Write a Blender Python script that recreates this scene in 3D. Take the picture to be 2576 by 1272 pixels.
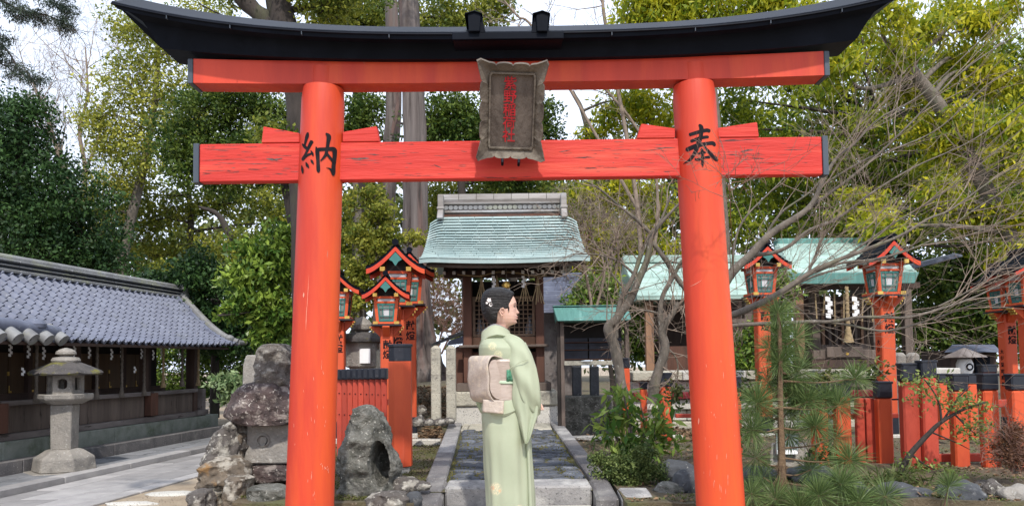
import bpy, bmesh, math, random
import numpy as np
from mathutils import Vector, Matrix, noise
R = math.radians
random.seed(7); rng = np.random.default_rng(7)
scene = bpy.context.scene
for o in list(bpy.data.objects): bpy.data.objects.remove(o)
COL = scene.collection

# ---------------------------------------------------------------- camera, sky, sun, exposure
CAM_H, FOC, PITCH, ROLL = 1.5, 1860., R(2.83), R(.7)
cd = bpy.data.cameras.new('camera'); cam = bpy.data.objects.new('camera', cd); COL.objects.link(cam)
cd.sensor_width = 36; cd.lens = FOC/2575*36; cd.clip_end = 600; cd.clip_start = .05
cd.shift_y = (820-636)/2575
_fw = Vector((0, math.cos(PITCH), math.sin(PITCH))); _up = Vector((0, -math.sin(PITCH), math.cos(PITCH))); _rt = Vector((1, 0, 0))
rt2 = _rt*math.cos(ROLL)-_up*math.sin(ROLL); up2 = _up*math.cos(ROLL)+_rt*math.sin(ROLL)
mm = Matrix.Identity(4)
for i in range(3): mm[i][0] = rt2[i]; mm[i][1] = up2[i]; mm[i][2] = -_fw[i]
mm[2][3] = CAM_H
cam.matrix_world = mm
scene.camera = cam
SUN_EL, SUN_AZ = 50., 9.       # azimuth measured from behind the camera, negative = left
sd = bpy.data.lights.new('sun', 'SUN'); sun = bpy.data.objects.new('sun', sd); COL.objects.link(sun)
sd.energy = 3.3; sd.angle = R(1.5); sd.color = (1, .94, .85)
sdir = Vector((math.sin(R(SUN_AZ))*math.cos(R(SUN_EL)), -math.cos(R(SUN_AZ))*math.cos(R(SUN_EL)), math.sin(R(SUN_EL))))
sun.rotation_euler = sdir.to_track_quat('Z', 'Y').to_euler()
world = bpy.data.worlds.new('World'); scene.world = world; world.use_nodes = True
nt = world.node_tree; nt.nodes.clear()
wo = nt.nodes.new('ShaderNodeOutputWorld'); bg = nt.nodes.new('ShaderNodeBackground')
sky = nt.nodes.new('ShaderNodeTexSky'); sky.sky_type = 'NISHITA'; sky.sun_disc = False
sky.sun_elevation = R(SUN_EL); sky.sun_rotation = math.atan2(sdir.x, sdir.y)
sky.air_density = 1.2; sky.dust_density = 2.0; sky.ozone_density = 1.0
tc = nt.nodes.new('ShaderNodeTexCoord'); cn = nt.nodes.new('ShaderNodeTexNoise'); cn.inputs['Scale'].default_value = 2.2; cn.inputs['Detail'].default_value = 6
mp = nt.nodes.new('ShaderNodeMapping'); mp.inputs['Scale'].default_value = (1, 1, 2.2)
cr = nt.nodes.new('ShaderNodeMapRange'); cr.inputs[1].default_value = .3; cr.inputs[2].default_value = .62; cr.inputs[3].default_value = .72; cr.inputs[4].default_value = .98
mx = nt.nodes.new('ShaderNodeMix'); mx.data_type = 'RGBA'
nt.links.new(tc.outputs['Generated'], mp.inputs[0]); nt.links.new(mp.outputs[0], cn.inputs['Vector']); nt.links.new(cn.outputs[0], cr.inputs[0])
nt.links.new(cr.outputs[0], mx.inputs[0]); nt.links.new(sky.outputs[0], mx.inputs[6]); mx.inputs[7].default_value = (8.5, 9.4, 11.2, 1)
nt.links.new(mx.outputs[2], bg.inputs[0]); bg.inputs[1].default_value = .135
nt.links.new(bg.outputs[0], wo.inputs[0])
scene.view_settings.view_transform = 'Standard'; scene.view_settings.look = 'None'
scene.view_settings.gamma = 1; scene.view_settings.use_curve_mapping = False
scene.view_settings.exposure = 0.25
scene.render.engine = 'CYCLES'
scene.cycles.max_bounces = 6; scene.cycles.transparent_max_bounces = 8; scene.cycles.use_denoising = True
scene.cycles.diffuse_bounces = 4; scene.cycles.caustics_reflective = False; scene.cycles.caustics_refractive = False

# ---------------------------------------------------------------- measuring helpers (photo point -> world point at a given distance / height)
def ray(px, py): return _fw + rt2*((px-1287.5)/FOC) + up2*((820-py)/FOC)
def P(px, py, Y):
    d = ray(px, py); return Vector((0, 0, CAM_H)) + d*(Y/d.y)
def G(px, py, z):
    d = ray(px, py); return Vector((0, 0, CAM_H)) + d*((z-CAM_H)/d.z)

# ---------------------------------------------------------------- materials
def mat(name, c1, c2=None, scale=6, rough=.75, bump=.0, bscale=None, stretch=(1, 1, 1), c3=None, s3=3, t3=(.55, .65),
        c4=None, s4=20, t4=(.6, .68), detail=6, metal=0, rnd=0, spec=.4, transl=0, vary=None, streak=None):
    m = bpy.data.materials.new(name); m.use_nodes = True; n = m.node_tree; N = n.nodes; L = n.links
    b = N['Principled BSDF']; b.inputs['Roughness'].default_value = rough; b.inputs['Metallic'].default_value = metal
    b.inputs['Specular IOR Level'].default_value = spec
    t = N.new('ShaderNodeTexCoord'); mp = N.new('ShaderNodeMapping'); mp.inputs['Scale'].default_value = stretch
    L.new(t.outputs['Object'], mp.inputs[0])
    def noi(s, d=detail, src=mp):
        q = N.new('ShaderNodeTexNoise'); q.inputs['Scale'].default_value = s; q.inputs['Detail'].default_value = d; q.inputs['Roughness'].default_value = .6
        L.new(src.outputs[0], q.inputs['Vector']); return q
    def mix(f, a, bb):
        q = N.new('ShaderNodeMix'); q.data_type = 'RGBA'
        if isinstance(f, (int, float)): q.inputs[0].default_value = f
        else: L.new(f, q.inputs[0])
        for i, s in ((6, a), (7, bb)):
            if isinstance(s, (tuple, list)): q.inputs[i].default_value = (*s, 1)
            else: L.new(s, q.inputs[i])
        return q.outputs[2]
    def rang(s, lo, hi, a=0, c=1):
        q = N.new('ShaderNodeMapRange'); q.inputs[1].default_value = lo; q.inputs[2].default_value = hi
        q.inputs[3].default_value = a; q.inputs[4].default_value = c; L.new(s, q.inputs[0]); return q.outputs[0]
    col = c1
    if c2 is not None:
        q = noi(scale); col = mix(rang(q.outputs[0], .35, .65), c1, c2)
    if c3 is not None:
        q = noi(s3, 8); col = mix(rang(q.outputs[0], *t3), col, c3)
    if c4 is not None:
        q = noi(s4, 5); col = mix(rang(q.outputs[0], *t4), col, c4)
    if vary is not None:         # per-leaf / per-face colour attribute
        a = N.new('ShaderNodeAttribute'); a.attribute_name = 'v'
        col = mix(a.outputs['Fac'], col, vary)
    if rnd:
        oi = N.new('ShaderNodeObjectInfo'); hs = N.new('ShaderNodeHueSaturation')
        L.new(rang(oi.outputs['Random'], 0, 1, 1-rnd, 1+rnd), hs.inputs['Value'])
        if isinstance(col, (tuple, list)): hs.inputs['Color'].default_value = (*col, 1)
        else: L.new(col, hs.inputs['Color'])
        col = hs.outputs[0]
    if isinstance(col, (tuple, list)): b.inputs['Base Color'].default_value = (*col, 1)
    else: L.new(col, b.inputs['Base Color'])
    if bump:
        q = noi(bscale or scale*3, 8); bp = N.new('ShaderNodeBump'); bp.inputs['Strength'].default_value = min(1, bump); bp.inputs['Distance'].default_value = .02*max(1, bump)
        L.new(q.outputs[0], bp.inputs['Height']); L.new(bp.outputs[0], b.inputs['Normal'])
    if transl:
        tr = N.new('ShaderNodeBsdfTranslucent'); ms = N.new('ShaderNodeMixShader'); ms.inputs[0].default_value = transl
        if isinstance(col, (tuple, list)): tr.inputs[0].default_value = (*col, 1)
        else: L.new(col, tr.inputs[0])
        L.new(b.outputs[0], ms.inputs[1]); L.new(tr.outputs[0], ms.inputs[2]); L.new(ms.outputs[0], N['Material Output'].inputs[0])
    return m
def leafmat(name, c1, c2, transl=.35, rough=.5, spec=.22):
    return mat(name, c1, None, vary=c2, rough=rough, transl=transl, spec=spec)

# ---------------------------------------------------------------- mesh builder
ORG = {}
def org(o):
    return Vector((0, 0, 0)) if o is None else Vector(ORG.get(o.name, (0, 0, 0)))
def tag(o, label=None, cat=None, group=None, kind=None):
    if label: o['label'] = label
    if cat: o['category'] = cat
    if group: o['group'] = group
    if kind: o['kind'] = kind
    return o
def thing(name, label, cat, loc=(0, 0, 0), group=None):
    o = bpy.data.objects.new(name, None); COL.objects.link(o); o.location = loc; o.empty_display_size = .1
    ORG[o.name] = tuple(loc); return tag(o, label, cat, group)
def link_mesh(me, name, mt, parent=None, loc=(0, 0, 0)):
    o = bpy.data.objects.new(name, me); COL.objects.link(o)
    if parent is not None: o.parent = parent; ORG[o.name] = tuple(org(parent))
    o.location = loc
    if mt is not None and not me.materials: me.materials.append(mt)
    return o
def copy_tree(o, parent=None):
    c = o.copy(); COL.objects.link(c); c.parent = parent
    for ch in list(o.children): copy_tree(ch, c)
    return c
class MB:
    def __init__(s, M=None): s.v = []; s.f = []; s.M = M
    def add(s, vs, fs):
        b = len(s.v)
        for p in vs:
            p = Vector(p); s.v.append(s.M @ p if s.M else p)
        s.f += [tuple(b+i for i in f) for f in fs]; return s
    def box(s, a, b, R3=None, c=None):
        x0, y0, z0 = a; x1, y1, z1 = b
        vs = [Vector(p) for p in ((x0,y0,z0),(x1,y0,z0),(x1,y1,z0),(x0,y1,z0),(x0,y0,z1),(x1,y0,z1),(x1,y1,z1),(x0,y1,z1))]
        if R3 is not None: vs = [R3 @ p + Vector(c or (0,0,0)) for p in vs]
        return s.add(vs, [(3,2,1,0),(4,5,6,7),(0,1,5,4),(1,2,6,5),(2,3,7,6),(3,0,4,7)])
    def cbox(s, c, sz, rz=0):
        h = Vector(sz)/2; return s.box(-h, h, Matrix.Rotation(rz, 3, 'Z'), c)
    def hexa(s, p):      # 8 corner points, bottom 4 then top 4
        return s.add(p, [(3,2,1,0),(4,5,6,7),(0,1,5,4),(1,2,6,5),(2,3,7,6),(3,0,4,7)])
    def beam(s, p0, p1, w, h, upv=(0, 0, 1)):
        p0 = Vector(p0); p1 = Vector(p1); d = (p1-p0).normalized(); u = Vector(upv); r = d.cross(u).normalized(); u = r.cross(d)
        a = [p+r*sx*w/2+u*sz*h/2 for p in (p0, p1) for sx, sz in ((-1,-1),(1,-1),(1,1),(-1,1))]
        return s.add(a, [(0,1,2,3),(7,6,5,4),(0,4,5,1),(1,5,6,2),(2,6,7,3),(3,7,4,0)])
    def prism(s, poly, d):     # poly: world points, extruded by vector d
        n = len(poly); d = Vector(d); poly = [Vector(p) for p in poly]
        return s.add(poly+[p+d for p in poly], [tuple(range(n)), tuple(range(2*n-1, n-1, -1))]+[(i, i+n, (i+1) % n+n, (i+1) % n) for i in range(n)])
    def loft(s, rings, cap=True, closed=True):
        n = len(rings[0]); vs = [p for r in rings for p in r]; fs = []
        for k in range(len(rings)-1):
            for i in range(n if closed else n-1):
                j = (i+1) % n; fs.append((k*n+i, k*n+j, (k+1)*n+j, (k+1)*n+i))
        if cap and closed: fs.append(tuple(range(n-1, -1, -1))); fs.append(tuple((len(rings)-1)*n+i for i in range(n)))
        return s.add(vs, fs)
    def tube(s, pts, rad, n=8, cap=True):
        pts = [Vector(p) for p in pts]; rings = []
        if not hasattr(rad, '__len__'): rad = [rad]*len(pts)
        prev = None
        for i, p in enumerate(pts):
            d = (pts[min(i+1, len(pts)-1)]-pts[max(i-1, 0)])
            if d.length < 1e-9: d = Vector((0, 0, 1))
            d.normalize()
            if prev is None:
                a = d.cross(Vector((0, 0, 1)));
                if a.length < .05: a = d.cross(Vector((0, 1, 0)))
                a.normalize()
            else: a = (prev - d*prev.dot(d)).normalized()
            prev = a; b = d.cross(a)
            rings.append([p+(a*math.cos(t)+b*math.sin(t))*rad[i] for t in [2*math.pi*k/n for k in range(n)]])
        return s.loft(rings, cap)
    def lathe(s, c, prof, n=20, sq=None, rz=0):
        c = Vector(c); rings = []
        for r, z in prof:
            rings.append([c+Vector((r*math.cos(2*math.pi*k/n+rz), r*math.sin(2*math.pi*k/n+rz), z)) for k in range(n)])
        return s.loft(rings)
    def build(s, name, mt, parent=None, smooth=False, bevel=0, label=None, cat=None, group=None, kind=None, ang=35, seg=1):
        me = bpy.data.meshes.new(name); o0 = org(parent)
        me.from_pydata([tuple(p-o0) for p in s.v], [], s.f); me.update()
        if smooth:
            me.polygons.foreach_set('use_smooth', [True]*len(me.polygons)); me.set_sharp_from_angle(angle=R(ang))
        o = link_mesh(me, name, mt, parent)
        if parent is None and cat:       # top-level single mesh: put origin at base
            zs = [p.z for p in s.v]; cx = sum(p.x for p in s.v)/len(s.v); cy = sum(p.y for p in s.v)/len(s.v)
            c = Vector((cx, cy, min(zs))); me.transform(Matrix.Translation(-c)); o.location = c
        if bevel:
            bm = o.modifiers.new('bevel', 'BEVEL'); bm.width = bevel; bm.segments = seg; bm.limit_method = 'ANGLE'; bm.angle_limit = R(40)
        return tag(o, label, cat, group, kind)
def rock(name, c, sz, mt, seed=0, parent=None, sub=4, rough=.22, fine=.05, rz=0, label=None, cat=None, group=None, flat=.0, dent=None, shape=None, freq=1.1):
    bm = bmesh.new(); bmesh.ops.create_icosphere(bm, subdivisions=sub, radius=1)
    sv = Vector((seed*7.3, seed*3.1, seed*1.7)); rm = Matrix.Rotation(rz, 3, 'Z')
    for v in bm.verts:
        p = v.co.copy(); n1 = noise.noise(p*freq+sv); n2 = noise.fractal(p*2.6+sv, .8, 2, 6); n3 = abs(noise.noise(p*2.1+sv*2))
        cell = noise.cell(p*1.7+sv)
        r = 1+rough*1.4*n1+fine*2.4*n2-rough*.55*n3+rough*.05*cell
        q = Vector((p.x*r, p.y*r, p.z*r))
        if shape: q = shape(q)
        if dent:
            dp, dr, dd = dent; dist = (Vector((q.x, q.z))-Vector((dp[0], dp[1])))
            e = math.sqrt((dist.x/dr[0])**2+(dist.y/dr[1])**2)
            if q.y < 0.15 and e < 1.15: q.y += dd*max(0, 1-(e/1.15)**5)
        if q.z < -.75: q.z = -.75-(-.75-q.z)*.15
        v.co = rm @ Vector((q.x*sz[0], q.y*sz[1], q.z*sz[2]))
    for f in bm.faces: f.smooth = True
    me = bpy.data.meshes.new(name); bm.to_mesh(me); bm.free()
    c = Vector(c)
    o = link_mesh(me, name, mt, parent, c-org(parent))
    return tag(o, label, cat, group)
def spline(pts, n=8):
    pts = [Vector(p) for p in pts]; out = []
    q = [pts[0]*2-pts[1]]+pts+[pts[-1]*2-pts[-2]]
    for i in range(1, len(q)-2):
        for k in range(n):
            t = k/n; a, b, c, d = q[i-1:i+3]
            out.append(.5*((2*b)+(c-a)*t+(2*a-5*b+4*c-d)*t*t+(3*b-a-3*c+d)*t**3))
    out.append(pts[-1]); return out
def lerp(a, b, t): return a+(b-a)*t
# ---------------------------------------------------------------- leaves
def unit(a): return a/np.maximum(1e-9, np.linalg.norm(a, axis=1, keepdims=True))
def leaf_obj(name, pts, size, mt, parent=None, elong=.45, droop=0., jit=.35, axis=None, kind=None, vfun=None):
    n = len(pts)
    d = rng.normal(size=(n, 3))
    if axis is not None: d = d*.5+axis
    d[:, 2] -= droop; d = unit(d)
    nn = rng.normal(size=(n, 3)); nn[:, 2] += .8
    nn = unit(nn - d*np.sum(nn*d, axis=1, keepdims=True)); s = np.cross(d, nn)
    L = size*(1+jit*(rng.random(n)-.5)*2); L = L[:, None]; W = L*elong
    V = np.empty((n, 4, 3)); V[:, 0] = pts; V[:, 1] = pts+d*L*.5+s*W*.5+nn*L*.06; V[:, 2] = pts+d*L; V[:, 3] = pts+d*L*.5-s*W*.5+nn*L*.06
    off = np.array(tuple(org(parent))); V -= off
    me = bpy.data.meshes.new(name); me.vertices.add(4*n); me.vertices.foreach_set('co', V.ravel().astype(np.float32))
    me.loops.add(4*n); me.loops.foreach_set('vertex_index', np.arange(4*n, dtype=np.int32))
    me.polygons.add(n); me.polygons.foreach_set('loop_start', np.arange(0, 4*n, 4, dtype=np.int32))
    at = me.attributes.new('v', 'FLOAT', 'FACE'); vv = rng.random(n)**1.5 if vfun is None else np.clip(vfun, 0, 1)
    at.data.foreach_set('value', vv.astype(np.float32))
    me.update(calc_edges=True)
    o = link_mesh(me, name, mt, parent)
    if kind: o['kind'] = kind
    return o
def clusters(blobs, ncl, per, crad, shell=.55):
    """points grouped in leaf clumps inside ellipsoid blobs [(center, radii)]; returns points and a clump value"""
    vol = np.array([b[1][0]*b[1][1]*b[1][2] for b in blobs])**.67; vol /= vol.sum()
    allp = []; allv = []; cen = []
    for (c, r), w in zip(blobs, vol):
        k = max(1, int(round(ncl*w))); u = unit(rng.normal(size=(k, 3))); rad = shell+(1-shell)*rng.random(k)**.6
        rad = rad*(1+.18*rng.normal(size=k)); cc = np.array(tuple(c))+u*rad[:, None]*np.array(r)
        cen.append(cc)
        pp = unit(rng.normal(size=(k*per, 3)))*(rng.random(k*per)**.5)[:, None]*crad*np.array([1, 1, .6])
        allp.append(np.repeat(cc, per, axis=0)+pp); cv = np.clip(rng.normal(.40, .30, size=k), 0, 1)
        allv.append(np.clip(np.repeat(cv, per)+rng.normal(0, .18, size=k*per), 0, 1))
    return np.concatenate(allp), np.concatenate(allv), np.concatenate(cen)
def twig(mb, p, d, length, r, depth, curl=.35, n=5, sides=4, kids=3, grav=0., spread=.7):
    pts = [Vector(p)]; d = Vector(d).normalized()
    for i in range(n):
        d = (d+Vector((random.gauss(0, 1), random.gauss(0, 1), random.gauss(0, 1)+grav))*curl*.35).normalized()
        pts.append(pts[-1]+d*length/n)
    mb.tube(pts, [max(.0012, r*(1-.75*i/n)) for i in range(n+1)], sides, cap=False)
    if depth > 0:
        for k in range(kids):
            t = random.uniform(.25, .95); i = min(n-1, int(t*n)); q = pts[i].lerp(pts[i+1], t*n-i)
            dd = (pts[i+1]-pts[i]).normalized()+Vector((random.gauss(0, 1), random.gauss(0, 1), random.gauss(0, 1)))*spread
            twig(mb, q, dd, length*random.uniform(.4, .75), r*.55, depth-1, curl, max(3, n-1), 3, kids, grav, spread)
    return pts
# ---------------------------------------------------------------- material palette
V_RED = mat('vermilion paint', (.60, .054, .020), (.45, .034, .016), 4.5, .5, .14, 30, (1, 1, .12), c3=(.66, .088, .018), s3=2.6, t3=(.5, .68), c4=(.45, .16, .11), s4=26, t4=(.70, .73), spec=.4)
V_RED_WOOD = mat('cracked vermilion wood', (.58, .042, .028), (.47, .032, .026), 4, .6, .6, 22, (.09, 1, 1), c3=(.66, .085, .05), s3=9, t3=(.52, .7), c4=(.10, .025, .022), s4=34, t4=(.635, .665), spec=.3)
V_ORANGE = mat('orange vermilion paint', (.62, .098, .030), (.50, .068, .026), 3, .55, .15, 20, (1, 1, .3), c3=(.5, .10, .05), s3=5, t3=(.6, .75), c4=(.3, .10, .06), s4=22, t4=(.68, .72), rnd=.08)
V_RED2 = mat('faded vermilion board', (.48, .065, .035), (.38, .05, .03), 4, .65, .3, 20, (1, 1, .3), c4=(.28, .08, .05), s4=18, t4=(.66, .72), rnd=.12)
BLACK = mat('black roof metal', (.0035, .005, .009), (.006, .008, .014), 5, .45, .06, 12, c3=(.009, .012, .02), s3=3, t3=(.55, .75), spec=.06)
BLACK_CAP = mat('black lacquered cap', (.012, .014, .022), (.02, .024, .034), 7, .38, .08, 20, c4=(.05, .05, .06), s4=20, t4=(.66, .7), spec=.45)
CAP_GREY = mat('dark grey end cap', (.045, .06, .082), (.06, .076, .1), 5, .5)
INK = mat('black ink', (.006, .006, .009), (.018, .015, .018), 20, .8, spec=.15)
RED_INK = mat('red lettering', (.46, .010, .018), (.34, .010, .016), 20, .6)
OLDWOOD = mat('weathered brown wood', (.15, .115, .095), (.08, .06, .05), 5, .8, .5, 30, (1, 1, .12), c4=(.03, .02, .016), s4=16, t4=(.62, .7), rnd=.12)
PLAQWOOD = mat('weathered plaque wood', (.135, .108, .09), (.075, .058, .048), 9, .8, .6, 40, (1, 1, .1), c3=(.18, .15, .13), s3=3, t3=(.55, .7))
PLAQFRAME = mat('weathered grey brown frame', (.16, .132, .105), (.07, .056, .045), 8, .8, .6, 34, c3=(.25, .22, .175), s3=5, t3=(.55, .7))
DARKWOOD = mat('dark brown shrine wood', (.07, .04, .03), (.038, .023, .018), 5, .75, .4, 26, (1, 1, .15), rnd=.15)
REDWOOD = mat('red brown shrine wood', (.13, .055, .035), (.065, .03, .02), 5, .75, .3, 26, (1, 1, .15), rnd=.12)
GREYWOOD = mat('grey weathered wood', (.20, .175, .165), (.11, .09, .085), 5, .8, .5, 26, (1, .2, 1), c4=(.05, .04, .035), s4=12, t4=(.6, .7), rnd=.12)
TANWOOD = mat('tan shrine wood', (.30, .17, .10), (.2, .11, .065), 6, .7, .2, 26, (1, 1, .15))
GRANITE = mat('pale granite', (.54, .52, .47), (.44, .42, .39), 4, .85, .5, 60, c3=(.62, .6, .54), s3=2, t3=(.5, .7), c4=(.16, .155, .15), s4=70, t4=(.56, .66), rnd=.06)
GRANITE_Y = mat('weathered yellowish granite', (.46, .43, .35), (.36, .34, .28), 5, .9, .7, 45, c3=(.18, .17, .15), s3=7, t3=(.55, .68), c4=(.14, .13, .12), s4=60, t4=(.58, .66), rnd=.08)
GRANITE_D = mat('dark mottled kerb granite', (.15, .14, .138), (.09, .086, .09), 5, .85, .5, 60, c3=(.22, .21, .2), s3=3, t3=(.55, .7), c4=(.38, .37, .36), s4=75, t4=(.62, .68), rnd=.07)
GRANITE_M = mat('mossy granite base', (.27, .29, .255), (.19, .21, .18), 5, .9, .5, 60, c3=(.1, .125, .075), s3=3, t3=(.5, .7), c4=(.32, .33, .31), s4=50, t4=(.62, .7), rnd=.08)
ROCK = mat('lichened rock', (.12, .105, .095), (.05, .045, .042), 9, .95, 1.6, 22, c3=(.34, .32, .28), s3=9, t3=(.50, .60), c4=(.48, .46, .41), s4=34, t4=(.60, .67))
ROCK_RED = mat('purple brown lava rock', (.12, .085, .08), (.045, .036, .036), 12, .95, 2, 26, c3=(.26, .22, .20), s3=14, t3=(.52, .62), c4=(.46, .42, .38), s4=34, t4=(.60, .66))
ROCK_G = mat('grey green speckled rock', (.20, .195, .175), (.095, .095, .08), 14, .95, 1.6, 34, c3=(.07, .07, .06), s3=9, t3=(.50, .60), c4=(.40, .39, .35), s4=50, t4=(.60, .68))
ROCK_DK = mat('dark grey garden rock', (.075, .08, .088), (.04, .043, .05), 5, .9, 1.0, 14, c3=(.18, .18, .18), s3=12, t3=(.58, .7), c4=(.3, .3, .29), s4=48, t4=(.66, .72))
ROCK_TAN = mat('tan stained rock', (.19, .15, .11), (.075, .062, .05), 8, .95, 1.6, 20, c3=(.36, .33, .28), s3=9, t3=(.50, .58), c4=(.27, .16, .07), s4=6, t4=(.60, .68))
SLATE = mat('blue grey path stone', (.085, .095, .115), (.055, .062, .078), 9, .55, .6, 26, c3=(.14, .15, .17), s3=7, t3=(.55, .7), rnd=.3, spec=.5)
MOSS = mat('moss joint', (.10, .095, .035), (.055, .055, .028), 14, 1, .8, 60, c3=(.13, .10, .07), s3=5, t3=(.5, .65))
PAVE = mat('grey pavement slab', (.34, .325, .32), (.26, .25, .25), 4, .85, .4, 50, c4=(.36, .35, .34), s4=40, t4=(.6, .7), rnd=.22)
PAVE_B = mat('blue grey crazy paving', (.22, .225, .24), (.15, .155, .165), 4, .8, .5, 40, c4=(.27, .27, .28), s4=30, t4=(.6, .7), rnd=.14)
DIRT = mat('sandy trodden soil', (.33, .265, .19), (.25, .195, .14), 3, .95, .5, 30, c3=(.40, .33, .25), s3=1.3, t3=(.5, .7), c4=(.17, .13, .09), s4=24, t4=(.62, .7))
BED = mat('brown mossy soil', (.125, .095, .06), (.085, .07, .045), 6, 1, .9, 40, c3=(.10, .105, .045), s3=2.2, t3=(.5, .66), c4=(.24, .2, .15), s4=38, t4=(.62, .7))
COPPER = mat('pale green copper', (.36, .455, .445), (.28, .38, .38), 3, .5, .12, 20, (1, 1, 1), c3=(.46, .54, .53), s3=2.2, t3=(.5, .7), c4=(.33, .37, .30), s4=9, t4=(.66, .74), rnd=.1)
COPPER_G = mat('mint green copper', (.34, .455, .405), (.25, .36, .32), 3, .55, .15, 20, c3=(.42, .58, .52), s3=2, t3=(.5, .7), c4=(.14, .19, .15), s4=9, t4=(.60, .70), rnd=.09)
COPPER_D = mat('deep green copper fascia', (.10, .24, .21), (.07, .18, .16), 5, .6, .1, 20, (6, 1, .6), c3=(.2, .38, .34), s3=2, t3=(.55, .7))
TILE = mat('blue grey roof tile', (.14, .155, .21), (.095, .105, .15), 5, .5, .15, 30, c3=(.10, .11, .13), s3=2.4, t3=(.55, .75), c4=(.24, .25, .29), s4=14, t4=(.62, .72), rnd=.2, spec=.4)
TILE_D = mat('dark grey roof tile', (.085, .085, .09), (.06, .058, .062), 6, .6, .2, 30, c3=(.16, .15, .13), s3=3, t3=(.5, .65))
RIDGE = mat('lichened ridge tile', (.23, .235, .24), (.15, .15, .155), 6, .6, .3, 30, c3=(.26, .27, .20), s3=3, t3=(.5, .65), rnd=.1)
PALETILE = mat('weathered pale ridge board', (.27, .25, .235), (.15, .13, .115), 6, .7, .3, 30, (.3, 1, 1), c3=(.36, .36, .37), s3=3, t3=(.5, .65), rnd=.1)
PAPER = mat('white folded paper', (.78, .78, .78), None, rough=.8)
GOLD = mat('brass fitting', (.75, .5, .13), (.55, .34, .08), 30, .3, metal=.75)
GREENP = mat('green lattice paint', (.035, .15, .14), (.05, .19, .17), 12, .6)
GLASS = mat('frosted lamp pane', (.22, .25, .235), (.14, .16, .16), 5, .18, spec=.6)
WHITEP = mat('white lamp paper', (.6, .6, .62), (.5, .5, .52), 8, .5)
STRAW = mat('straw rope', (.36, .27, .15), (.24, .17, .09), 20, .9, .5, 60)
STRAWD = mat('grey old rope', (.17, .14, .115), (.1, .085, .07), 20, .9, .5, 60)
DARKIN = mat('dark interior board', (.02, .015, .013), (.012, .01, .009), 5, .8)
BARK_CEDAR = mat('grey fissured cedar bark', (.17, .145, .135), (.075, .06, .055), 9, .95, 1.6, 16, (1, 1, .06), c3=(.16, .09, .075), s3=3, t3=(.5, .66), c4=(.045, .035, .032), s4=10, t4=(.58, .66))
BARK_DK = mat('dark bark', (.05, .04, .035), (.028, .023, .02), 8, .95, 1, 20, (1, 1, .3), c3=(.075, .075, .045), s3=2, t3=(.55, .7))
BARK_GREY = mat('grey mossy bark', (.17, .145, .12), (.09, .078, .065), 12, .95, .8, 30, (1, 1, .5), c3=(.12, .13, .07), s3=4, t3=(.55, .7), c4=(.28, .26, .23), s4=26, t4=(.62, .7))
TWIG = mat('pale grey brown twig', (.27, .21, .165), (.17, .13, .10), 8, .9)
TWIG_BR = mat('pinkish brown twig', (.24, .14, .105), (.17, .09, .07), 8, .9)
# ================================================================ SETTING
mb = MB(); mb.add([(-150,-60,0),(150,-60,0),(150,200,0),(-150,200,0)], [(0,1,2,3)])
mb.build('ground', DIRT, kind='structure')
def bed_z(x, y):
    z = .6+.035*noise.noise(Vector((x*.9, y*.9, 0)))+.015*noise.noise(Vector((x*4, y*4, 3)))
    if x < -.9: z += .05*min(1, max(0, (y-8.6)/1.5)) + .42*min(1, max(0, (y-9.2)/3.5))
    if x < 2.6 and y > 9.5: z += .0
    return z
def patch(name, x0f, x1f, y0, y1, nx, ny, mt, zf=bed_z, skirt=.62):
    mb = MB(); vs = []; fs = []
    for j in range(ny+1):
        y = y0+(y1-y0)*(j/ny)**1.6
        a, b = x0f(y), x1f(y)
        for i in range(nx+1):
            x = a+(b-a)*i/nx; vs.append((x, y, zf(x, y)))
    for j in range(ny):
        for i in range(nx):
            k = j*(nx+1)+i; fs.append((k, k+1, k+nx+2, k+nx+1))
    def sk(idx):
        b = len(vs)
        for q in idx: vs.append((vs[q][0], vs[q][1], vs[q][2]-skirt))
        for i in range(len(idx)-1): fs.append((idx[i+1], idx[i], b+i, b+i+1))
    sk(list(range(nx+1))); sk([j*(nx+1) for j in range(ny+1)]); sk([j*(nx+1)+nx for j in range(ny+1)])
    mb.add(vs, fs); return mb.build(name, mt, kind='structure', smooth=True, ang=60)
patch('raised_bed', lambda y: -1.95-.26*(y-5), lambda y: 12+2*(y-5), 5.5, 48, 90, 60, BED)
patch('raised_bed', lambda y: -1.85, lambda y: -.66, 4.9, 5.504, 12, 6, BED)
patch('raised_bed', lambda y: .72, lambda y: 12, 4.75, 5.504, 60, 6, BED)

# ---- shrine approach path with steps, kerbs, slabs and individually set stones
def pz(y): return .640+(y-5.47)*.052
def pxl(y): return lerp(-.645, -.74, (y-5.47)/3.08)
def pxr(y): return lerp(.69, .555, (y-5.47)/3.08)
path = tag(thing('shrine_path', None, None), kind='structure')
mb = MB(); n = 12
for i in range(n):
    y0 = 5.2+i*(8.56-5.2)/n; y1 = 5.2+(i+1)*(8.56-5.2)/n
    mb.add([(pxl(y0)+.05, y0, pz(y0)-.018), (pxr(y0)-.05, y0, pz(y0)-.018), (pxr(y1)-.05, y1, pz(y1)-.018), (pxl(y1)+.05, y1, pz(y1)-.018)], [(0,1,2,3)])
mb.build('moss_bed', MOSS, path)
def slab(pts, h, mt, name='paving_slab', bev=.008, parent=path):
    mb = MB(); c = [Vector(p) for p in pts]; mb.prism([p-Vector((0,0,h)) for p in c], (0,0,h)); return mb.build(name, mt, parent, bevel=bev)
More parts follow.
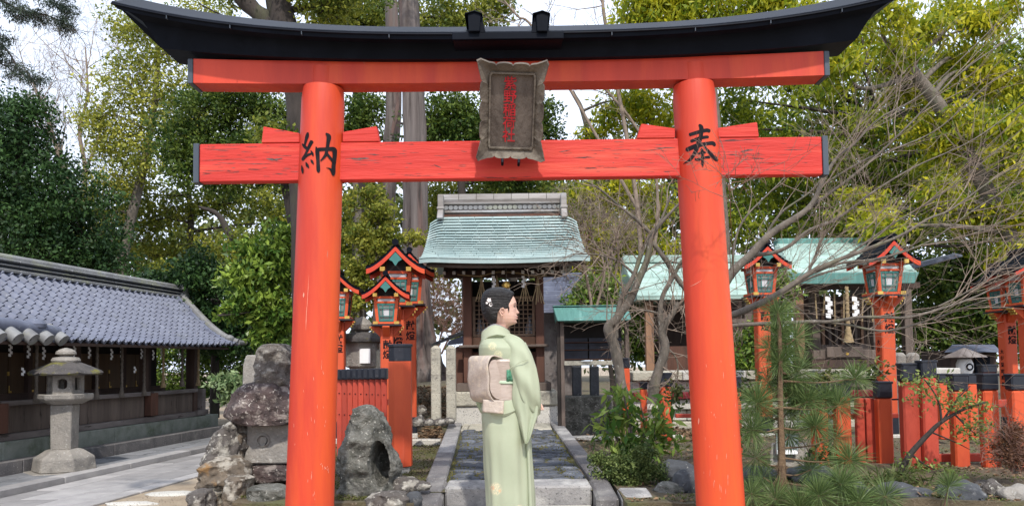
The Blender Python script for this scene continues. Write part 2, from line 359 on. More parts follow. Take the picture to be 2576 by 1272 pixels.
# kerbs
GRANITE_S = mat('speckled grey granite', (.30, .29, .285), (.20, .195, .195), 6, .85, .5, 60, c3=(.42, .41, .39), s3=5, t3=(.5, .66), c4=(.10, .10, .10), s4=55, t4=(.58, .66), rnd=.08)
for side in (0, 1):
    ys = [5.474, 6.35, 7.2, 8.0, 8.56] if side else [5.474, 6.6, 7.5, 8.56]
    for a, b in zip(ys[:-1], ys[1:]):
        a += .004; b -= .004; w = .15 if side == 0 else .135; e = .022
        if side == 0: q = [(pxl(a), a, pz(a)+e), (pxl(a)+w, a, pz(a)+e), (pxl(b)+w, b, pz(b)+e), (pxl(b), b, pz(b)+e)]
        else: q = [(pxr(a)-w, a, pz(a)+e), (pxr(a), a, pz(a)+e), (pxr(b), b, pz(b)+e), (pxr(b)-w, b, pz(b)+e)]
        slab(q, .16, GRANITE_D if a < 6.5 else GRANITE_S, 'kerb_stone', .012)  # near kerbs dark, far ones light: shading put into the stone colour
# far slabs
yy = [8.08, 8.55]
xs = [pxl(8.3)+.155, -.50, -.12, .2, pxr(8.3)-.14]
for a, b in zip(xs[:-1], xs[1:]):
    slab([(a+.004, 8.08, pz(8.08)+.006), (b-.004, 8.08, pz(8.08)+.006), (b-.004, 8.55, pz(8.55)+.006), (a+.004, 8.55, pz(8.55)+.006)], .1, GRANITE_Y)
# top step slab and riser, lower steps
xs = [-.485, .06, .545]
for a, b in zip(xs[:-1], xs[1:]): slab([(a+.003, 5.2, .642), (b-.003, 5.2, .642), (b-.003, 5.468, .650), (a+.003, 5.468, .650)], .15, GRANITE_S, 'step_stone', .014)
for a, b in ((-.485, .1), (.1, .545)): slab([(a+.003, 4.97, .508), (b-.003, 4.97, .508), (b-.003, 5.196, .512), (a+.003, 5.196, .512)], .12, GRANITE, 'step_stone', .014)
for a, b in ((-.7, -.05), (-.05, .72)): slab([(a+.003, 4.3, .398), (b-.003, 4.3, .398), (b-.003, 4.966, .40), (a+.003, 4.966, .40)], .2, GRANITE, 'step_stone', .014)
for a, b in ((-.7, 0), (0, .72)): slab([(a+.003, 3.95, .2), (b-.003, 3.95, .2), (b-.003, 4.296, .2), (a+.003, 4.296, .2)], .2, GRANITE, 'step_stone', .014)
slab([(-.70, 4.99, .56), (-.49, 4.99, .56), (-.487, 5.468, .662), (-.645, 5.468, .662)], .55, GRANITE_D, 'kerb_stone', .02)
slab([(.549, 4.97, .60), (.70, 4.97, .60), (.69, 5.468, .655), (.549, 5.468, .655)], .55, GRANITE_D, 'kerb_stone', .02)
slab([(.715, 4.93, .60), (.93, 4.95, .61), (.93, 5.18, .63), (.715, 5.2, .63)], .5, GRANITE_S, 'kerb_stone', .02)
# dark stones set across the path
random.seed(11); y = 5.485; row = 0
while y < 8.06:
    d = random.uniform(.055, .10); x = pxl(y)+.155+random.uniform(0, .02)
    while x < pxr(y)-.17:
        w = random.uniform(.12, .27); w = min(w, pxr(y)-.145-x)
        if w > .05:
            pts = []; m = 8; cx = x+w/2; cy = y+d/2+random.uniform(-.012, .012); ph = random.random()
            for k in range(m):
                t = 2*math.pi*(k+ph)/m; rr = random.uniform(.84, 1.06)
                ex = abs(math.cos(t))**.75*math.copysign(1, math.cos(t)); ey = abs(math.sin(t))**.75*math.copysign(1, math.sin(t))
                pts.append((cx+ex*rr*(w/2-.006), cy+ey*rr*(d/2-.003)))
            top = pz(cy)+random.uniform(-.008, .008); tx, ty = random.uniform(-.05, .05), random.uniform(-.12, .12)
            mbs = MB(); rr = lambda s, z: [(cx+(p[0]-cx)*s, cy+(p[1]-cy)*s, z+(p[0]-cx)*tx+(p[1]-cy)*ty) for p in pts]
            mbs.loft([rr(1, top-.04), rr(1, top-.012), rr(.8, top)]); mbs.build('path_stone', SLATE, path, smooth=True, ang=50)
        x += w
    y += d
# cross kerbs beside the path far end
for a, b, y0 in ((-1.75, -.78, 8.2), (.60, 1.9, 8.32)):
    xx = a; bb = []
    while xx < b-.1:
        w = min(random.uniform(.4, .6), b-xx); o = MB().box((xx+.004, y0, .5), (xx+w-.004, y0+.14, .668)).build('kerb_stone', GRANITE, path, bevel=.01); xx += w

# ---- left paving in front of the long shrine (direction S along its front)
S = .13
def LB(c, y, z=0): return Vector((c+S*y, y, z))
lp = tag(thing('paved_walk', None, None), kind='structure')
random.seed(5)
def pav(c0, c1, y0, y1, z, mt, name='paving_slab', h=.08, bev=.006, g=.006):
    slab([LB(c0+g, y0+g, z), LB(c1-g, y0+g, z), LB(c1-g, y1-g, z), LB(c0+g, y1-g, z)], h, mt, name, bev, lp)
# lower walk: rows of long slabs
cs = [-7.02, -6.72, -6.25, -5.82, -5.6]
for k, (a, b) in enumerate(zip(cs[:-1], cs[1:])):
    y = 4.5+random.uniform(0, .6)
    while y < 22:
        d = random.uniform(.8, 1.5) if k in (0, 3) else random.uniform(.5, 1.1)
        pav(a, b, y, y+d, .022+random.uniform(0, .005), PAVE, g=.007, bev=.008); y += d
# edge kerb of the upper walk
y = 4.0
while y < 22:
    d = random.uniform(1.3, 2.3); pav(-7.28, -7.03, y, y+d, .105, GRANITE_D if random.random() < .4 else PAVE, 'kerb_stone', .12, .008); y += d
# crazy paving of the upper walk
y = 4.2
while y < 20:
    d = random.uniform(.35, .6); c = -8.02; edges = [c]
    while c < -7.55: c += random.uniform(.22, .42); edges.append(min(c, -7.285))
    edges[-1] = -7.285
    for a, b in zip(edges[:-1], edges[1:]):
        if b-a < .05: continue
        j = lambda s=.05: random.uniform(-s, s)
        ja, jb = (0 if a < -8 else 1), (0 if b > -7.29 else 1)
        slab([LB(a+.012+j(.03)*ja, y+.014+j(.03), .09), LB(b-.012+j(.03)*jb, y+.014+j(.03), .09), LB(b-.012+j(.03)*jb, y+d-.014+j(.03), .09), LB(a+.012+j(.03)*ja, y+d-.014+j(.03), .09)], .07, PAVE_B, 'paving_slab', .005, lp)
    y += d
MB().prism([LB(-7.02, 4, .008), LB(-5.62, 4, .008), LB(-5.62, 22, .008), LB(-7.02, 22, .008)][::-1], (0, 0, -.03)).build('mortar_bed', ROCK_DK, lp)
MB().prism([LB(-8.1, 4, .055), LB(-7.1, 4, .055), LB(-7.1, 22, .055), LB(-8.1, 22, .055)], (0, 0, -.05)).build('mortar_bed', ROCK_DK, lp)
# low step and base stones of the long shrine
y = 6.9
while y < 15.6:
    d = random.uniform(1.3, 1.9); pav(-8.26, -8.04, y, min(15.6, y+d), .265, GRANITE_D, 'step_stone', .26, .01); y += d
# flat stones lying in the sand
for q in ((440, 1237, .34, .16), (330, 1262, .3, .12)):
    g = G(q[0], q[1], .02); rock('stepping_stone', (g.x, g.y, 0), (q[2], q[3], .03), GRANITE, seed=q[0], sub=3, rough=.1, label='flat pale stone set in the sand %s' % ('beside the rock pile, the farther one' if q[0] == 440 else 'near the bottom edge, the nearer one'), cat='stone')
# ================================================================ TORII GATE (front plane about 4.4 m away)
TY = 4.4
torii = thing('torii_gate', 'large vermilion torii gate with black curved roof beam spanning the foreground', 'torii gate', (0, TY, 0))
def pil(xt, yt, xb, yb, name='pillar'):
    a = P(xt, yt, TY); b = P(xb, yb, TY); d = (b-a)/(b.z-a.z); foot = a+d*(0-a.z); top = a
    return top, foot
rt_, rb_ = .1265, .143
PIL = []
for (xt, yt, xb, yb, ztop) in ((813.5, 230, 779, 1272, 0), (1744, 222, 1812, 1272, 0)):
    a, foot = pil(xt, yt, xb, yb); d = (a-foot).normalized()
    top = foot+d*((P(xt, 205 if xt < 1000 else 196, TY-.13).z-foot.z)/d.z)
    n = 40; pts = [foot.lerp(top, i/n) for i in range(n+1)]; rad = [rb_+(rt_-rb_)*i/n for i in range(n+1)]; rad[-1] -= .006
    mb = MB(); mb.tube(pts+[top+d*.004], rad+[rt_-.014], 48); p = mb.build('pillar', V_RED, torii, smooth=True, ang=50)
    MB().tube([top, top+d*.12], .085, 24).build('tenon', V_RED, torii, smooth=True)
    PIL.append((foot, top, d))
    c = foot+Vector((0, 0, 0)); MB().tube([c, c+d*.12], rb_+.02, 40).build('pillar_base', BLACK, torii, smooth=True)
# --- red upper beam (curves up slightly)
yf, yb = 4.33, 4.475
def beam_rows(x0, x1, ztop, zbot, lift, n=40, slant=.035):
    rings = []
    for i in range(n+1):
        t = i/n; x = lerp(x0, x1, t); u = abs(x)/2.0; dz = lift*u**3
        st = -slant*(1-2*t) if (i in (0, n)) else 0
        rings.append([Vector((x, yf, zbot+dz)), Vector((x, yb, zbot+dz)), Vector((x, yb, ztop+dz*1.5)), Vector((x, yf, ztop+dz*1.5))])
    return rings
zc_bot = P(1287, 206.5, yf).z; zc_top = P(1287, 150, yf).z
xl, xr = P(486, 200, yf).x, P(2073, 195, yf).x
rings = beam_rows(xl, xr, zc_top, zc_bot, .022)
MB().loft(rings).build('upper_beam', V_RED, torii, smooth=True, ang=30)
for sgn, xx in ((-1, xl), (1, xr)):
    u = abs(xx)/2; dz = .022*u**3; w = .033
    mb = MB(); e = .004
    x0, x1 = sorted((xx+sgn*.002, xx+sgn*w))
    mb.hexa([(x0, yf-e, zc_bot+dz-e), (x1, yf-e, zc_bot+dz-e), (x1, yb+e, zc_bot+dz-e), (x0, yb+e, zc_bot+dz-e),
             (x0-.0, yf-e, zc_top+dz*1.5+.0), (x1+.0, yf-e, zc_top+dz*1.5), (x1, yb+e, zc_top+dz*1.5), (x0, yb+e, zc_top+dz*1.5)])
    mb.build('beam_end_cap', CAP_GREY, torii, bevel=.003)
# --- lower tie beam
nf, nb = 4.365, 4.43
zt, zb = P(1287, 353, nf).z, P(1287, 448.5, nf).z; xl2, xr2 = P(501, 400, nf).x, P(2068, 390, nf).x
mb = MB(); m = 24
mb.loft([[Vector((lerp(xl2, xr2, i/m), nf, zb)), Vector((lerp(xl2, xr2, i/m), nb, zb)), Vector((lerp(xl2, xr2, i/m), nb, zt)), Vector((lerp(xl2, xr2, i/m), nf, zt))] for i in range(m+1)])
mb.build('tie_beam', V_RED_WOOD, torii, bevel=.006)
for sgn, xx in ((-1, xl2), (1, xr2)):
    x0, x1 = sorted((xx+sgn*.002, xx+sgn*.035)); MB().box((x0, nf-.004, zb-.004), (x1, nb+.004, zt+.004)).build('beam_end_cap', CAP_GREY, torii, bevel=.003)
# --- weathering cracks in the tie beam: thin dark slivers laid on its face
CRK = mat('dark crack wood', (.055, .03, .03), (.16, .12, .11), 30, .9)
random.seed(17); mbC = MB()
def crack(x, y, L, th, Yc=nf-.0008, skew=0):
    n_ = 8; up_ = []; dn = []
    for i in range(n_+1):
        t = i/n_; e = math.sin(math.pi*t)**.7*th/2*random.uniform(.5, 1.1); yy_ = y+skew*L*(t-.5)+math.sin(t*5+x)*th*.25
        a_ = P(x+L*(t-.5), yy_-e, Yc); b_ = P(x+L*(t-.5), yy_+e, Yc); up_.append((a_.x, Yc, a_.z)); dn.append((b_.x, Yc, b_.z))
    mbC.add(up_+dn, [(i, i+1, n_+2+i, n_+1+i) for i in range(n_)])
for i in range(120):
    z_ = random.random(); x = random.choice((random.uniform(505, 750), random.uniform(505, 750), random.uniform(870, 1180), random.uniform(1370, 1700), random.uniform(1500, 1700), random.uniform(1815, 2060)))
    if 1195 < x < 1380 or 745 < x < 870 or 1695 < x < 1815: continue
    yb_ = 357-(x-500)*.0085; crack(x, random.uniform(yb_+8, yb_+88), random.uniform(8, 55)*random.uniform(.4, 1), random.uniform(.6, 1.5), skew=random.uniform(-.02, .04))
for x, y, L, th, sk in ((690, 400, 44, 7, -.05), (640, 412, 90, 1.6, 0), (905, 399, 50, 6, .05), (940, 389, 30, 3, 0), (925, 404, 80, 1.4, 0), (560, 376, 90, 1.6, -.04), (560, 402, 110, 1.6, -.03), (1640, 377, 70, 2.2, -.10), (1672, 372, 60, 2.5, .03), (1420, 380, 30, 2.5, -.1), (1560, 378, 60, 1.6, -.02), (1880, 379, 36, 5, -.06), (1850, 383, 60, 1.5, 0), (1995, 377, 50, 2, -.03), (1940, 410, 80, 1.4, .02), (540, 430, 60, 1.4, 0), (1110, 392, 40, 1.5, .02), (1100, 418, 20, 3, .5), (1600, 420, 70, 1.3, .02), (1470, 395, 40, 1.4, 0)):
    crack(x, y, L, th, skew=sk)
mbC.build('wood_crack', CRK, torii, kind='stuff')
# --- wedges
for poly in (((662, 318), (753, 335), (753, 357), (657, 357)), ((947, 317), (954, 354), (861, 354), (861, 332)),
             ((1613, 311), (1698, 323), (1698, 350), (1602, 350.5)), ((1904, 307), (1909, 345), (1804, 347), (1804, 322))):
    q = [P(x, y, nf-.002) for x, y in poly]
    for v in q:
        if v.z < zt+.02: v.z = zt+.002
    MB().prism(q, (0, .062, 0)).build('wedge', V_RED_WOOD, torii, bevel=.004)
# --- black roof beam: lofted section, ends slanting outwards to the top
Lt, Lb = 2.27, 2.05      # half lengths at top and bottom
fz = lambda y, Y: P(1287, y, Y).z
rows = [  # (Y, z at centre, half length, lift)
    (4.40, fz(60, 4.15)+.10, Lt, .205), (4.14, fz(79, 4.14), Lt, .205), (4.135, fz(81, 4.135), Lt, .205), (4.145, fz(97.5, 4.145), Lt-.03, .20),
    (4.20, fz(99, 4.20)+.02, Lt-.09, .18), (4.255, fz(112, 4.255)+.01, Lt-.12, .155), (4.285, fz(147, 4.285), Lb, .085),
    (4.515, fz(147, 4.285), Lb, .085), (4.545, fz(112, 4.255)+.01, Lt-.12, .155), (4.60, fz(99, 4.2)+.02, Lt-.09, .18), (4.655, fz(97.5, 4.145), Lt-.03, .2), (4.66, fz(79, 4.14), Lt, .205)]
n = 72; rings = []
def rl(x, L, lift, f=1): return lift*(abs(x)/L)**2.9
for i in range(n+1):
    s = -1+2*i/n; s = math.copysign(abs(s)**.9, s) if abs(s) < 1 else s
    rings.append([Vector((s*L-.0, Y, z+lift*abs(s)**2.9)) for (Y, z, L, lift) in rows])
MB().loft([r[::-1] for r in rings]).build('roof_beam', BLACK, torii, smooth=True, ang=22)
# roof edge strips: thin seam beads along the fascia and a ridge strip
mb = MB(); mb.loft([[Vector((s*Lt, 4.131, rows[2][1]-.004+.205*abs(s)**2.9)), Vector((s*Lt, 4.128, rows[2][1]-.012+.205*abs(s)**2.9)), Vector((s*Lt, 4.137, rows[2][1]-.016+.205*abs(s)**2.9)), Vector((s*Lt, 4.139, rows[2][1]-.002+.205*abs(s)**2.9))][::-1] for s in [-1+2*i/60 for i in range(61)]])
mb.build('edge_bead', BLACK, torii, smooth=True)
for s in (-.86, -.7, -.52, -.3, .26, .47, .66, .84):
    x = s*Lt; dz = .205*abs(s)**2.9; MB().box((x-.002, 4.1295, rows[3][1]+dz+.002), (x+.002, 4.15, rows[2][1]+dz-.012)).build('fascia_seam', CAP_GREY, torii)
# centre sleeve and two ridge saddles
c0, c1 = P(1137, 100, 4.12), P(1418, 100, 4.12)
mb = MB(); zA, zB = fz(80, 4.122), fz(98.5, 4.122)
mb.box((c0.x, 4.122, zB), (c1.x, 4.142, zA)); mb.hexa([(c0.x+.03, 4.24, fz(117, 4.24)), (c1.x-.03, 4.24, fz(117, 4.24)), (c1.x-.03, 4.29, fz(117, 4.24)), (c0.x+.03, 4.29, fz(117, 4.24)),
        (c0.x+.005, 4.13, zB-.002), (c1.x-.005, 4.13, zB-.002), (c1.x-.005, 4.29, zB-.002), (c0.x+.005, 4.29, zB-.002)])
mb.build('centre_sleeve', BLACK, torii, bevel=.003)
for (a, b, tl, tr, pk) in ((1179, 1206, 1168, 1213, 1189), (1351, 1377, 1339, 1384, 1363)):
    Y = 4.1; mb = MB()
    q = [P(a, 79, Y), P(b, 79, Y), P(b+3, 35, Y), P((a+b)/2, 30, Y), P(a-3, 35, Y)]
    for v in q: v.y = Y
    mb.prism(q, (0, .6, 0))
    r = [P(tl, 36, Y-.012), P((a+b)/2, 29, Y-.012), P(tr, 36, Y-.012), P(tr, 33, Y-.012), P((a+b)/2, 25.5, Y-.012), P(tl, 33, Y-.012)]
    for v in r: v.y = Y-.012
    mb.prism(r, (0, .624, 0)); sd_ = 1 if a < 1287 else -1
    xi = P(b if sd_ > 0 else a, 79, Y).x
    mb.hexa([(xi, Y+.02, q[0].z), (xi+sd_*.034, Y+.02, q[0].z), (xi+sd_*.034, Y+.58, q[0].z), (xi, Y+.58, q[0].z), (xi, Y+.02, q[2].z), (xi+sd_*.012, Y+.02, q[2].z), (xi+sd_*.012, Y+.58, q[2].z), (xi, Y+.58, q[2].z)])
    mb.build('ridge_saddle', BLACK, torii, bevel=.003)
# --- painted characters wrapped round the pillars
def brush(strokes, origin, zs, pi, mt=INK):
    foot, top, d = PIL[pi]; mb = MB()
    for k, st in enumerate(strokes):
        pts = [Vector(((origin[0]+x/zs)/1.5286, (origin[1]+y/zs)/1.5286, w/zs/1.5286)) for x, y, w in st]
        sp = spline(pts, 6) if len(pts) > 2 else [pts[0].lerp(pts[1], i/6) for i in range(7)]
        rows = []
        for i, p in enumerate(sp):
            dd = (sp[min(i+1, len(sp)-1)]-sp[max(0, i-1)]); dd.z = 0; dd.normalize(); nrm = Vector((-dd.y, dd.x, 0))
            rows.append([(p+nrm*(p.z/2)*t).to_2d() for t in (-1, -.75, -.5, -.25, 0, .25, .5, .75, 1)])
        def end(p, dd, w): return [(p.to_2d()+Vector((dd.x, dd.y))*w*.22+Vector((-dd.y, dd.x))*w*.5*t*.55) for t in (-1, -.75, -.5, -.25, 0, .25, .5, .75, 1)]
        d0 = (sp[0]-sp[1]).normalized(); d1 = (sp[-1]-sp[-2]).normalized()
        r0 = end(sp[0], Vector((-d0.x, -d0.y)), 0) ; rows = [[q+Vector((d0.x, d0.y))*sp[0].z*.25*(1-abs(-1+i*.25)) for i, q in enumerate(rows[0])]]+rows+[[q+Vector((d1.x, d1.y))*sp[-1].z*.25*(1-abs(-1+i*.25)) for i, q in enumerate(rows[-1])]]
        vs = []; fs = []
        for r in rows:
            for q in r:
                w = P(q.x, q.y, TY-.135); f = (w.z-foot.z)/(top.z-foot.z); ax = foot.lerp(top, f); rad = lerp(rb_, rt_, f)+.0016+.0002*k
                # cast the viewing line onto the cylinder
                rx = w.x-ax.x; 
                for _ in range(4):
                    dx = max(-rad*.995, min(rad*.995, rx)); Yc = ax.y-math.sqrt(rad*rad-dx*dx); w2 = P(q.x, q.y, Yc); f = (w2.z-foot.z)/(top.z-foot.z); ax = foot.lerp(top, f); rx = w2.x-ax.x
                dx = max(-rad*.995, min(rad*.995, rx)); vs.append((ax.x+dx, ax.y-math.sqrt(rad*rad-dx*dx), w2.z))
        for i in range(len(rows)-1):
            for j in range(8): a = i*9+j; fs.append((a, a+9, a+10, a+1))
        mb.add(vs, fs)
    return mb.build('painted_character', mt, torii, smooth=True)
brush([[(365,175,45),(350,250,80),(320,350,60),(295,455,42)], [(240,425,30),(290,480,66),(345,535,62)], [(455,365,88),(395,480,72),(320,640,52),(255,760,72)],
       [(240,780,56),(330,690,58),(455,635,42)], [(430,575,22),(470,640,48),(482,700,18)], [(430,775,18),(460,820,55),(495,880,14)], [(320,830,16),(350,900,64),(388,962,18)], [(225,900,14),(243,1000,56),(252,1080,24)],
       [(548,490,26),(575,600,92),(590,800,80),(600,1000,84),(606,1060,34)], [(600,548,82),(760,540,74),(930,540,92),(990,580,64)], [(962,560,108),(962,700,92),(940,900,88),(932,1060,95),(940,1130,36)],
       [(775,955,6),(855,975,34),(915,1045,66)], [(770,190,38),(832,265,104),(815,400,80),(790,560,70),(755,680,66),(650,800,28)], [(790,640,56),(860,730,58),(945,825,56)]], (1120, 480), 5.782, 0)
brush([[(320,372,84),(560,300,88),(740,262,92),(818,285,84)], [(355,532,74),(560,458,80),(740,425,72),(785,440,52)], [(245,742,100),(480,645,108),(760,585,86),(895,580,96),(945,640,58)],
       [(560,125,60),(610,200,108),(602,380,98),(550,560,110),(500,700,108),(430,850,90),(320,990,66),(165,1080,8)], [(640,600,36),(720,700,56),(850,850,78),(960,960,96),(1015,1000,50)],
       [(620,715,66),(635,800,80),(640,950,74),(640,1100,56),(650,1160,14)], [(520,832,46),(640,806,50),(715,800,44)], [(450,960,36),(530,976,66),(680,930,52),(795,915,66),(815,940,38)]], (2600, 460), 6.36, 1)
# --- scratches
SCR = mat('scratched pale paint', (.72, .30, .22), (.6, .2, .14), 40, .8)
def scratch(px0, py0, px1, py1, w, pi):
    foot, top, d = PIL[pi]; vs = []; fs = []
    for i in range(7):
        t = i/6; x = lerp(px0, px1, t); y = lerp(py0, py1, t)+math.sin(t*3.1)*((px1-px0)*.04)
        ww = w*math.sin(math.pi*min(1, max(0, .06+t*.88)))
        for sg in (-.5, .5):
            dx_, dy_ = (py1-py0), -(px1-px0); l = math.hypot(dx_, dy_)
            qx, qy = x+dx_/l*ww*sg, y+dy_/l*ww*sg
            f = .5; Yc = TY-.12
            for _ in range(4):
                w2 = P(qx, qy, Yc); f = (w2.z-foot.z)/(top.z-foot.z); ax = foot.lerp(top, f); rad = lerp(rb_, rt_, f)+.0012
                rx = max(-rad*.99, min(rad*.99, w2.x-ax.x)); Yc = ax.y-math.sqrt(rad*rad-rx*rx)
            vs.append((ax.x+rx, Yc, w2.z))
    for i in range(6): fs.append((2*i, 2*i+1, 2*i+3, 2*i+2))
    mbS.add(vs, fs)
random.seed(3); mbS = MB()
scratch(1733, 721, 1765, 704, 1.6, 1); scratch(777, 690, 771, 790, 1.1, 0); scratch(771, 770, 769, 830, 1.6, 0); scratch(764, 735, 763, 748, 3.5, 0); scratch(1757, 1050, 1756, 1066, 3.5, 1)
for i in range(46):
    pi = random.choice((0, 1)); x = random.uniform(735, 825) if pi == 0 else random.uniform(1762, 1850); y = random.uniform(900, 1255)
    scratch(x, y, x+random.uniform(-1, 1), y+random.uniform(4, 18), random.uniform(.6, 1.4), pi)
for i in range(9):
    x = 812+random.uniform(-5, 18); y = 1165+(x-812)*.9+random.uniform(-6, 6); scratch(x, y, x+random.uniform(-4, 5), y+random.uniform(3, 9), 1.6, 0)
mbS.build('paint_scratch', SCR, torii, kind='stuff')
# ---------------------------------------------------------------- name plaque
def text_mesh(s, size, depth=.004, bold=0):
    cu = bpy.data.curves.new('txt', 'FONT'); cu.body = s; cu.size = size; cu.extrude = depth; cu.offset = bold; cu.align_x = 'CENTER'; cu.align_y = 'CENTER'; cu.resolution_u = 2
    ob = bpy.data.objects.new('txt', cu); COL.objects.link(ob); dg = bpy.context.evaluated_depsgraph_get()
    me = bpy.data.meshes.new_from_object(ob.evaluated_get(dg)); bpy.data.objects.remove(ob); bpy.data.curves.remove(cu); me.materials.clear(); return me
tl, tr, bl, br = P(1203, 153, 4.03), P(1378, 156, 4.03), P(1203, 400, 4.27), P(1363, 402, 4.27)
pc = (tl+tr+bl+br)/4; ux = ((tr+br)-(tl+bl)).normalized(); uz = ((tl+tr)-(bl+br)); hh = uz.length/4; uz.normalize(); uy = uz.cross(ux); ux = uy.cross(uz)
W2 = ((tr-tl).length+(br-bl).length)/4
PM = Matrix((( ux.x, uy.x, uz.x, pc.x), (ux.y, uy.y, uz.y, pc.y), (ux.z, uy.z, uz.z, pc.z), (0, 0, 0, 1)))   # local x right, y into scene, z up
plq = thing('name_plaque', 'weathered wooden name plaque with scalloped frame hanging on the torii', 'plaque', tuple(pc))
# scalloped frame: outer outline -> inner opening, sloping inwards
def outline():
    pts = []
    def edge(a, b, nsc, out):
        a = Vector(a); b = Vector(b); m = nsc*12
        for i in range(m):
            t = i/m; p = a.lerp(b, t); k = (t*nsc) % 1
            sc = abs(math.sin(math.pi*k))**.35; e = min(1, min(t, 1-t)*7)
            amp = .014*sc*e + .034*(1-e)
            pts.append(p+Vector(out)*(amp-.020))
    w, h = W2, hh
    edge((-w, -h), (w, -h), 4, (0, -1)); edge((w, -h), (w, h), 5, (1, 0)); edge((w, h), (-w, h), 4, (0, 1)); edge((-w, h), (-w, -h), 5, (-1, 0))
    return pts
ol = outline(); iw, ih = .121, .202
def inner(p):
    # project outline point to the inner rectangle
    k = max(abs(p.x)/W2, abs(p.y)/hh); q = p/k; return Vector((q.x*iw/W2, q.y*ih/hh))
mb = MB(PM)
r0 = [Vector((p.x, .03, p.y)) for p in ol]; r1 = [Vector((p.x, -.012, p.y)) for p in ol]; r2 = [Vector((p.x*.975, -.03, p.y*.985)) for p in ol]
md = [p.lerp(inner(p), .45) for p in ol]; r3 = [Vector((p.x, -.012, p.y)) for p in md]
i1 = [inner(p) for p in ol]; r4 = [Vector((p.x*1.09, .004, p.y*1.05)) for p in i1]; r5 = [Vector((p.x*1.07, -.01, p.y*1.04)) for p in i1]; r6 = [Vector((p.x, -.01, p.y)) for p in i1]; r7 = [Vector((p.x, .012, p.y)) for p in i1]
mb.loft([[v for v in r] for r in (r0, r1, r2, r3, r4, r5, r6, r7)], cap=False)
mb.build('frame', PLAQFRAME, plq, smooth=True, ang=30)
MB(PM).box((-iw-.02, .010, -ih-.02), (iw+.02, .028, ih+.02)).build('panel', PLAQWOOD, plq)
for i, ch in enumerate('紫野稲荷社'):
    me = text_mesh(ch, .075, .003, .0005); me.transform(PM @ Matrix.Translation((.0-.012, .0075, .148-i*.0725)) @ Matrix.Rotation(R(90), 4, 'X') @ Matrix.Scale(1.02, 4)); me.transform(Matrix.Translation(-pc))
    link_mesh(me, 'red_character', RED_INK, plq)
for x in (-.045, .05):
    MB(PM).tube([(x, -.03, -hh+.005), (x, -.045, -hh-.004), (x, -.02, -hh-.028), (x, .04, -hh-.03)], .008, 8).build('iron_hook', BLACK, plq, smooth=True)
# ================================================================ LONG LEFT SHRINE WITH TILED ROOF
ls = thing('long_shrine', 'long low wooden shrine with blue grey tiled roof along the left edge', 'shrine', tuple(LB(-8.6, 10, .5)))
YE, YS = 15.3, 5.2
# base stones
y = 7.85; first = True
for d in (.42, 1.9, 2.3, 3.3, .0):
    if d == 0: break
    y1 = min(y+d, 15.8)
    q = [LB(-8.30, y+.004, .5), LB(-8.30, y1-.004, .5), LB(-9.6, y1-.004, .5), LB(-9.6, y+.004, .5)]
    slab(q[::-1], .5, GRANITE_M if not first else GRANITE_Y, 'base_stone', .012, ls); y = y1; first = False
slab([LB(-8.36, 5.0, .46), LB(-8.36, 7.84, .46), LB(-9.6, 7.84, .46), LB(-9.6, 5, .46)][::-1], .2, GRANITE_Y, 'base_stone', .015, ls)
def lb_box(c0, c1, y0, y1, z0, z1, mt, name, bev=.0, par=ls):
    return slab([LB(c0, y0, z1), LB(c1, y0, z1), LB(c1, y1, z1), LB(c0, y1, z1)], z1-z0, mt, name, bev, par)
# sill, rail, panels, posts
lb_box(-8.52, -8.36, 8.0, 15.2, .503, .60, GREYWOOD, 'sill', .006)
lb_box(-8.50, -8.38, 5.2, 8.0, .503, .60, GREYWOOD, 'sill', .006)
lb_box(-8.55, -8.28, 7.55, 8.15, .47, .58, GREYWOOD, 'sill', .006)
ys = [5.3, 6.6, 8.05, 10.1, 11.7, 13.5, 15.05]
for i, y in enumerate(ys):
    w = .085 if i % 2 == 0 else .06
    lb_box(-8.47-w, -8.47+w, y-w/1.3, y+w/1.3, .604, 1.93, DARKWOOD if i != 3 else DARKWOOD, 'post', .004)
    if i in (3, 5): lb_box(-8.42, -8.30, y-.05, y+.16, .62, 1.03, REDWOOD, 'red_bracket_post', .004)
for a, b in zip(ys[:-1], ys[1:]):
    lb_box(-8.44, -8.41, a+.085, b-.085, .605, .985, OLDWOOD if a > 9 else DARKWOOD, 'front_panel')
    lb_box(-8.42, -8.31, a+.05, b-.05, .99, 1.06, GREYWOOD, 'rail', .006)
lb_box(-8.45, -8.33, 15.2, 15.32, .503, 1.05, GREYWOOD, 'end_post', .004); lb_box(-8.48, -8.31, 15.0, 15.4, .52, .62, GREYWOOD, 'end_block', .004)
lb_box(-9.5, -8.5, 5.2, 15.2, .9, .93, DARKWOOD, 'offering_shelf')
# inner sanctuary wall: doors with brass fittings
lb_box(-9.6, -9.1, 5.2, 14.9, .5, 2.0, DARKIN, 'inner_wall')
lb_box(-9.09, -8.98, 5.2, 15.0, 1.0, 1.13, DARKWOOD, 'threshold', .004)
DOORW = mat('brown sanctuary door', (.125, .072, .035), (.075, .042, .022), 6, .6, .2, 30, (1, 1, .1), rnd=.3)
y = 5.6; k = 0
while y < 14.5:
    lb_box(-9.095, -9.05, y, y+.30, 1.13, 1.75, DOORW, 'door')
    lb_box(-9.05, -9.044, y+.01, y+.06, 1.14, 1.17, GOLD, 'brass_fitting'); lb_box(-9.05, -9.044, y+.01, y+.022, 1.17, 1.25, GOLD, 'brass_fitting')
    if k % 2: lb_box(-9.05, -9.03, y-.025, y-.005, 1.4, 1.46, GOLD, 'brass_fitting')
    if k % 2: lb_box(-9.09, -9.0, y+.32, y+.40, 1.0, 1.95, DARKWOOD, 'inner_post'); y += .12
    y += .315; k += 1
# eave beams and rafters
lb_box(-8.56, -8.40, 5.2, 15.2, 1.86, 1.97, DARKWOOD, 'eave_beam', .004)
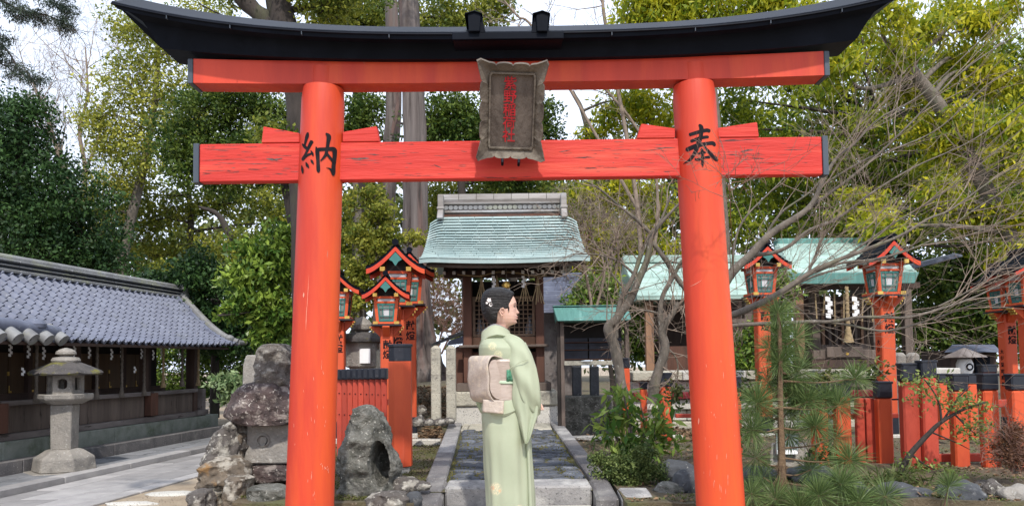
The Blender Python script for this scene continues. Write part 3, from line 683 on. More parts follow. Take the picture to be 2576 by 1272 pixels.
# ---- roof surface: u along the building (y), v across 0 = ridge, 1 = eave
CE, CR = -7.80, -9.15          # eave and ridge lateral position
EX = 15.25
def roof_pt(v, y, lift=0):
    c = CR+(CE-CR)*v
    z = 3.02-1.14*(v**.82)+.10*(v-1)*v*-1*0
    z = 3.02+(1.9-3.02)*(1-max(0, 1-v)**1.28)     # concave
    e = max(0, (y-13.2)/(EX-13.2)); z += .05*e**2*v
    cc = c+.16*e**2*v
    nrm = Vector((.62, 0, .78)).normalized()
    return LB(cc, y, z)+nrm*lift
def yedge(v): return 15.75-.75*v+.25*v**4   # verge line sweeping outwards
roof = MB(); nu, nv = 30, 10; vs = []; fs = []
for j in range(nv+1):
    v = j/nv
    for i in range(nu+1):
        vs.append(roof_pt(v, lerp(YS-.5, yedge(v), i/nu), -.03))
for j in range(nv):
    for i in range(nu): a = j*(nu+1)+i; fs.append((a, a+nu+1, a+nu+2, a+1))
roof.add(vs, fs)
b0 = len(roof.v); vs = []; fs = []
for j in range(nv+1):
    v = j/nv
    for i in range(nu+1):
        p = roof_pt(v, lerp(YS-.5, yedge(v), i/nu), -.03); q = LB(2*CR, 0)*0; c = CR-(CE-CR)*v
        vs.append(LB(c, lerp(YS-.5, yedge(v), i/nu), p.z))
for j in range(nv):
    for i in range(nu): a = j*(nu+1)+i; fs.append((a, a+1, a+nu+2, a+nu+1))
roof.add(vs, fs)
roofo = roof.build('roof', TILE_D, ls, smooth=True)
# soffit
sf = MB(); sf.hexa([LB(CE+.02, YS, 1.80), LB(CE+.02, EX-.1, 1.84), LB(CR-.8, EX-.3, 2.2), LB(CR-.8, YS, 2.2), LB(CE+.02, YS, 1.845), LB(CE+.02, EX-.1, 1.885), LB(CR-.8, EX-.3, 2.26), LB(CR-.8, YS, 2.26)]); sf.build('soffit', DARKWOOD, ls)
# tiles: one S-shaped tile mesh per row/column position, nearest 300 single, the rest joined
NR = 14; TWD = .172
def tile_geo(j, y):
    v0, v1 = j/NR, (j+1)/NR+.02; pts = []
    cols = [(0, .004), (.22, -.016), (.48, -.022), (.68, -.010), (.78, .034), (.88, .044), (1.03, .016)]
    for v, lf in ((v0, -.004), (v1, .032)):
        for t, h in cols: pts.append(roof_pt(v, y+t*TWD, h+lf))
    k = len(cols)
    for t, h in cols: pts.append(roof_pt(v1, y+t*TWD, h+.002))
    f = [(i, i+k, i+k+1, i+1) for i in range(k-1)]+[(i+k, i+2*k, i+2*k+1, i+k+1) for i in range(k-1)]
    return pts, f
tiles = []
for j in range(NR):
    y = 7.2
    while y < yedge((j+.5)/NR)-.12: tiles.append((j, y)); y += TWD
def vis(t):
    p = roof_pt((t[0]+.5)/NR, t[1]); return p.length
tiles.sort(key=vis)
for t in tiles[:300]:
    ps, f = tile_geo(*t); MB().add(ps, f).build('roof_tile', TILE, roofo, smooth=True, ang=50)
rest = MB()
for t in tiles[300:]: rest.add(*tile_geo(*t))
rest.build('roof_tile_field', TILE, roofo, smooth=True, ang=50, kind='stuff')
# eave end tiles: round discs
y = 7.3
while y < EX-.1:
    p = roof_pt(1.0, y+.85*TWD, .012); q = roof_pt(.95, y+.85*TWD, .02); d = (p-q).normalized()
    MB().tube([q, p+d*.035, p+d*.036], [.034, .036, .028], 10).build('eave_tile', TILE, roofo, smooth=True, ang=40); y += TWD
# verge ridge of round tiles sweeping down at the far gable, and its ornaments
vp = [roof_pt(v, yedge(v)-.05, .05) for v in [i/16 for i in range(17)]]
MB().tube(vp, [.075]*17, 10).build('verge_ridge', RIDGE, roofo, smooth=True)
vp2 = [roof_pt(v, yedge(v)-.22, .03) for v in [i/16 for i in range(17)]]
MB().tube(vp2, [.045]*17, 8).build('verge_tile_row', TILE, roofo, smooth=True)
p = roof_pt(1.0, yedge(1)-.05, .05); MB().tube([p, p+Vector((.05, .3, .0))], [.05, .045], 12).build('verge_end_tile', RIDGE, roofo, smooth=True)
MB().lathe(p+Vector((-.15, -.06, .02)), [(.02, .0), (.09, .02), (.10, .07), (.07, .12), (.01, .14)], 12).build('verge_knob', RIDGE, roofo, smooth=True)
# main ridge: stacked courses
for k, (z, w, h, m) in enumerate(((2.95, .15, .055, RIDGE), (3.008, .10, .04, BLACK_CAP), (3.05, .13, .022, RIDGE), (3.074, .10, .04, BLACK_CAP), (3.116, .14, .04, RIDGE))):
    y = YS-.5
    while y < 15.7:
        y1 = min(y+(1.1 if m is RIDGE else 9), 15.7)
        lb_box(CR-w, CR+w, y+.002, y1-.002, z, z+h, m, 'ridge_course', .012 if m is RIDGE else 0, roofo); y = y1
y = YS-.5
while y < 15.65:
    y1 = min(y+.9, 15.7); MB().tube([LB(CR, y+.003, 3.18), LB(CR, y1-.003, 3.18)], .068, 12).build('ridge_cap_tile', RIDGE, roofo, smooth=True, ang=50); y = y1
mb = MB(); pr = [(-.22, -.42), (-.17, -.2), (-.2, 0), (-.16, .28), (-.08, .42), (.08, .42), (.16, .28), (.2, 0), (.17, -.2), (.22, -.42)]
mb.prism([LB(CR+a, 15.7, 2.98+b*.68) for a, b in pr], LB(0, .10)-LB(0, 0)); mb.tube([LB(CR, 15.78, 3.12), LB(CR, 15.84, 3.12)], .10, 14); mb.build('ridge_end_ornament', RIDGE, roofo, bevel=.015)
# near lower roof corner with large round tiles
for k in range(5):
    y = 9.35+k*.27; p = roof_pt(1.0, y, .06); q = roof_pt(.86, y, .10); d = (p-q).normalized()
    MB().tube([q, p+d*.08, p+d*.10, p+d*.101, p+d*.085], [.085, .09, .09, .06, .055], 16).build('large_eave_tile', RIDGE, roofo, smooth=True, ang=40)
MB().tube([roof_pt(.85, 8.4, .14), roof_pt(.88, 9.4, .15), roof_pt(.95, 10.45, .11)], [.12, .10, .085], 14).build('corner_ridge', TILE, roofo, smooth=True)
MB().lathe(roof_pt(.91, 10.1, .14), [(.02, -.02), (.13, .0), (.14, .05), (.10, .10), (.01, .13)], 16).build('corner_knob', TILE, roofo, smooth=True)
# ---- hanging bell ropes, paper streamers
def shide(p, s, parent=None, n=4, name='paper_streamer', label=None, group=None, rz=1.4):
    mb = MB(); p = Vector(p); ca, sa = math.cos(rz), math.sin(rz)
    x = 0; z = 0
    for i in range(n):
        o = (i % 2)*.32*s-.16*s; w = s*.75
        q = [(o, z), (o+w, z-.1*s), (o+w, z-.75*s), (o, z-.65*s)]
        mb.add([p+Vector((a*ca, a*sa+(.006 if i % 2 else 0), b)) for a, b in q], [(0, 1, 2, 3)]); z -= .6*s
    return mb.build(name, PAPER, parent, label=label, cat='paper streamer' if parent is None else None, group=group)
def bell_rope(p, zb, r=.022, tass=.05, light=False, label='', group='bell ropes along the long shrine', th=.17):
    p = Vector(p); t = thing('bell_rope', label, 'bell rope', (p.x, p.y, zb), group)
    n = 24; pts = [p.lerp(Vector((p.x, p.y, zb+th)), i/n)+Vector((math.cos(i*2)*.004, math.sin(i*2)*.004, 0)) for i in range(n+1)]
    MB().tube(pts, [r*(1+.18*(i % 2)) for i in range(n+1)], 8).build('rope', STRAW if light else STRAWD, t, smooth=True)
    mt = STRAW if light else STRAWD
    mb = MB(); k = 14
    mb.lathe((p.x, p.y, zb), [(tass, 0), (tass*.92, .02), (r*1.7, th*.55), (r*1.9, th*.62), (r*1.4, th*.7), (r*1.3, th*1.05)], 16)
    mb.build('tassel', mt, t, smooth=True, ang=60); return t
locs = [(338, .98, 0), (445, .98, 0), (488, .98, 0), (535, .98, 0), (614, 1.04, 1), (682, 1.06, 0), (740, 1.06, 1)]
desc = ['leftmost behind the stone lantern roof', 'grey one right of the stone lantern', 'grey one right of the middle of the left half', 'grey one beside the thin brown post', 'pale straw one in the middle of the right bays', 'thin grey one near the right end', 'straw one nearest the far right end']
# x positions are photo columns (source zoom) converted to distances along the front
for (dx, zb, lt), ds in zip([(140, 1.0, 0), (372, 1.0, 0), (468, 1.0, 0), (554, 1.0, 0), (627, 1.12, 1), (700, 1.12, 0), (762, 1.12, 1)], desc):
    px = dx/1.5286
    c = -8.30; d = ray(px, 960); Yq = -c/(S-d.x/d.y); q = LB(c, Yq, 0)
    bell_rope((q.x, q.y, 1.9), zb, .02, .055, bool(lt), 'bell rope of the long shrine, '+ds)
SH = [(32, 1), (102, 1), (163, 1), (230, 1), (280, 1), (340, 1), (423, 1), (540, 1), (585, 1), (615, 1)]
SHD = ['at the far left edge', 'left of the stone lantern', 'left above the stone lantern cap', 'right above the stone lantern cap', 'beside the first thin post', 'left of the second bell rope', 'between second and third bell ropes', 'left of the pale tassel rope', 'just left of the red bracket post', 'right of the red post', 'rightmost of the row']
for i, dx in enumerate((32, 103, 162, 280, 338, 424, 462, 540, 585, 616, 684)):
    px = dx/1.5286; c = -8.36; d = ray(px, 960); Yq = -c/(S-d.x/d.y); q = LB(c, Yq, 1.86-.02*(i % 3))
    shide(q, .06, n=5, label='zigzag paper streamer under the long shrine eave, '+SHD[i], group='paper streamers under the long eave')
for i, dx in enumerate((83, 322, 515, 668)):
    px = dx/1.5286; c = -8.34; d = ray(px, 960); Yq = -c/(S-d.x/d.y); q = LB(c, Yq, 1.52)
    shide(q, .06, n=3, label='white paper strip on a shrine post, '+('leftmost, beside the stone lantern', 'on the post right of the stone lantern', 'on the thin middle post', 'on the post near the far end')[i], group='bright paper strips on the posts')

# ================================================================ MAIN SMALL SHRINE
ms = thing('main_shrine', 'small wooden shrine with pale green copper roof at the end of the stone path', 'shrine', (P(1269, 1064, 8.6).x, 9.0, .8))
MX = P(1269, 800, 8.9).x
# plinth: granite courses
pl = MB(); z0, z1, z2 = .80, P(1269, 1021, 8.6).z, P(1269, 984, 8.6).z
xa, xb = P(1133, 1000, 8.6).x, P(1402, 1000, 8.6).x
for a, b in ((xa, -.12), (-.116, .27), (.274, xb)):
    lo = (a-.03 if a == xa else a, b+.03 if b == xb else b)
    MB().hexa([(lo[0], 8.6, z0-.1), (lo[1], 8.6, z0-.1), (lo[1], 10, z0-.1), (lo[0], 10, z0-.1), (a, 8.63, z1), (b, 8.63, z1), (b, 10, z1), (a, 10, z1)]).build('plinth_stone', GRANITE, ms, bevel=.012)
for a, b in ((xa-.01, .0), (.004, xb+.01)): MB().box((a, 8.60, z1+.003), (b, 9.98, z2)).build('plinth_stone', GRANITE_Y, ms, bevel=.015)
zf = P(1269, 962, 8.75).z
for i in range(7):
    a = lerp(xa+.06, xb-.06, i/7); b = lerp(xa+.06, xb-.06, (i+1)/7); MB().box((a+.003, 8.72, z2+.002), (b-.003, 9.9, zf)).build('foundation_block', GRANITE_D if i % 2 else OLDWOOD, ms, bevel=.006)
# frame
x0, x1 = P(1176, 800, 8.85).x, P(1357, 800, 8.85).x; zt_ = P(1269, 690, 8.85).z; zr = P(1269, 875, 8.7).z; zs = P(1269, 862, 8.75).z
for x in (x0, x1):
    MB().box((x-.05, 8.8, zf+.002), (x+.05, 8.9, zt_)).build('post', REDWOOD, ms, bevel=.006)
    MB().box((x-.05, 9.65, zf+.002), (x+.05, 9.75, zt_)).build('post', REDWOOD, ms, bevel=.006)
MB().box((x0-.10, 8.70, P(0, 882, 8.7).z-.03), (x1+.10, 8.82, P(1269, 866, 8.7).z)).build('veranda_beam', OLDWOOD, ms, bevel=.008)
MB().box((x0-.05, 8.82, P(1269, 864, 8.8).z-.05), (x1+.05, 9.3, P(1269, 864, 8.8).z-.02)).build('veranda_floor', TANWOOD, ms)
MB().box((x0+.05, 8.88, P(1269, 862, 8.8).z-.02), (x1-.05, 8.94, P(1269, 846, 8.85).z)).build('threshold', TANWOOD, ms, bevel=.006)
MB().box((x0+.05, 8.86, zf+.003), (x1-.05, 8.9, P(1269, 885, 8.85).z)).build('lower_panel', REDWOOD, ms)
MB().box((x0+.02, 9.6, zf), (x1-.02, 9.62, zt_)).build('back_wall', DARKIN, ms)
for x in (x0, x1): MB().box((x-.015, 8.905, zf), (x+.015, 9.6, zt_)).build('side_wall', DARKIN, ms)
zt2 = P(1269, 697, 8.85).z
MB().box((x0-.28, 8.79, zt2+.0), (x1+.28, 8.91, zt2+.12)).build('lintel', DARKWOOD, ms, bevel=.006)
# lattice doors
LAT = mat('brown lattice wood', (.26, .17, .11), (.17, .11, .075), 9, .7)
for a, b in ((x0+.055, x0+.055+.30), (x1-.055-.33, x1-.055)):
    za, zb_ = P(1269, 845, 8.95).z, P(1269, 745, 8.95).z
    fr = MB(); fr.box((a, 8.95, za), (a+.03, 8.98, zb_)); fr.box((b-.03, 8.95, za), (b, 8.98, zb_)); fr.box((a+.031, 8.95, za), (b-.031, 8.98, za+.03)); fr.box((a+.031, 8.95, zb_-.03), (b-.031, 8.98, zb_)); dr = fr.build('lattice_door', LAT, ms)
    for i in range(1, 5): x = lerp(a+.03, b-.03, i/5); MB().box((x-.006, 8.955, za+.031), (x+.006, 8.967, zb_-.031)).build('lattice_bar', LAT, dr)
    for i in range(1, 9): z = lerp(za, zb_, i/9); MB().box((a+.031, 8.968, z-.006), (b-.031, 8.976, z+.006)).build('lattice_bar', LAT, dr)
# rafters with pale ends
for i in range(13):
    x = lerp(x0-.24, x1+.25, i/12); zq = P(1269, 684, 8.4).z
    r_ = MB().beam((x, 8.42, zq), (x, 9.0, zq+.12), .032, .038).build('rafter', DARKWOOD, ms)
    MB().box((x-.017, 8.412, zq-.02), (x+.017, 8.418, zq+.018)).build('rafter_end', GRANITE, r_)
# eave boards
xe0, xe1 = P(1054, 656, 8.15).x, P(1484, 650, 8.15).x
def fas(x): return .03*(abs(x-MX)/1)**2
for k, (ya, yb_, w, mt_) in enumerate(((656, 664, .0, OLDWOOD), (664.5, 673, .03, OLDWOOD))):
    rings = []
    for i in range(25):
        x = lerp(xe0+.04+w, xe1-.04-w, i/24); za = P(1269, ya, 8.2).z+fas(x); zb_ = P(1269, yb_, 8.2).z+fas(x)
        rings.append([Vector((x, 8.2+w, zb_)), Vector((x, 9.1, zb_+.2)), Vector((x, 9.1, za+.2)), Vector((x, 8.2+w, za))])
    MB().loft(rings).build('eave_board', mt_, ms, bevel=.004)
# copper roof
RY0, RY1 = 9.35, 8.14
zR, zE = P(1269, 543, 9.2).z, P(1269, 655, 8.14).z
def mr(u, v, lift=0):     # u -1..1 across, v 0 ridge..1 eave
    hw = lerp((P(1450, 560, 9.25).x-P(1083, 560, 9.25).x)/2, (xe1-xe0)/2, v**1.3); cx = lerp(P(1266, 560, 9.25).x, (xe0+xe1)/2, v)
    z = zE+(zR-zE)*max(0, 1-v)**1.35
    dr = max(0, (abs(u)-.80)/.2); z -= .075*dr**2*(1-v*.75)
    z += .03*abs(u)**2*v + lift
    return Vector((cx+u*hw, lerp(RY0-.12, RY1, v), z))
NRW = 19; rf = MB(); rings = []
mb = MB(); vs = []; fs = []
for j in range(13):
    for i in range(33): vs.append(mr(-1+i/16, j/12, -.012))
for j in range(12):
    for i in range(32): a = j*33+i; fs.append((a, a+33, a+34, a+1))
for i in range(33): p = mr(-1+i/16, 0, -.012); vs.append(Vector((p.x, 10.2, zE+.1)))
b = 13*33
for i in range(32): fs.append((b+i, i, i+1, b+i+1))
mb.add(vs, fs); mroof = mb.build('roof', COPPER, ms, smooth=True)
random.seed(9)
for r in range(NRW):
    v0, v1 = r/NRW, (r+1)/NRW; cuts = [-1]; u = -1+random.uniform(.12, .24)
    while u < .9: cuts.append(u); u += random.uniform(.2, .26)
    cuts.append(1)
    for a, c in zip(cuts[:-1], cuts[1:]):
        m = max(2, int((c-a)/.05)); pts = []; e = .0025
        for i in range(m+1):
            u = lerp(a+e, c-e, i/m); pts += [mr(u, v0, .0), mr(u, v0+(v1-v0)*.75, .016), mr(u, v1+.006, .034), mr(u, v1+.007, .020)]
        fs = [(4*i+k, 4*i+k+1, 4*i+k+5, 4*i+k+4) for i in range(m) for k in range(3)]
        MB().add(pts, fs).build('copper_sheet', COPPER, mroof, smooth=True, ang=30)
mb = MB(); mb.loft([[mr(u, 1.0, .02), mr(u, 1.0, -.03), mr(u, .96, -.03), mr(u, .96, .0)] for u in [-1+i/16 for i in range(33)]]); mb.build('eave_edge', COPPER, mroof, smooth=True)
# ridge box with round medallions
rx0, rx1 = P(1116, 520, 9.3).x, P(1412, 520, 9.3).x; rz = lambda y: P(1264, y, 9.25).z
rg = MB().box((rx0, 9.27, rz(538)), (rx1, 9.42, rz(499))).build('ridge_box', PALETILE, mroof, bevel=.01)
for i in range(7):
    a, b_ = lerp(rx0-.03, rx1+.03, i/7), lerp(rx0-.03, rx1+.03, (i+1)/7); MB().tube([(a+.003, 9.34, rz(500)), (b_-.003, 9.34, rz(500))], .085, 10).build('ridge_cap', PALETILE, mroof, smooth=True)
MB().box((rx0-.01, 9.235, rz(513)), (rx1+.01, 9.44, rz(508))).build('ridge_moulding', PALETILE, mroof, bevel=.004)
MB().box((rx0-.01, 9.235, rz(534)), (rx1+.01, 9.44, rz(529))).build('ridge_moulding', PALETILE, mroof, bevel=.004)
MB().box((rx0-.01, 9.24, rz(545)), (rx1+.01, 9.42, rz(538.5))).build('ridge_foot', REDWOOD, mroof)
for i in range(24):
    x = lerp(rx0+.03, rx1-.03, i/23); MB().tube([(x, 9.262, rz(521)), (x, 9.25, rz(521))], [.033, .028], 12).build('medallion', RIDGE, mroof, smooth=True, ang=30)
for x, w in ((P(1109, 520, 9.2).x, .045), (P(1417, 520, 9.2).x, .045)):
    m = MB(); m.box((x-w*.8, 9.13, rz(524)), (x+w*.8, 9.45, rz(492))); m.box((x-w, 9.11, rz(530)), (x+w, 9.46, rz(523))); m.hexa([(x-w*.8, 9.0, rz(556)), (x+w*.8, 9.0, rz(556)), (x+w*.8, 9.4, rz(556)), (x-w*.8, 9.4, rz(556)), (x-w*.8, 9.12, rz(530)), (x+w*.8, 9.12, rz(530)), (x+w*.8, 9.45, rz(530)), (x-w*.8, 9.45, rz(530))])
    m.build('ridge_end_ornament', PALETILE, mroof, bevel=.008)
# sacred rope with straw tassels and papers
sr = thing('straw_rope', 'thin straw rope with hanging straw tassels strung under the main shrine eave', 'rope', (MX, 8.6, 2.3))
rp = [P(1150, 690, 8.62), P(1205, 694, 8.6), P(1250, 684, 8.6), P(1300, 686, 8.6), P(1340, 694, 8.62), P(1375, 692, 8.62)]
MB().tube(spline(rp, 6), .009, 6).build('rope', STRAW, sr, smooth=True)
random.seed(4)
for x in (1211, 1249, 1319, 1352):
    p = P(x, 692, 8.6)
    for k in range(5):
        dx = (k-2)*.022+random.uniform(-.006, .006); e = P(x, 762+random.uniform(-6, 5), 8.6); MB().tube([p, p.lerp(Vector((p.x+dx, p.y-.01, e.z)), .5), (p.x+dx*1.5, p.y-.015, e.z)], [.004, .005, .0055], 5).build('straw_strand', STRAW, sr)
for x, y in ((1238, 693), (1313, 693), (1273, 706)): shide(P(x, y, 8.58), .045, sr, 5, 'zigzag_paper', rz=0)
bell = thing('bell', 'brass bell hanging in front of the main shrine doors', 'bell', tuple(P(1273, 720, 8.55)))
bp = P(1273, 716, 8.55)
MB().lathe(bp, [(.008, .045), (.035, .035), (.046, .0), (.042, -.03), (.02, -.045), (.004, -.046)], 16).build('bell_body', GOLD, bell, smooth=True)
MB().box((bp.x-.05, bp.y-.006, bp.z-.008), (bp.x+.05, bp.y+.006, bp.z+.002)).build('bell_band', GOLD, bell)
MB().tube([bp+Vector((0, 0, .04)), bp+Vector((0, 0, .2))], .006, 6).build('bell_cord', STRAWD, bell)
# little white fox figures behind the lattice
FOXM = mat('grey white ceramic', (.4, .42, .45), (.28, .3, .34), 12, .5)
def fox(p, s, label):
    t = thing('fox_figure', label, 'fox figurine', tuple(p)); p = Vector(p); mb = MB()
    mb.tube([p, p+Vector((0, 0, .35*s)), p+Vector((0, -.02*s, .62*s)), p+Vector((0, -.03*s, .8*s))], [.20*s, .22*s, .14*s, .09*s], 10)
    mb.tube([p+Vector((0, .02*s, .80*s)), p+Vector((0, -.1*s, .84*s)), p+Vector((0, -.24*s, .78*s))], [.10*s, .11*s, .03*s], 8)
    for sx in (-1, 1): mb.tube([p+Vector((sx*.06*s, 0, .88*s)), p+Vector((sx*.09*s, .01*s, 1.06*s))], [.04*s, .006*s], 5); mb.tube([p+Vector((sx*.1*s, -.12*s, .42*s)), p+Vector((sx*.08*s, -.18*s, 0))], [.06*s, .05*s], 6)
    mb.build('body', FOXM, t, smooth=True)
    MB().tube([p+Vector((.1*s, .15*s, .1*s)), p+Vector((.26*s, .16*s, .35*s)), p+Vector((.22*s, .12*s, .75*s)), p+Vector((.15*s, .1*s, .85*s))], [.05*s, .09*s, .07*s, .01*s], 8).build('tail', FOXM, t, smooth=True)
zf2 = P(1269, 846, 9.1).z
fox((P(1332, 840, 9.15).x, 9.15, zf2), .26, 'white fox figurine behind the right lattice door of the main shrine')
fox((P(1206, 840, 9.15).x, 9.15, zf2), .22, 'white fox figurine behind the left lattice door of the main shrine')
# small reddish side fence left of the main shrine
MB().box((P(1147, 900, 9).x, 8.95, .82), (P(1168, 900, 9).x, 9.0, P(1150, 872, 9).z)).build('red_side_board', REDWOOD, label='short dark red board standing left of the main shrine posts', cat='board', bevel=.004)

# ================================================================ PICTURE-BOARD RACK WITH GREEN ROOF
rk = thing('offering_rack', 'dark wooden votive board rack with small green copper roof right of the main shrine', 'rack', tuple(P(1480, 1064, 8.2)))
Yk = 8.2; rz_ = lambda y: P(1480, y, Yk).z; rX = lambda x, Y=Yk: P(x, 850, Y).x
MB().hexa([(rX(1400), Yk-.18, rz_(808)), (rX(1582), Yk-.18, rz_(808)), (rX(1580), Yk+.4, rz_(808)), (rX(1402), Yk+.4, rz_(808)), (rX(1393), Yk+.1, rz_(769)), (rX(1585), Yk+.1, rz_(769)), (rX(1585), Yk+.16, rz_(769)), (rX(1393), Yk+.16, rz_(769))]).build('roof', COPPER_D, rk, bevel=.008)
MB().box((rX(1392), Yk+.07, rz_(769)+.002), (rX(1586), Yk+.19, rz_(766))).build('ridge', COPPER_D, rk, bevel=.004)
MB().box((rX(1400), Yk-.03, .6), (rX(1408), Yk+.05, rz_(806))).build('post', BARK_DK, rk, bevel=.004)
MB().box((rX(1408.5), Yk-.04, .6), (rX(1418), Yk+.04, rz_(806))).build('post', OLDWOOD, rk, bevel=.004)
MB().box((rX(1571), Yk-.04, .6), (rX(1580), Yk+.05, rz_(806))).build('post', OLDWOOD, rk, bevel=.004)
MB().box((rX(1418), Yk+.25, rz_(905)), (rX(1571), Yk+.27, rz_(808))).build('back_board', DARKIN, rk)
NAVY = mat('faded navy picture board', (.04, .045, .065), (.025, .028, .04), 8, .6, rnd=.2)
for j, (ya, yb_) in enumerate(((848, 858), (862, 877), (881, 901))):
    for a, b_ in ((1420, 1482), (1486, 1569)): MB().box((rX(a), Yk+.2, rz_(yb_)), (rX(b_), Yk+.22, rz_(ya))).build('hanging_board', NAVY, rk)
    MB().box((rX(1419), Yk+.12, rz_(yb_+2.5)), (rX(1570), Yk+.15, rz_(yb_+1))).build('cross_rail', REDWOOD, rk)
MB().box((rX(1417), Yk-.08, rz_(918)), (rX(1572), Yk+.2, rz_(907))).build('shelf', GRANITE_Y, rk, bevel=.004)
MB().box((rX(1420), 8.9, .62), (rX(1560), 9.2, P(1480, 995, 8.9).z)).build('low_wall', ROCK_G, label='low dark stone wall behind the votive rack', cat='wall', bevel=.01)
for i, x in enumerate((1450, 1495)): MB().box((P(x-10, 950, 9.0).x, 9.02, 1.09), (P(x+12, 950, 9).x, 9.14, P(x, 920, 9).z)).build('stone_post', ROCK_DK, label='dark stone post on the low wall behind the votive rack, %s one' % ('left' if i == 0 else 'right'), cat='post', bevel=.008)

# ================================================================ GREY TILED BUILDING BEHIND
gb = thing('grey_building', 'grey tiled outbuilding glimpsed right behind the main shrine', 'building', tuple(P(1415, 900, 13)))
for k in range(9):
    ya = 688+k*11; p, q = P(1355, ya+12, 13-.1*k), P(1462+k*1.5, ya, 13-.1*k); Yv = 13-.1*k
    MB().box((p.x, Yv-.12, P(1400, ya+12, Yv).z), (q.x, Yv, P(1400, ya, Yv).z)).build('roof_course', TILE, gb, bevel=.01)
MB().box((P(1360, 800, 13).x, 12.6, .6), (P(1455, 800, 13).x, 14, P(1400, 786, 13).z)).build('wall', GREYWOOD, gb)
# low lean-to roof left of the main shrine
lr = thing('lean_to_roof', 'dark tiled low roof edge between cedar trunk and main shrine', 'roof', tuple(P(1130, 860, 11)))
MB().hexa([P(1085, 872, 10.6), P(1170, 838, 10.6), P(1175, 838, 11.6), P(1095, 866, 11.6), P(1083, 865, 10.6), P(1170, 828, 10.6), P(1175, 832, 11.6), P(1092, 860, 11.6)]).build('ridge', TILE_D, lr)
MB().hexa([P(1122, 868, 10.5), P(1172, 862, 10.5), P(1175, 862, 11.5), P(1125, 868, 11.5), P(1130, 856, 10.5), P(1172, 842, 10.5), P(1175, 842, 11.5), P(1130, 856, 11.5)]).build('slope', TILE, lr)

# ================================================================ RIGHT: STONE PLATFORM AND TWO SHRINES
PY = 9.9
pf = thing('stone_platform', 'pale stone platform under the two right hand shrines', 'platform', tuple(P(1900, 1085, PY)))
random.seed(21)
for (ya, yb_, sk) in ((931, 954, 0), (956, 976, .1), (1001, 1027, 0), (1029, 1056, .1), (1058, 1084, 0)):
    x = P(1592, 1000, PY).x; xe = P(2420, 1000, PY).x
    while x < xe:
        w = min(random.uniform(.6, 1.0), xe-x)
        MB().box((x+.004, PY+sk, P(1900, yb_, PY).z), (x+w-.004, PY+1.2, P(1900, ya, PY).z)).build('platform_stone', GRANITE if random.random() < .5 else GRANITE_Y, pf, bevel=.012); x += w
rr_ = mat('dark red shadow band', (.17, .012, .018), (.12, .01, .014), 6, .4)
MB().box((P(1592, 990, PY).x, PY-.06, P(1900, 1000, PY).z), (P(2420, 990, PY).x, PY+.1, P(1900, 983, PY).z)).build('shadow_band', rr_, pf, bevel=.01)  # dark red bar stands in for the reddish shadow across the stone
# --- shrine with left mint roof
s2 = thing('side_shrine', 'smaller side shrine with mint green roof partly behind the right torii pillar', 'shrine', tuple(P(1720, 930, 11)))
Y2 = 10.8
def s2r(x, y, Y): return P(x, y, Y)
def sloped(name, q, nrow, mt, parent, lift=.012, ncol=5):
    """q: ridge-left, ridge-right, eave-left, eave-right; builds overlapping sheets"""
    for r in range(nrow):
        v0, v1 = r/nrow, (r+1)/nrow; L0, R0 = q[0].lerp(q[2], v0), q[1].lerp(q[3], v0); L1, R1 = q[0].lerp(q[2], v1), q[1].lerp(q[3], v1)
        cs = sorted([0, 1]+[min(.97, max(.03, (k+(.5 if r % 2 else .0))/ncol)) for k in range(1, ncol)])
        for a, b_ in zip(cs[:-1], cs[1:]):
            up = Vector((0, 0, 1)); pp = [L0.lerp(R0, a+.002), L0.lerp(R0, b_-.002), L1.lerp(R1, b_-.002)+up*lift, L1.lerp(R1, a+.002)+up*lift, L1.lerp(R1, a+.002)-up*.002, L1.lerp(R1, b_-.002)-up*.002]
            MB().add(pp, [(0, 3, 2, 1), (3, 4, 5, 2)]).build(name, mt, parent)
q = [P(1566, 657, 12.0), P(1880, 655, 12.0), P(1602, 745, 10.9), P(1882, 742, 10.9)]
m = MB(); m.hexa([q[2]-Vector((0, 0, .05)), q[3]-Vector((0, 0, .05)), q[3]+Vector((0, 2.2, -.05)), q[2]+Vector((0, 2.2, -.05)), q[2]-Vector((0, 0, .012)), q[3]-Vector((0, 0, .012)), q[1]-Vector((0, 0, .012)), q[0]-Vector((0, 0, .012))]); r2 = m.build('roof', COPPER_G, s2)
sloped('copper_sheet', q, 6, COPPER_G, r2)
MB().beam(P(1564, 654, 12.0), P(1882, 652, 12.0), .25, .12).build('roof_ridge', COPPER_G, r2, bevel=.01)
zpl = P(1900, 931, PY).z
for x in (1632, 1664, 1880): MB().box((P(x, 800, 11.1).x-.06, 11.05, zpl), (P(x, 800, 11.1).x+.06, 11.17, P(x, 745, 11.1).z)).build('post', TANWOOD if x < 1660 else OLDWOOD, s2, bevel=.006)
MB().box((P(1640, 800, 11.9).x, 11.9, zpl), (P(1900, 800, 11.9).x, 11.95, P(1700, 745, 11.9).z)).build('back_wall', DARKWOOD, s2)
MB().box((P(1620, 752, 11).x, 11, P(1700, 757, 11).z), (P(1885, 752, 11).x, 11.1, P(1700, 747, 11).z)).build('eave_beam', DARKWOOD, s2)
MB().box((P(1668, 830, 11.2).x, 11.2, zpl), (P(1870, 830, 11.2).x, 11.23, P(1700, 870, 11.2).z)).build('front_panel', REDWOOD, s2)
for y in (805, 848): MB().box((P(1838, y, 11).x, 11.0, P(1850, y+6, 11).z), (P(1895, y, 11).x, 11.04, P(1850, y-3, 11).z)).build('cross_rail', OLDWOOD, s2)
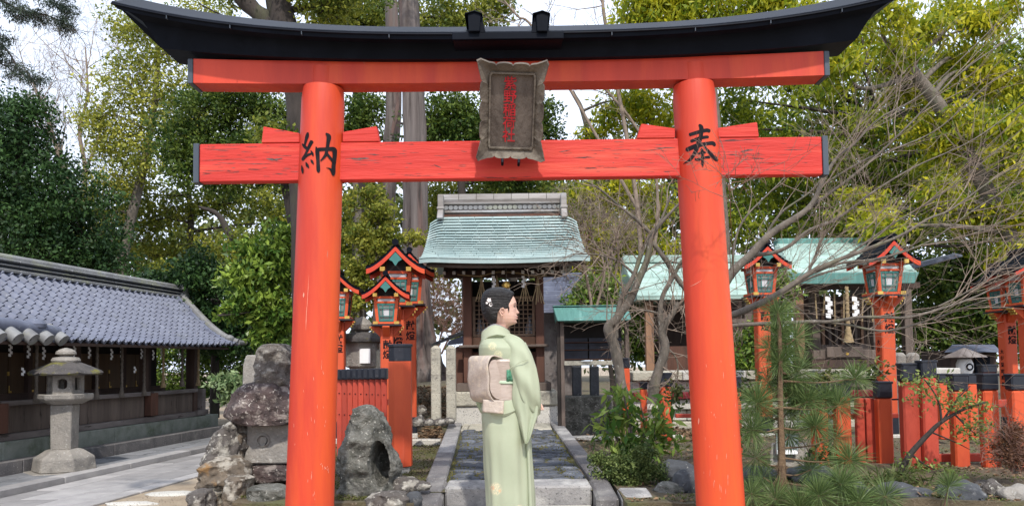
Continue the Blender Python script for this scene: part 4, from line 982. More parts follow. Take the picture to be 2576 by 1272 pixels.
# --- larger shrine with deep fascia
s3 = thing('right_shrine', 'larger right shrine with green copper roof, deep green fascia and bell rope', 'shrine', tuple(P(2130, 930, 11)))
q = [P(1955, 612, 12.4), P(2230, 610, 12.4), P(1995, 686, 10.6), P(2306, 684, 10.6)]
f0, f1 = P(1990, 686, 10.5), P(2312, 684, 10.5)
m = MB(); m.hexa([P(1940, 700, 11.6), f1+Vector((0, .1, 0)), P(2290, 690, 13), P(1930, 690, 13), P(1942, 694, 11.6), f1+Vector((-.05, .1, .05)), P(2230, 606, 12.6), P(1950, 608, 12.6)]); r3 = m.build('roof', COPPER_G, s3)
sloped('copper_sheet', q, 7, COPPER_G, r3, ncol=6)
ql = [P(1955, 612, 12.4), P(1955.5, 612, 12.39), P(1930, 695, 11.8), P(1995, 686, 10.6)]
sloped('hip_sheet', [q[0]+Vector((-.01, 0, 0)), q[0], ql[2], ql[3]], 6, COPPER_G, r3, ncol=2)
MB().prism([f0, f1, P(2300, 712, 10.5), P(1996, 714, 10.5)], (0, .06, 0)).build('fascia', COPPER_D, r3, bevel=.006)
MB().prism([P(1928, 694, 11.8), P(1992, 686, 10.5), P(1998, 714, 10.5), P(1934, 716, 11.8)], (-.03, .05, 0)).build('side_fascia', COPPER_G, r3)
MB().beam(P(1950, 611, 12.5), P(2232, 609, 12.5), .25, .12).build('roof_ridge', COPPER_D, r3, bevel=.02)
for x, Y_ in ((2012, 10.9), (2052, 11.3), (2205, 10.9), (2285, 11.2)): MB().box((P(x, 800, Y_).x-.06, Y_, zpl), (P(x, 800, Y_).x+.06, Y_+.12, P(x, 712, Y_).z)).build('post', TANWOOD if x == 2012 else OLDWOOD, s3, bevel=.006)
MB().box((P(1990, 722, 11).x, 10.85, P(2100, 727, 10.9).z), (P(2300, 722, 11).x, 11.0, P(2100, 713, 10.9).z)).build('eave_beam', DARKWOOD, s3)
bw = MB().box((P(2020, 800, 12).x, 12.0, zpl), (P(2230, 800, 12).x, 12.06, P(2100, 745, 12).z)).build('back_wall', DARKWOOD, s3)
for k in range(9):
    xx = lerp(P(2070, 800, 11.8).x, P(2200, 800, 11.8).x, k/8); MB().box((xx-.02, 11.8, P(2100, 868, 11.8).z), (xx+.02, 11.84, P(2100, 772, 11.8).z)).build('door_slat', OLDWOOD if k % 3 else TANWOOD, s3)
MB().box((P(2060, 868, 11.5).x, 11.5, P(2100, 882, 11.5).z), (P(2215, 868, 11.5).x, 11.9, P(2100, 866, 11.5).z)).build('door_sill', OLDWOOD, s3, bevel=.006)
MB().box((P(2030, 900, 10.9).x, 10.85, zpl+.002), (P(2240, 900, 10.9).x, 11.5, P(2100, 896, 10.9).z)).build('base_beam', DARKWOOD, s3, bevel=.01)
ob = thing('offertory_box', 'long grey wooden offertory box in front of the right shrine', 'offertory box', tuple(P(2110, 900, 10.5)))
MB().box((P(2042, 890, 10.5).x, 10.45, P(2100, 903, 10.5).z), (P(2206, 890, 10.5).x, 10.8, P(2100, 880, 10.5).z)).build('box_body', OLDWOOD, ob, bevel=.006)
MB().box((P(2080, 890, 10.4).x, 10.4, P(2100, 898, 10.45).z), (P(2170, 890, 10.4).x, 10.44, P(2100, 872, 10.45).z)).build('front_board', OLDWOOD, ob, bevel=.006)
MB().tube([P(2131, 889, 10.39), P(2131, 889, 10.4)], .02, 10).build('brass_boss', GOLD, ob)
MB().box((P(2036, 905, 10.5).x, 10.42, P(2100, 925, 10.5).z), (P(2212, 905, 10.5).x, 10.8, P(2100, 904, 10.5).z)).build('box_stand', DARKWOOD, ob)
pr_ = P(2129, 720, 10.35); bell_rope(pr_, P(2129, 861, 10.35).z, .022, .075, True, 'thick bell rope with broad pale straw tassel before the right shrine', None, .27)
for i, (x, y) in enumerate(((2078, 745), (2145, 745), (2225, 795))): shide(P(x, y, 10.6), .10, n=5, label='white zigzag paper at the right shrine, %s' % ('left of the bell rope', 'just right of the bell rope', 'beside the orange lantern post')[i], rz=.1)
for i in range(7):
    x = 2050+i*24; a, b_ = P(x, 738, 10.7), P(x+random.uniform(-4, 4), 800+random.uniform(-10, 20), 10.7); MB().tube([a, b_], .012, 5).build('hanging_straw', STRAW, s3)
# far right little hut and white paper lantern
ht = thing('far_hut', 'dark wooden hut with tiled roof among the trees at far right', 'hut', tuple(P(2440, 930, 14)))
MB().box((P(2390, 900, 14).x, 14, .6), (P(2505, 900, 14).x, 15, P(2440, 880, 14).z)).build('wall', DARKWOOD, ht)
MB().hexa([P(2375, 885, 13.6), P(2520, 885, 13.6), P(2510, 880, 15.4), P(2380, 880, 15.4), P(2390, 872, 14.2), P(2505, 872, 14.2), P(2500, 866, 14.8), P(2395, 866, 14.8)]).build('roof', TILE, ht)
MB().box((P(2455, 900, 13.9).x, 13.93, P(2440, 940, 14).z), (P(2492, 900, 13.9).x, 13.97, P(2440, 895, 14).z)).build('lattice_panel', BLACK, ht)
pl_ = thing('paper_lantern', 'white paper lantern with black emblem under a small roof behind the right fence', 'paper lantern', tuple(P(2426, 940, 11)))
cpt = P(2426, 922, 11); MB().lathe(cpt, [(.04, -.12), (.09, -.10), (.115, -.04), (.115, .05), (.09, .11), (.04, .13)], 16).build('lantern_body', PAPER, pl_, smooth=True)
MB().tube([cpt+Vector((0, -.117, 0)), cpt+Vector((0, -.121, 0))], .055, 16).build('black_emblem', BLACK, pl_)
MB().tube([cpt+Vector((0, -.122, 0)), cpt+Vector((0, -.123, 0))], .03, 12).build('emblem_centre', PAPER, pl_)
MB().lathe(cpt+Vector((0, 0, .14)), [(.30, 0), (.28, .02), (.06, .12), (.02, .14)], 8).build('lantern_roof', GREYWOOD, pl_)
MB().tube([(cpt.x, cpt.y, .6), (cpt.x, cpt.y, cpt.z-.12)], .03, 6).build('lantern_pole', OLDWOOD, pl_)
MB().hexa([P(2240, 690, 14), P(2420, 645, 14), P(2420, 640, 16), P(2240, 680, 16), P(2240, 686, 14), P(2400, 640, 14), P(2400, 636, 16), P(2240, 676, 16)]).build('sloping_roof', TILE, label='grey sloping roof slab seen through the branches right of the right shrine', cat='roof')
# ================================================================ VERMILION LANTERN POSTS
def wood_lantern(loc, h, rz, label, txt='献燈', s=1.0, small='', base=True, group='vermilion lantern posts'):
    """h: height of the lamp floor above the foot; lamp size scale s"""
    t = thing('lantern_post', label, 'lantern', (0, 0, 0), group); pw = .078*s
    MB().box((-pw, -pw, .22 if base else 0), (pw, pw, h-.02)).build('post', V_ORANGE, t, bevel=.012*s)
    if base: MB().box((-pw-.004, -pw-.004, .06), (pw+.004, pw+.004, .26)).build('black_foot', BLACK_CAP, t, bevel=.012); MB().box((-pw-.01, -pw-.01, -.25), (pw+.01, pw+.01, .06)).build('stone_foot', GRANITE, t, bevel=.01)
    # crossed brackets with gold tips
    for a in (0, 1):
        M = Matrix.Rotation(a*math.pi/2, 4, 'Z'); L = .20*s
        for sg in (-1, 1):
            br = MB(M).prism([(sg*pw, -.045*s, h-.15*s), (sg*L*.72, -.045*s, h-.085*s), (sg*L, -.045*s, h-.03*s), (sg*L, -.045*s, h-.012), (sg*pw, -.045*s, h-.012)][::sg], (0, .09*s, 0)).build('bracket', V_ORANGE, t, bevel=.004)
            for k in range(3 if a == 0 else 0):
                MB(M).box((min(sg*(L-.02*k*s), sg*(L-.02*k*s+.012)), -.05*s, h-.035*s-.028*k*s), (max(sg*(L-.02*k*s), sg*(L-.02*k*s+.012)), .05*s, h-.015*s-.028*k*s)).build('gold_tip', GOLD, br)
    MB().box((-.185*s, -.185*s, h-.01), (.185*s, .185*s, h+.006)).build('floor_board', BLACK_CAP, t)
    fr = MB(); w = .165*s
    MB().box((-w, -w, h+.007), (w, w, h+.035*s)).build('floor_frame', V_ORANGE, t, bevel=.004)
    for sx in (-1, 1):
        for sy in (-1, 1): MB().box((sx*.13*s-.03*s, sy*.13*s-.042*s, h+.008), (sx*.13*s+.03*s, sy*.13*s+.042*s, h+.044*s)).build('gold_clasp', GOLD, t)
    hb = .30*s; z0 = h+.045*s; z1 = z0+hb; a0, a1 = .108*s, .138*s
    for sx in (-1, 1):
        for sy in (-1, 1):
            q = .018*s; MB().hexa([(sx*a0+dx*q, sy*a0+dy*q, z0-.006) for dx, dy in ((-1,-1),(1,-1),(1,1),(-1,1))]+[(sx*a1+dx*q, sy*a1+dy*q, z1) for dx, dy in ((-1,-1),(1,-1),(1,1),(-1,1))]).build('corner_post', V_ORANGE, t)
    for k in range(4):
        M = Matrix.Rotation(k*math.pi/2, 4, 'Z')
        def pt(u, v, d=0): a = lerp(a0, a1, v); return (u*(a-.018*s), -a+d, lerp(z0, z1, v))
        p = MB(M).prism([pt(-1, 0), pt(1, 0), pt(1, .74), pt(-1, .74)], (0, .006, 0)).build('pane', GLASS if k != 0 else GLASS, t)
        q = lambda u0, u1, v0, v1, m, nm, par, o=.008: MB(M).prism([pt(u0, v0, -o), pt(u1, v0, -o), pt(u1, v1, -o), pt(u0, v1, -o)], (0, .007, 0)).build(nm, m, par)
        q(-.34, .34, .22, .52, WHITEP, 'lamp_paper', p, .002)
        for (u0, u1, v0, v1) in ((-1, -.8, 0, .74), (.8, 1, 0, .74), (-.8, .8, 0, .08), (-.8, .8, .68, .74), (-.46, -.36, .08, .68), (.36, .46, .08, .68)): q(u0, u1, v0, v1, GREENP, 'lattice_bar', p)
        for (v0, v1) in ((.2, .235), (.53, .565)): q(-.8, .8, v0, v1, GREENP, 'lattice_bar', p, .016)
        q(-1.05, 1.05, .76, .83, V_ORANGE, 'upper_rail', t, .012)
        q(-.9, .9, .84, .94, WHITEP, 'upper_board', t, .004)
        q(-1.15, 1.15, .95, 1.04, V_ORANGE, 'top_rail', t, .016)
    # gable roof, curved, ridge along local y
    zr, ze, hw, L = z1+.245*s, z1+.015*s, .285*s, .24*s
    def rc(u): u = abs(u); return zr-(zr-ze)*(1-(1-u)**1.45)
    def surf(off, ys, w=1):
        return [[Vector((u*hw*w, y, rc(u)+off)) for y in ys] for u in [-1+i/8 for i in range(17)]]
    mb = MB(); rows = []
    for i in range(17):
        u = -1+i/8; x = u*hw*1.04; rows.append([(x, -L, rc(u)+.0), (x, L, rc(u)+.0), (x, L, rc(u)+.035*s), (x, -L, rc(u)+.035*s)])
    mb.loft(rows); rf = mb.build('roof', BLACK, t, smooth=True, ang=30)
    for k in range(7):       # shingle courses running along the ridge direction
        for sg in (-1, 1):
            u0, u1 = (k+.1)/7, (k+1.1)/7; x0, x1 = sg*u0*hw, sg*min(1.05, u1)*hw
            a, b, c, d = (x0, -L-.01, rc(u0)+.036*s), (x0, L+.01, rc(u0)+.036*s), (x1, L+.01, rc(min(1, u1))+.046*s), (x1, -L-.01, rc(min(1, u1))+.046*s)
            MB().add([a, b, c, d, (x1, L+.01, d[2]-.012*s), (x1, -L-.01, d[2]-.012*s)], [(0, 1, 2, 3) if sg < 0 else (3, 2, 1, 0), (3, 2, 4, 5)]).build('roof_strip', BLACK, rf)
    MB().tube([(0, -L-.02, zr+.055*s), (0, L+.02, zr+.055*s)], .028*s, 8).build('ridge_roll', BLACK, rf, smooth=True)
    for sy in (-1, 1):
        MB().tube([(0, sy*(L+.01), zr+.045*s), (0, sy*(L+.03), zr+.045*s)], .034*s, 10).build('ridge_end', BLACK, rf, smooth=True)
        rows = []
        for i in range(17):
            u = -1+i/8; x = u*hw*1.02; y = sy*L; rows.append([(x, y-.012, rc(u)-.045*s), (x, y+.012, rc(u)-.045*s), (x, y+.012, rc(u)+.004), (x, y-.012, rc(u)+.004)])
        MB().loft(rows).build('barge_board', V_RED, t, smooth=True, ang=30)
        # green pendant
        c = zr-.12*s; pp = [(0, sy*(L+.02), c-.075*s), (.03*s, sy*(L+.02), c-.03*s), (.065*s, sy*(L+.02), c-.01*s), (.04*s, sy*(L+.02), c+.02*s), (0, sy*(L+.02), c+.065*s), (-.04*s, sy*(L+.02), c+.02*s), (-.065*s, sy*(L+.02), c-.01*s), (-.03*s, sy*(L+.02), c-.03*s)]
        MB().prism(pp, (0, -.008*sy, 0)).build('green_pendant', GREENP, t)
        MB().box((-.10*s, sy*(L-.10)-.006, z1-.0), (.10*s, sy*(L-.10)+.006, zr-.09*s)).build('gable_board', DARKIN, t)
        for sx in (-1, 1): MB().box((sx*.13*s-.025*s, sy*(L+.005)-.012, z1+.0), (sx*.13*s+.025*s, sy*(L+.005)+.012, z1+.042*s)).build('gold_clasp', GOLD, t)
    for sx in (-1, 1): MB().box((sx*.13*s-.018*s, -L, z1-.002), (sx*.13*s+.018*s, L, z1+.035*s)).build('purlin', V_ORANGE, t)
    # lettering
    for i, ch in enumerate(txt):
        me = text_mesh(ch, .115*s, .001, .002); me.transform(Matrix.Translation((0.01*s, -pw-.002, h-.25*s-i*.125*s)) @ Matrix.Rotation(R(90), 4, 'X')); link_mesh(me, 'black_character', INK, t)
    if small:
        for i, ch in enumerate(small):
            me = text_mesh(ch, .06*s, .001, .001); me.transform(Matrix.Rotation(-math.pi/2, 4, 'Z') @ Matrix.Translation((0, -pw-.002, h-.52*s-i*.085*s)) @ Matrix.Rotation(R(90), 4, 'X')); link_mesh(me, 'small_character', INK, t)
    t.location = loc; t.rotation_euler = (0, 0, rz); return t
def place(px, py_floor, Y, zbase, rz, s, label, **k):
    p = P(px, py_floor, Y); return wood_lantern((p.x, p.y, zbase), p.z-zbase, rz, label, s=s, **k)
place(973, 818, 7.5, .58, R(6), .80, 'front lantern post of the left cluster, behind the fat octagonal fence post', small='大伊')
place(998, 772, 8.1, .58, R(6), 1.06, 'rear lantern post of the left cluster, taller with bright red gable')
place(1030, 768, 8.9, .62, R(8), 1.0, 'hindmost right lantern post of the left cluster, before the cedar trunk')
place(852, 805, 8.6, .6, R(4), .9, 'lantern post mostly hidden behind the left torii pillar')
place(1914, 746, 8.8, .58, R(3), .96, 'lantern post just right of the right torii pillar, crossed by thick bare branches')
place(2222, 745, 8.5, .58, R(3), 1.02, 'tall lantern post before the right shrine with white letters box', small='大伊町昭和')
bpy.data.objects['lantern_post.005']['label'] = 'tall lantern post standing before the offertory box of the right shrine'
place(2530, 784, 8.3, .58, R(2), .86, 'lantern post near the right edge with two visible black characters', small='大伊豆町昭和')
place(2585, 770, 7.9, .58, R(0), .95, 'lantern post cut by the right edge of the photo', txt='西村')

# ================================================================ VERMILION FENCES
def fpost(px0, px1, ytop, yblk, ybot, Y, label, mtl=V_ORANGE, depth=None, foot=False, name='fence_post', stone=False, lid=True):
    a, b = P(px0, ytop, Y), P(px1, ytop, Y); cx = (px0+px1)/2; zt, zk, zb = P(cx, ytop, Y).z, P(cx, yblk, Y).z, P(cx, ybot, Y).z
    base = P(cx, ybot, Y); w = (b.x-a.x); c = (P(px0, (ytop+ybot)/2, Y).x+P(px1, (ytop+ybot)/2, Y).x)/2; dp = depth or min(w, .09)
    t = thing(name, label, 'fence post', (c, Y+dp/2, zb), 'vermilion fence posts with black caps')
    MB().box((c-w/2, Y, zb), (c+w/2, Y+dp, zk-.001)).build('post_shaft', mtl, t, bevel=w*.10)
    MB().box((c-w/2-.004, Y-.004, zk), (c+w/2+.004, Y+dp+.004, zt)).build('black_cap', BLACK_CAP, t, bevel=w*.09)
    if lid: MB().box((c-w/2-.008, Y-.008, zt-.014), (c+w/2+.008, Y+dp+.008, zt+.006)).build('cap_lid', BLACK_CAP, t, bevel=.004)
    if stone: MB().box((c-w/2+.01, Y+.01, zb-.3), (c+w/2-.01, Y+dp-.01, zb-.001)).build('stone_foot', GRANITE, t, bevel=.006)
    return t
# fat octagonal post in the left fence
Y = 6.2; c = P(1004, 1000, Y); tp = P(999, 866, Y); bt = P(1003, 1175, Y); w = .103
t = thing('octagonal_post', 'fat octagonal vermilion post with black cap ending the left fence', 'fence post', (bt.x, Y+w, bt.z), None)
zk = P(1001, 908, Y).z; oc = lambda r, z, x: [Vector((x+r*math.cos(math.pi*(k+.5)/4), Y+w+r*math.sin(math.pi*(k+.5)/4), z)) for k in range(8)]
MB().loft([oc(w, bt.z+.0, bt.x), oc(w, zk, bt.x)]).build('post_shaft', V_ORANGE, t, bevel=.004)
MB().loft([oc(w*.97, zk+.001, bt.x), oc(w*.97, tp.z, bt.x)]).build('black_cap', BLACK_CAP, t, bevel=.003)
MB().loft([oc(w*1.06, tp.z-.018, bt.x), oc(w*1.06, tp.z+.006, bt.x)]).build('cap_lid', BLACK_CAP, t, bevel=.003)
MB().loft([oc(w*.8, bt.z-.25, bt.x), oc(w*.8, bt.z-.001, bt.x)]).build('stone_foot', GRANITE, t)
# left picket fence
lf = thing('picket_fence', 'left vermilion picket fence with a long black capping rail', 'fence', tuple(P(910, 1100, 6.9)))
pa, pb = P(845, 929, 7.1), P(972, 925, 6.55); pa2, pb2 = P(845, 955, 7.1), P(972, 953, 6.55)
MB().hexa([pa2, pb2, pb2+Vector((0, .1, 0)), pa2+Vector((0, .1, 0)), pa, pb, pb+Vector((0, .1, 0)), pa+Vector((0, .1, 0))]).build('capping_rail', BLACK_CAP, lf, bevel=.006)
for i in range(9):
    t_ = (i+.5)/9; p = pa2.lerp(pb2, t_); w = .024
    MB().box((p.x-w, p.y-.006+.03, .62), (p.x+w, p.y+.05, p.z+.001)).build('picket', V_RED2, lf, bevel=.003)
    q = pa.lerp(pb, t_); MB().box((q.x-.022, q.y-.01, q.z-.085), (q.x+.022, q.y-.001, q.z+.002)).build('cap_strip', BLACK_CAP, lf, bevel=.002)
    for z in (.98, 1.18): MB().tube([(p.x, p.y+.023, z+.05), (p.x, p.y+.019, z+.05)], .006, 6).build('nail', BLACK, lf)
for z in (.78, 1.14): MB().hexa([(pa2.x, pa2.y+.06, z), (pb2.x, pb2.y+.06, z), (pb2.x, pb2.y+.1, z), (pa2.x, pa2.y+.1, z), (pa2.x, pa2.y+.06, z+.05), (pb2.x, pb2.y+.06, z+.05), (pb2.x, pb2.y+.1, z+.05), (pa2.x, pa2.y+.1, z+.05)]).build('cross_rail', V_RED2, lf)
# right fence posts
fpost(1566, 1585, 901, 925, 1060, 7.6, 'small capped post between the two bare tree trunks')
fpost(1612, 1628, 962, 978, 1080, 7.3, 'short fence post behind the broad leaved shrub')
fpost(1662, 1690, 938, 972, 1110, 6.9, 'capped post close left of the right torii pillar')
fpost(1838, 1866, 948, 985, 1150, 6.7, 'capped post touching the right edge of the torii pillar')
fpost(2048, 2084, 965, 1003, 1183, 6.3, 'fence post right of the young pine stem', V_ORANGE)
fpost(2105, 2142, 958, 998, 1183, 6.3, 'second fence post right of the pine, behind its tufts', V_ORANGE)
fpost(2211, 2247, 960, 1001, 1172, 6.3, 'fence post directly below the tall orange lantern post', V_ORANGE)
fpost(2274, 2317, 914, 959, 1198, 6.0, 'wide post with battered black cap at the fence corner', V_RED2)
fpost(2323, 2360, 907, 949, 1183, 5.95, 'tallest bright capped post at the fence corner', V_RED2, stone=True)
fpost(2364, 2388, 940, 962, 1105, 7.7, 'narrow rear post peeping right of the tallest capped post')
fpost(2401, 2438, 941, 983, 1185, 6.15, 'first of the wide row posts right of the corner')
fpost(2438, 2460, 940, 965, 1105, 7.7, 'narrow rear post between the two wide row posts')
fpost(2477, 2516, 940, 981, 1185, 6.1, 'second wide row post, left of the red lantern post')
fpost(2550, 2590, 941, 981, 1180, 5.9, 'last wide fence post cut by the right edge')
fpost(2474, 2512, 917, 938, 1100, 8.0, 'dark capped post standing behind the second wide row post')
for (a, b, Yf, lb) in ((2153, 2173, 6.4, 'left'), (2177, 2198, 6.4, 'right')):
    p, q = P(a, 1000, Yf), P(b, 1000, Yf); z0, z1 = P(a, 1180, Yf).z, P(a, 1001, Yf).z
    MB().box((p.x, Yf, z0), (q.x, Yf+.05, z1)).build('fence_board', V_RED2, label='faded vermilion board of the pair behind the pine tufts, %s one' % lb, cat='fence board', bevel=.005)
MB().box((P(2203, 1000, 6.42).x, 6.42, .6), (P(2210, 1000, 6.42).x, 6.45, P(2200, 955, 6.42).z)).build('iron_stake', BLACK, label='thin black iron stake beside the fence post below the lantern', cat='stake')
rl_ = thing('fence_rails', 'low vermilion rails joining the right hand fence posts', 'fence rail', tuple(P(2420, 1150, 6.3)))
def rail(x0, x1, y0, y1, Y, dz=.04, nm='cross_rail', mt=V_RED2): MB().box((P(x0, y0, Y).x, Y, P((x0+x1)/2, y1, Y).z), (P(x1, y0, Y).x, Y+dz, P((x0+x1)/2, y0, Y).z)).build(nm, mt, rl_, bevel=.004)
rail(2360, 2545, 1140, 1160, 6.32); rail(2510, 2590, 1004, 1023, 6.25); rail(2014, 2260, 1040, 1052, 6.5); rail(1700, 1760, 1040, 1050, 6.9)
rail(1860, 2262, 1004, 1008, 6.8, .02, 'iron_rail', BLACK)
# granite guard posts left of the shrine
for i, (a, b, yt, yb_, Y) in enumerate(((1083, 1107, 868, 1053, 8.1), (1121, 1145, 868, 1053, 8.1), (1036, 1048, 880, 1040, 9.2), (941, 962, 878, 925, 8.8))):
    p, q = P(a, 900, Y), P(b, 900, Y); zb = P(a, yb_, Y).z-.03; zt = P(a, yt, Y).z; cx = (p.x+q.x)/2; w = (q.x-p.x)/2
    MB().loft([[Vector((cx+sx*w*k, Y+w+sy*w*k, z)) for sx, sy in ((-1,-1),(1,-1),(1,1),(-1,1))] for k, z in ((1, zb), (1, zt-.03), (.35, zt))]).build('granite_post', GRANITE_Y, label='pale granite guard post with pyramid top, '+['left one of the pair by the path', 'right one of the pair beside the plinth', 'thin one behind the lantern post cluster', 'short one seen above the left fence'][i], cat='stone post', bevel=.008)

# ================================================================ STONE LANTERNS
def hexring(c, r, z, n=6, rz=.3): return [Vector((c[0]+r*math.cos(2*math.pi*(k)/n+rz), c[1]+r*math.sin(2*math.pi*k/n+rz), z)) for k in range(n)]
# (a) old lantern on the left walk
Y = G(140, 1185, .1).y; sc = 1860/Y; c = P(141, 1185, Y); cx, cy = c.x, Y+.18
zz = lambda y: P(141, y, Y+.1).z; px_ = lambda n: n/sc
oldl = thing('stone_lantern', 'old granite lantern with mossy hexagonal cap in front of the long shrine', 'stone lantern', (cx, cy, .1))
GR_W = mat('worn lantern granite', (.30, .275, .245), (.22, .205, .185), 6, .9, .8, 40, c3=(.16, .15, .14), s3=5, t3=(.55, .68), c4=(.42, .41, .38), s4=30, t4=(.6, .7))
CAPM = mat('mossy dark cap stone', (.10, .09, .085), (.06, .055, .055), 6, .95, 1, 30, c3=(.15, .14, .035), s3=3.2, t3=(.53, .60), c4=(.25, .24, .22), s4=30, t4=(.62, .7))
MB().loft([hexring((cx, cy), px_(92), -.05), hexring((cx, cy), px_(92), zz(1183))]).build('foot_slab', GR_W, oldl, bevel=.01)
MB().loft([hexring((cx, cy), px_(74), zz(1183)), hexring((cx, cy), px_(70), zz(1150)), hexring((cx, cy), px_(42), zz(1131)), hexring((cx, cy), px_(34), zz(1129))]).build('base', GR_W, oldl, bevel=.012)
MB().loft([hexring((cx, cy), px_(34), zz(1131), 4, R(45+8)), hexring((cx, cy), px_(36), zz(1016), 4, R(45+8))]).build('shaft', GR_W, oldl, bevel=.015)
MB().loft([hexring((cx, cy), px_(38), zz(1016)), hexring((cx, cy), px_(64), zz(1003)), hexring((cx, cy), px_(66), zz(990))]).build('platform', GR_W, oldl, bevel=.012)
# firebox with real openings
fb = MB(); r = px_(42); z0, z1 = zz(990), zz(943); n = 6; rz = R(0)
ring = hexring((cx, cy), r, 0, 6, R(20)); 
for k in range(6):
    a, b = ring[k], ring[(k+1) % 6]; 
    def wp(u, z): p = a.lerp(b, u); return Vector((p.x, p.y, z))
    inn = Vector((cx, cy, 0)); th = .18
    def wall(u0, u1, za, zb):
        q = [wp(u0, za), wp(u1, za), wp(u1, zb), wp(u0, zb)]; qi = [p+(Vector((cx, cy, p.z))-p)*th for p in q]
        fb.add(q+qi, [(0, 1, 2, 3), (7, 6, 5, 4), (0, 4, 5, 1), (1, 5, 6, 2), (2, 6, 7, 3), (3, 7, 4, 0)])
    h = z1-z0
    wall(0, .24, z0, z1); wall(.76, 1, z0, z1); wall(.24, .76, z0, z0+.2*h); wall(.24, .76, z1-.14*h, z1)
fb.build('firebox', GR_W, oldl)
# round window ring on the face toward the viewer
k = min(range(6), key=lambda k: ((ring[k]+ring[(k+1) % 6])/2).y + abs(((ring[k]+ring[(k+1) % 6])/2).x-cx)*.5)
fc = (ring[k]+ring[(k+1) % 6])/2; fn = (fc-Vector((cx, cy, 0))).normalized(); fc.z = (z0+z1)/2+.01; tn = Vector((-fn.y, fn.x, 0))
mb = MB(); ro, ri = px_(21), px_(13); vs = []; m = 24
for i in range(m):
    t_ = 2*math.pi*i/m; d1 = tn*math.cos(t_)+Vector((0, 0, 1))*math.sin(t_); sq = ro/max(abs(math.cos(t_)), abs(math.sin(t_)))*.98; 
    vs += [fc+d1*sq+fn*.006, fc+d1*ri+fn*.006, fc+d1*ri-fn*.05]
mb.add(vs, [f for i in range(m) for f in ((3*i, 3*((i+1) % m), 3*((i+1) % m)+1, 3*i+1), (3*i+1, 3*((i+1) % m)+1, 3*((i+1) % m)+2, 3*i+2))]); mb.build('round_window', GR_W, oldl, smooth=True, ang=40)
# cap: hex with upturned rim
rings = []
for r_, y, up in ((82, 943, 0), (86, 940, .02), (80, 934, .015), (55, 920, 0), (36, 912, 0), (32, 910, 0)):
    rg = []
    for k in range(24):
        t_ = 2*math.pi*k/24+R(20); kk = (k % 4)/4; hexf = math.cos(math.pi/6)/math.cos(((kk*math.pi/3)) - math.pi/6)
        cor = abs(kk-.5)*2 if kk else 1; rr = px_(r_)*hexf; rg.append(Vector((cx+rr*math.cos(t_), cy+rr*math.sin(t_), zz(y)+up*cor**3)))
    rings.append(rg)
MB().loft(rings).build('cap', CAPM, oldl, smooth=True, ang=35)
MB().lathe((cx, cy, 0), [(px_(32), zz(911)), (px_(34), zz(906)), (px_(30), zz(899)), (px_(18), zz(897)), (px_(14), zz(894)), (px_(24), zz(890)), (px_(23), zz(884)), (px_(15), zz(878)), (px_(3), zz(874))], 18).build('finial', GR_W, oldl, smooth=True)
# (b) big stone lantern behind the left fence
Y = 8.6; cx = P(899, 900, Y).x; cy = Y+.3; z_ = lambda y: P(900, y, Y+.1).z; u = Y/1860
bl = thing('stone_lantern', 'large dark stone lantern with paper notice behind the left fence', 'stone lantern', (cx, cy, .6))
MB().lathe((cx, cy, 0), [(35*u, .6), (35*u, z_(925)), (46*u, z_(922)), (46*u, z_(858)), (38*u, z_(856))], 6, rz=.52).build('firebox', GR_W, bl, bevel=.01)
MB().lathe((cx, cy, 0), [(40*u, z_(862)), (66*u, z_(860)), (66*u, z_(851)), (48*u, z_(838)), (20*u, z_(833)), (12*u, z_(833))], 6, rz=.52).build('cap', CAPM, bl, bevel=.008)
MB().lathe((cx, cy, 0), [(12*u, z_(834)), (26*u, z_(826)), (27*u, z_(815)), (18*u, z_(803)), (3*u, z_(793))], 16).build('finial', GR_W, bl, smooth=True)
a = P(895, 913, Y-.12); MB().box((a.x, cy-46*u-.0, P(900, 913, Y).z), (P(922, 913, Y-.12).x, cy-46*u*.87-.0, P(900, 876, Y).z)).build('paper_notice', PAPER, bl)
ROCK_G2 = mat('weathered brown grey stone', (.16, .14, .125), (.08, .07, .062), 14, .95, 2, 30, c3=(.27, .25, .22), s3=12, t3=(.52, .62), c4=(.42, .40, .36), s4=40, t4=(.62, .70))
# (c) near rough stone lantern beside the left torii pillar
Y = 5.5; u = Y/1860; cx = P(668, 1100, Y).x; cy = Y+.22; z_ = lambda y: P(668, y, Y).z
nl = thing('stone_lantern', 'rough lava rock lantern with mushroom cap left of the torii pillar', 'stone lantern', (cx, cy, .3))
rock('base_block', (cx, cy, z_(1262)), (68*u, .24, 42*u), ROCK_G, 31, nl, rough=.08, fine=.05, shape=lambda q: Vector((max(-.8, min(.8, q.x)), max(-.8, min(.8, q.y)), max(-.8, min(.8, q.z)))))
rock('middle_slab', (cx-.0, cy, z_(1195)), (98*u, .26, 30*u), ROCK_RED, 32, nl, rough=.12, shape=lambda q: Vector((max(-.88, min(.88, q.x)), max(-.85, min(.85, q.y)), max(-.85, min(.85, q.z)))))
a0 = 57*u; MB().loft([[Vector((cx+sx*k, cy+sy*k, z)) for sx, sy in ((-1,-1),(1,-1),(1,1),(-1,1))] for k, z in ((a0*1.08, z_(1168)), (a0, z_(1120)), (a0*.96, z_(1058)))]).build('firebox', GR_W, nl, bevel=.012)
mm_ = P(661, 1107, cy-a0*1.03); mb = MB(); m = 24; ro, ri = 18*u*.95, 14*u*.95; vs = []
for i in range(m):
    t_ = 2*math.pi*i/m; co, si = math.cos(t_), math.sin(t_); yw = lambda r__: cy-a0*1.035
    vs += [(mm_.x+ro*co, yw(0)-.004, mm_.z+ro*si), (mm_.x+ri*co, yw(0)-.010, mm_.z+ri*si), (mm_.x+ri*.97*co, yw(0)-.001, mm_.z+ri*.97*si)]
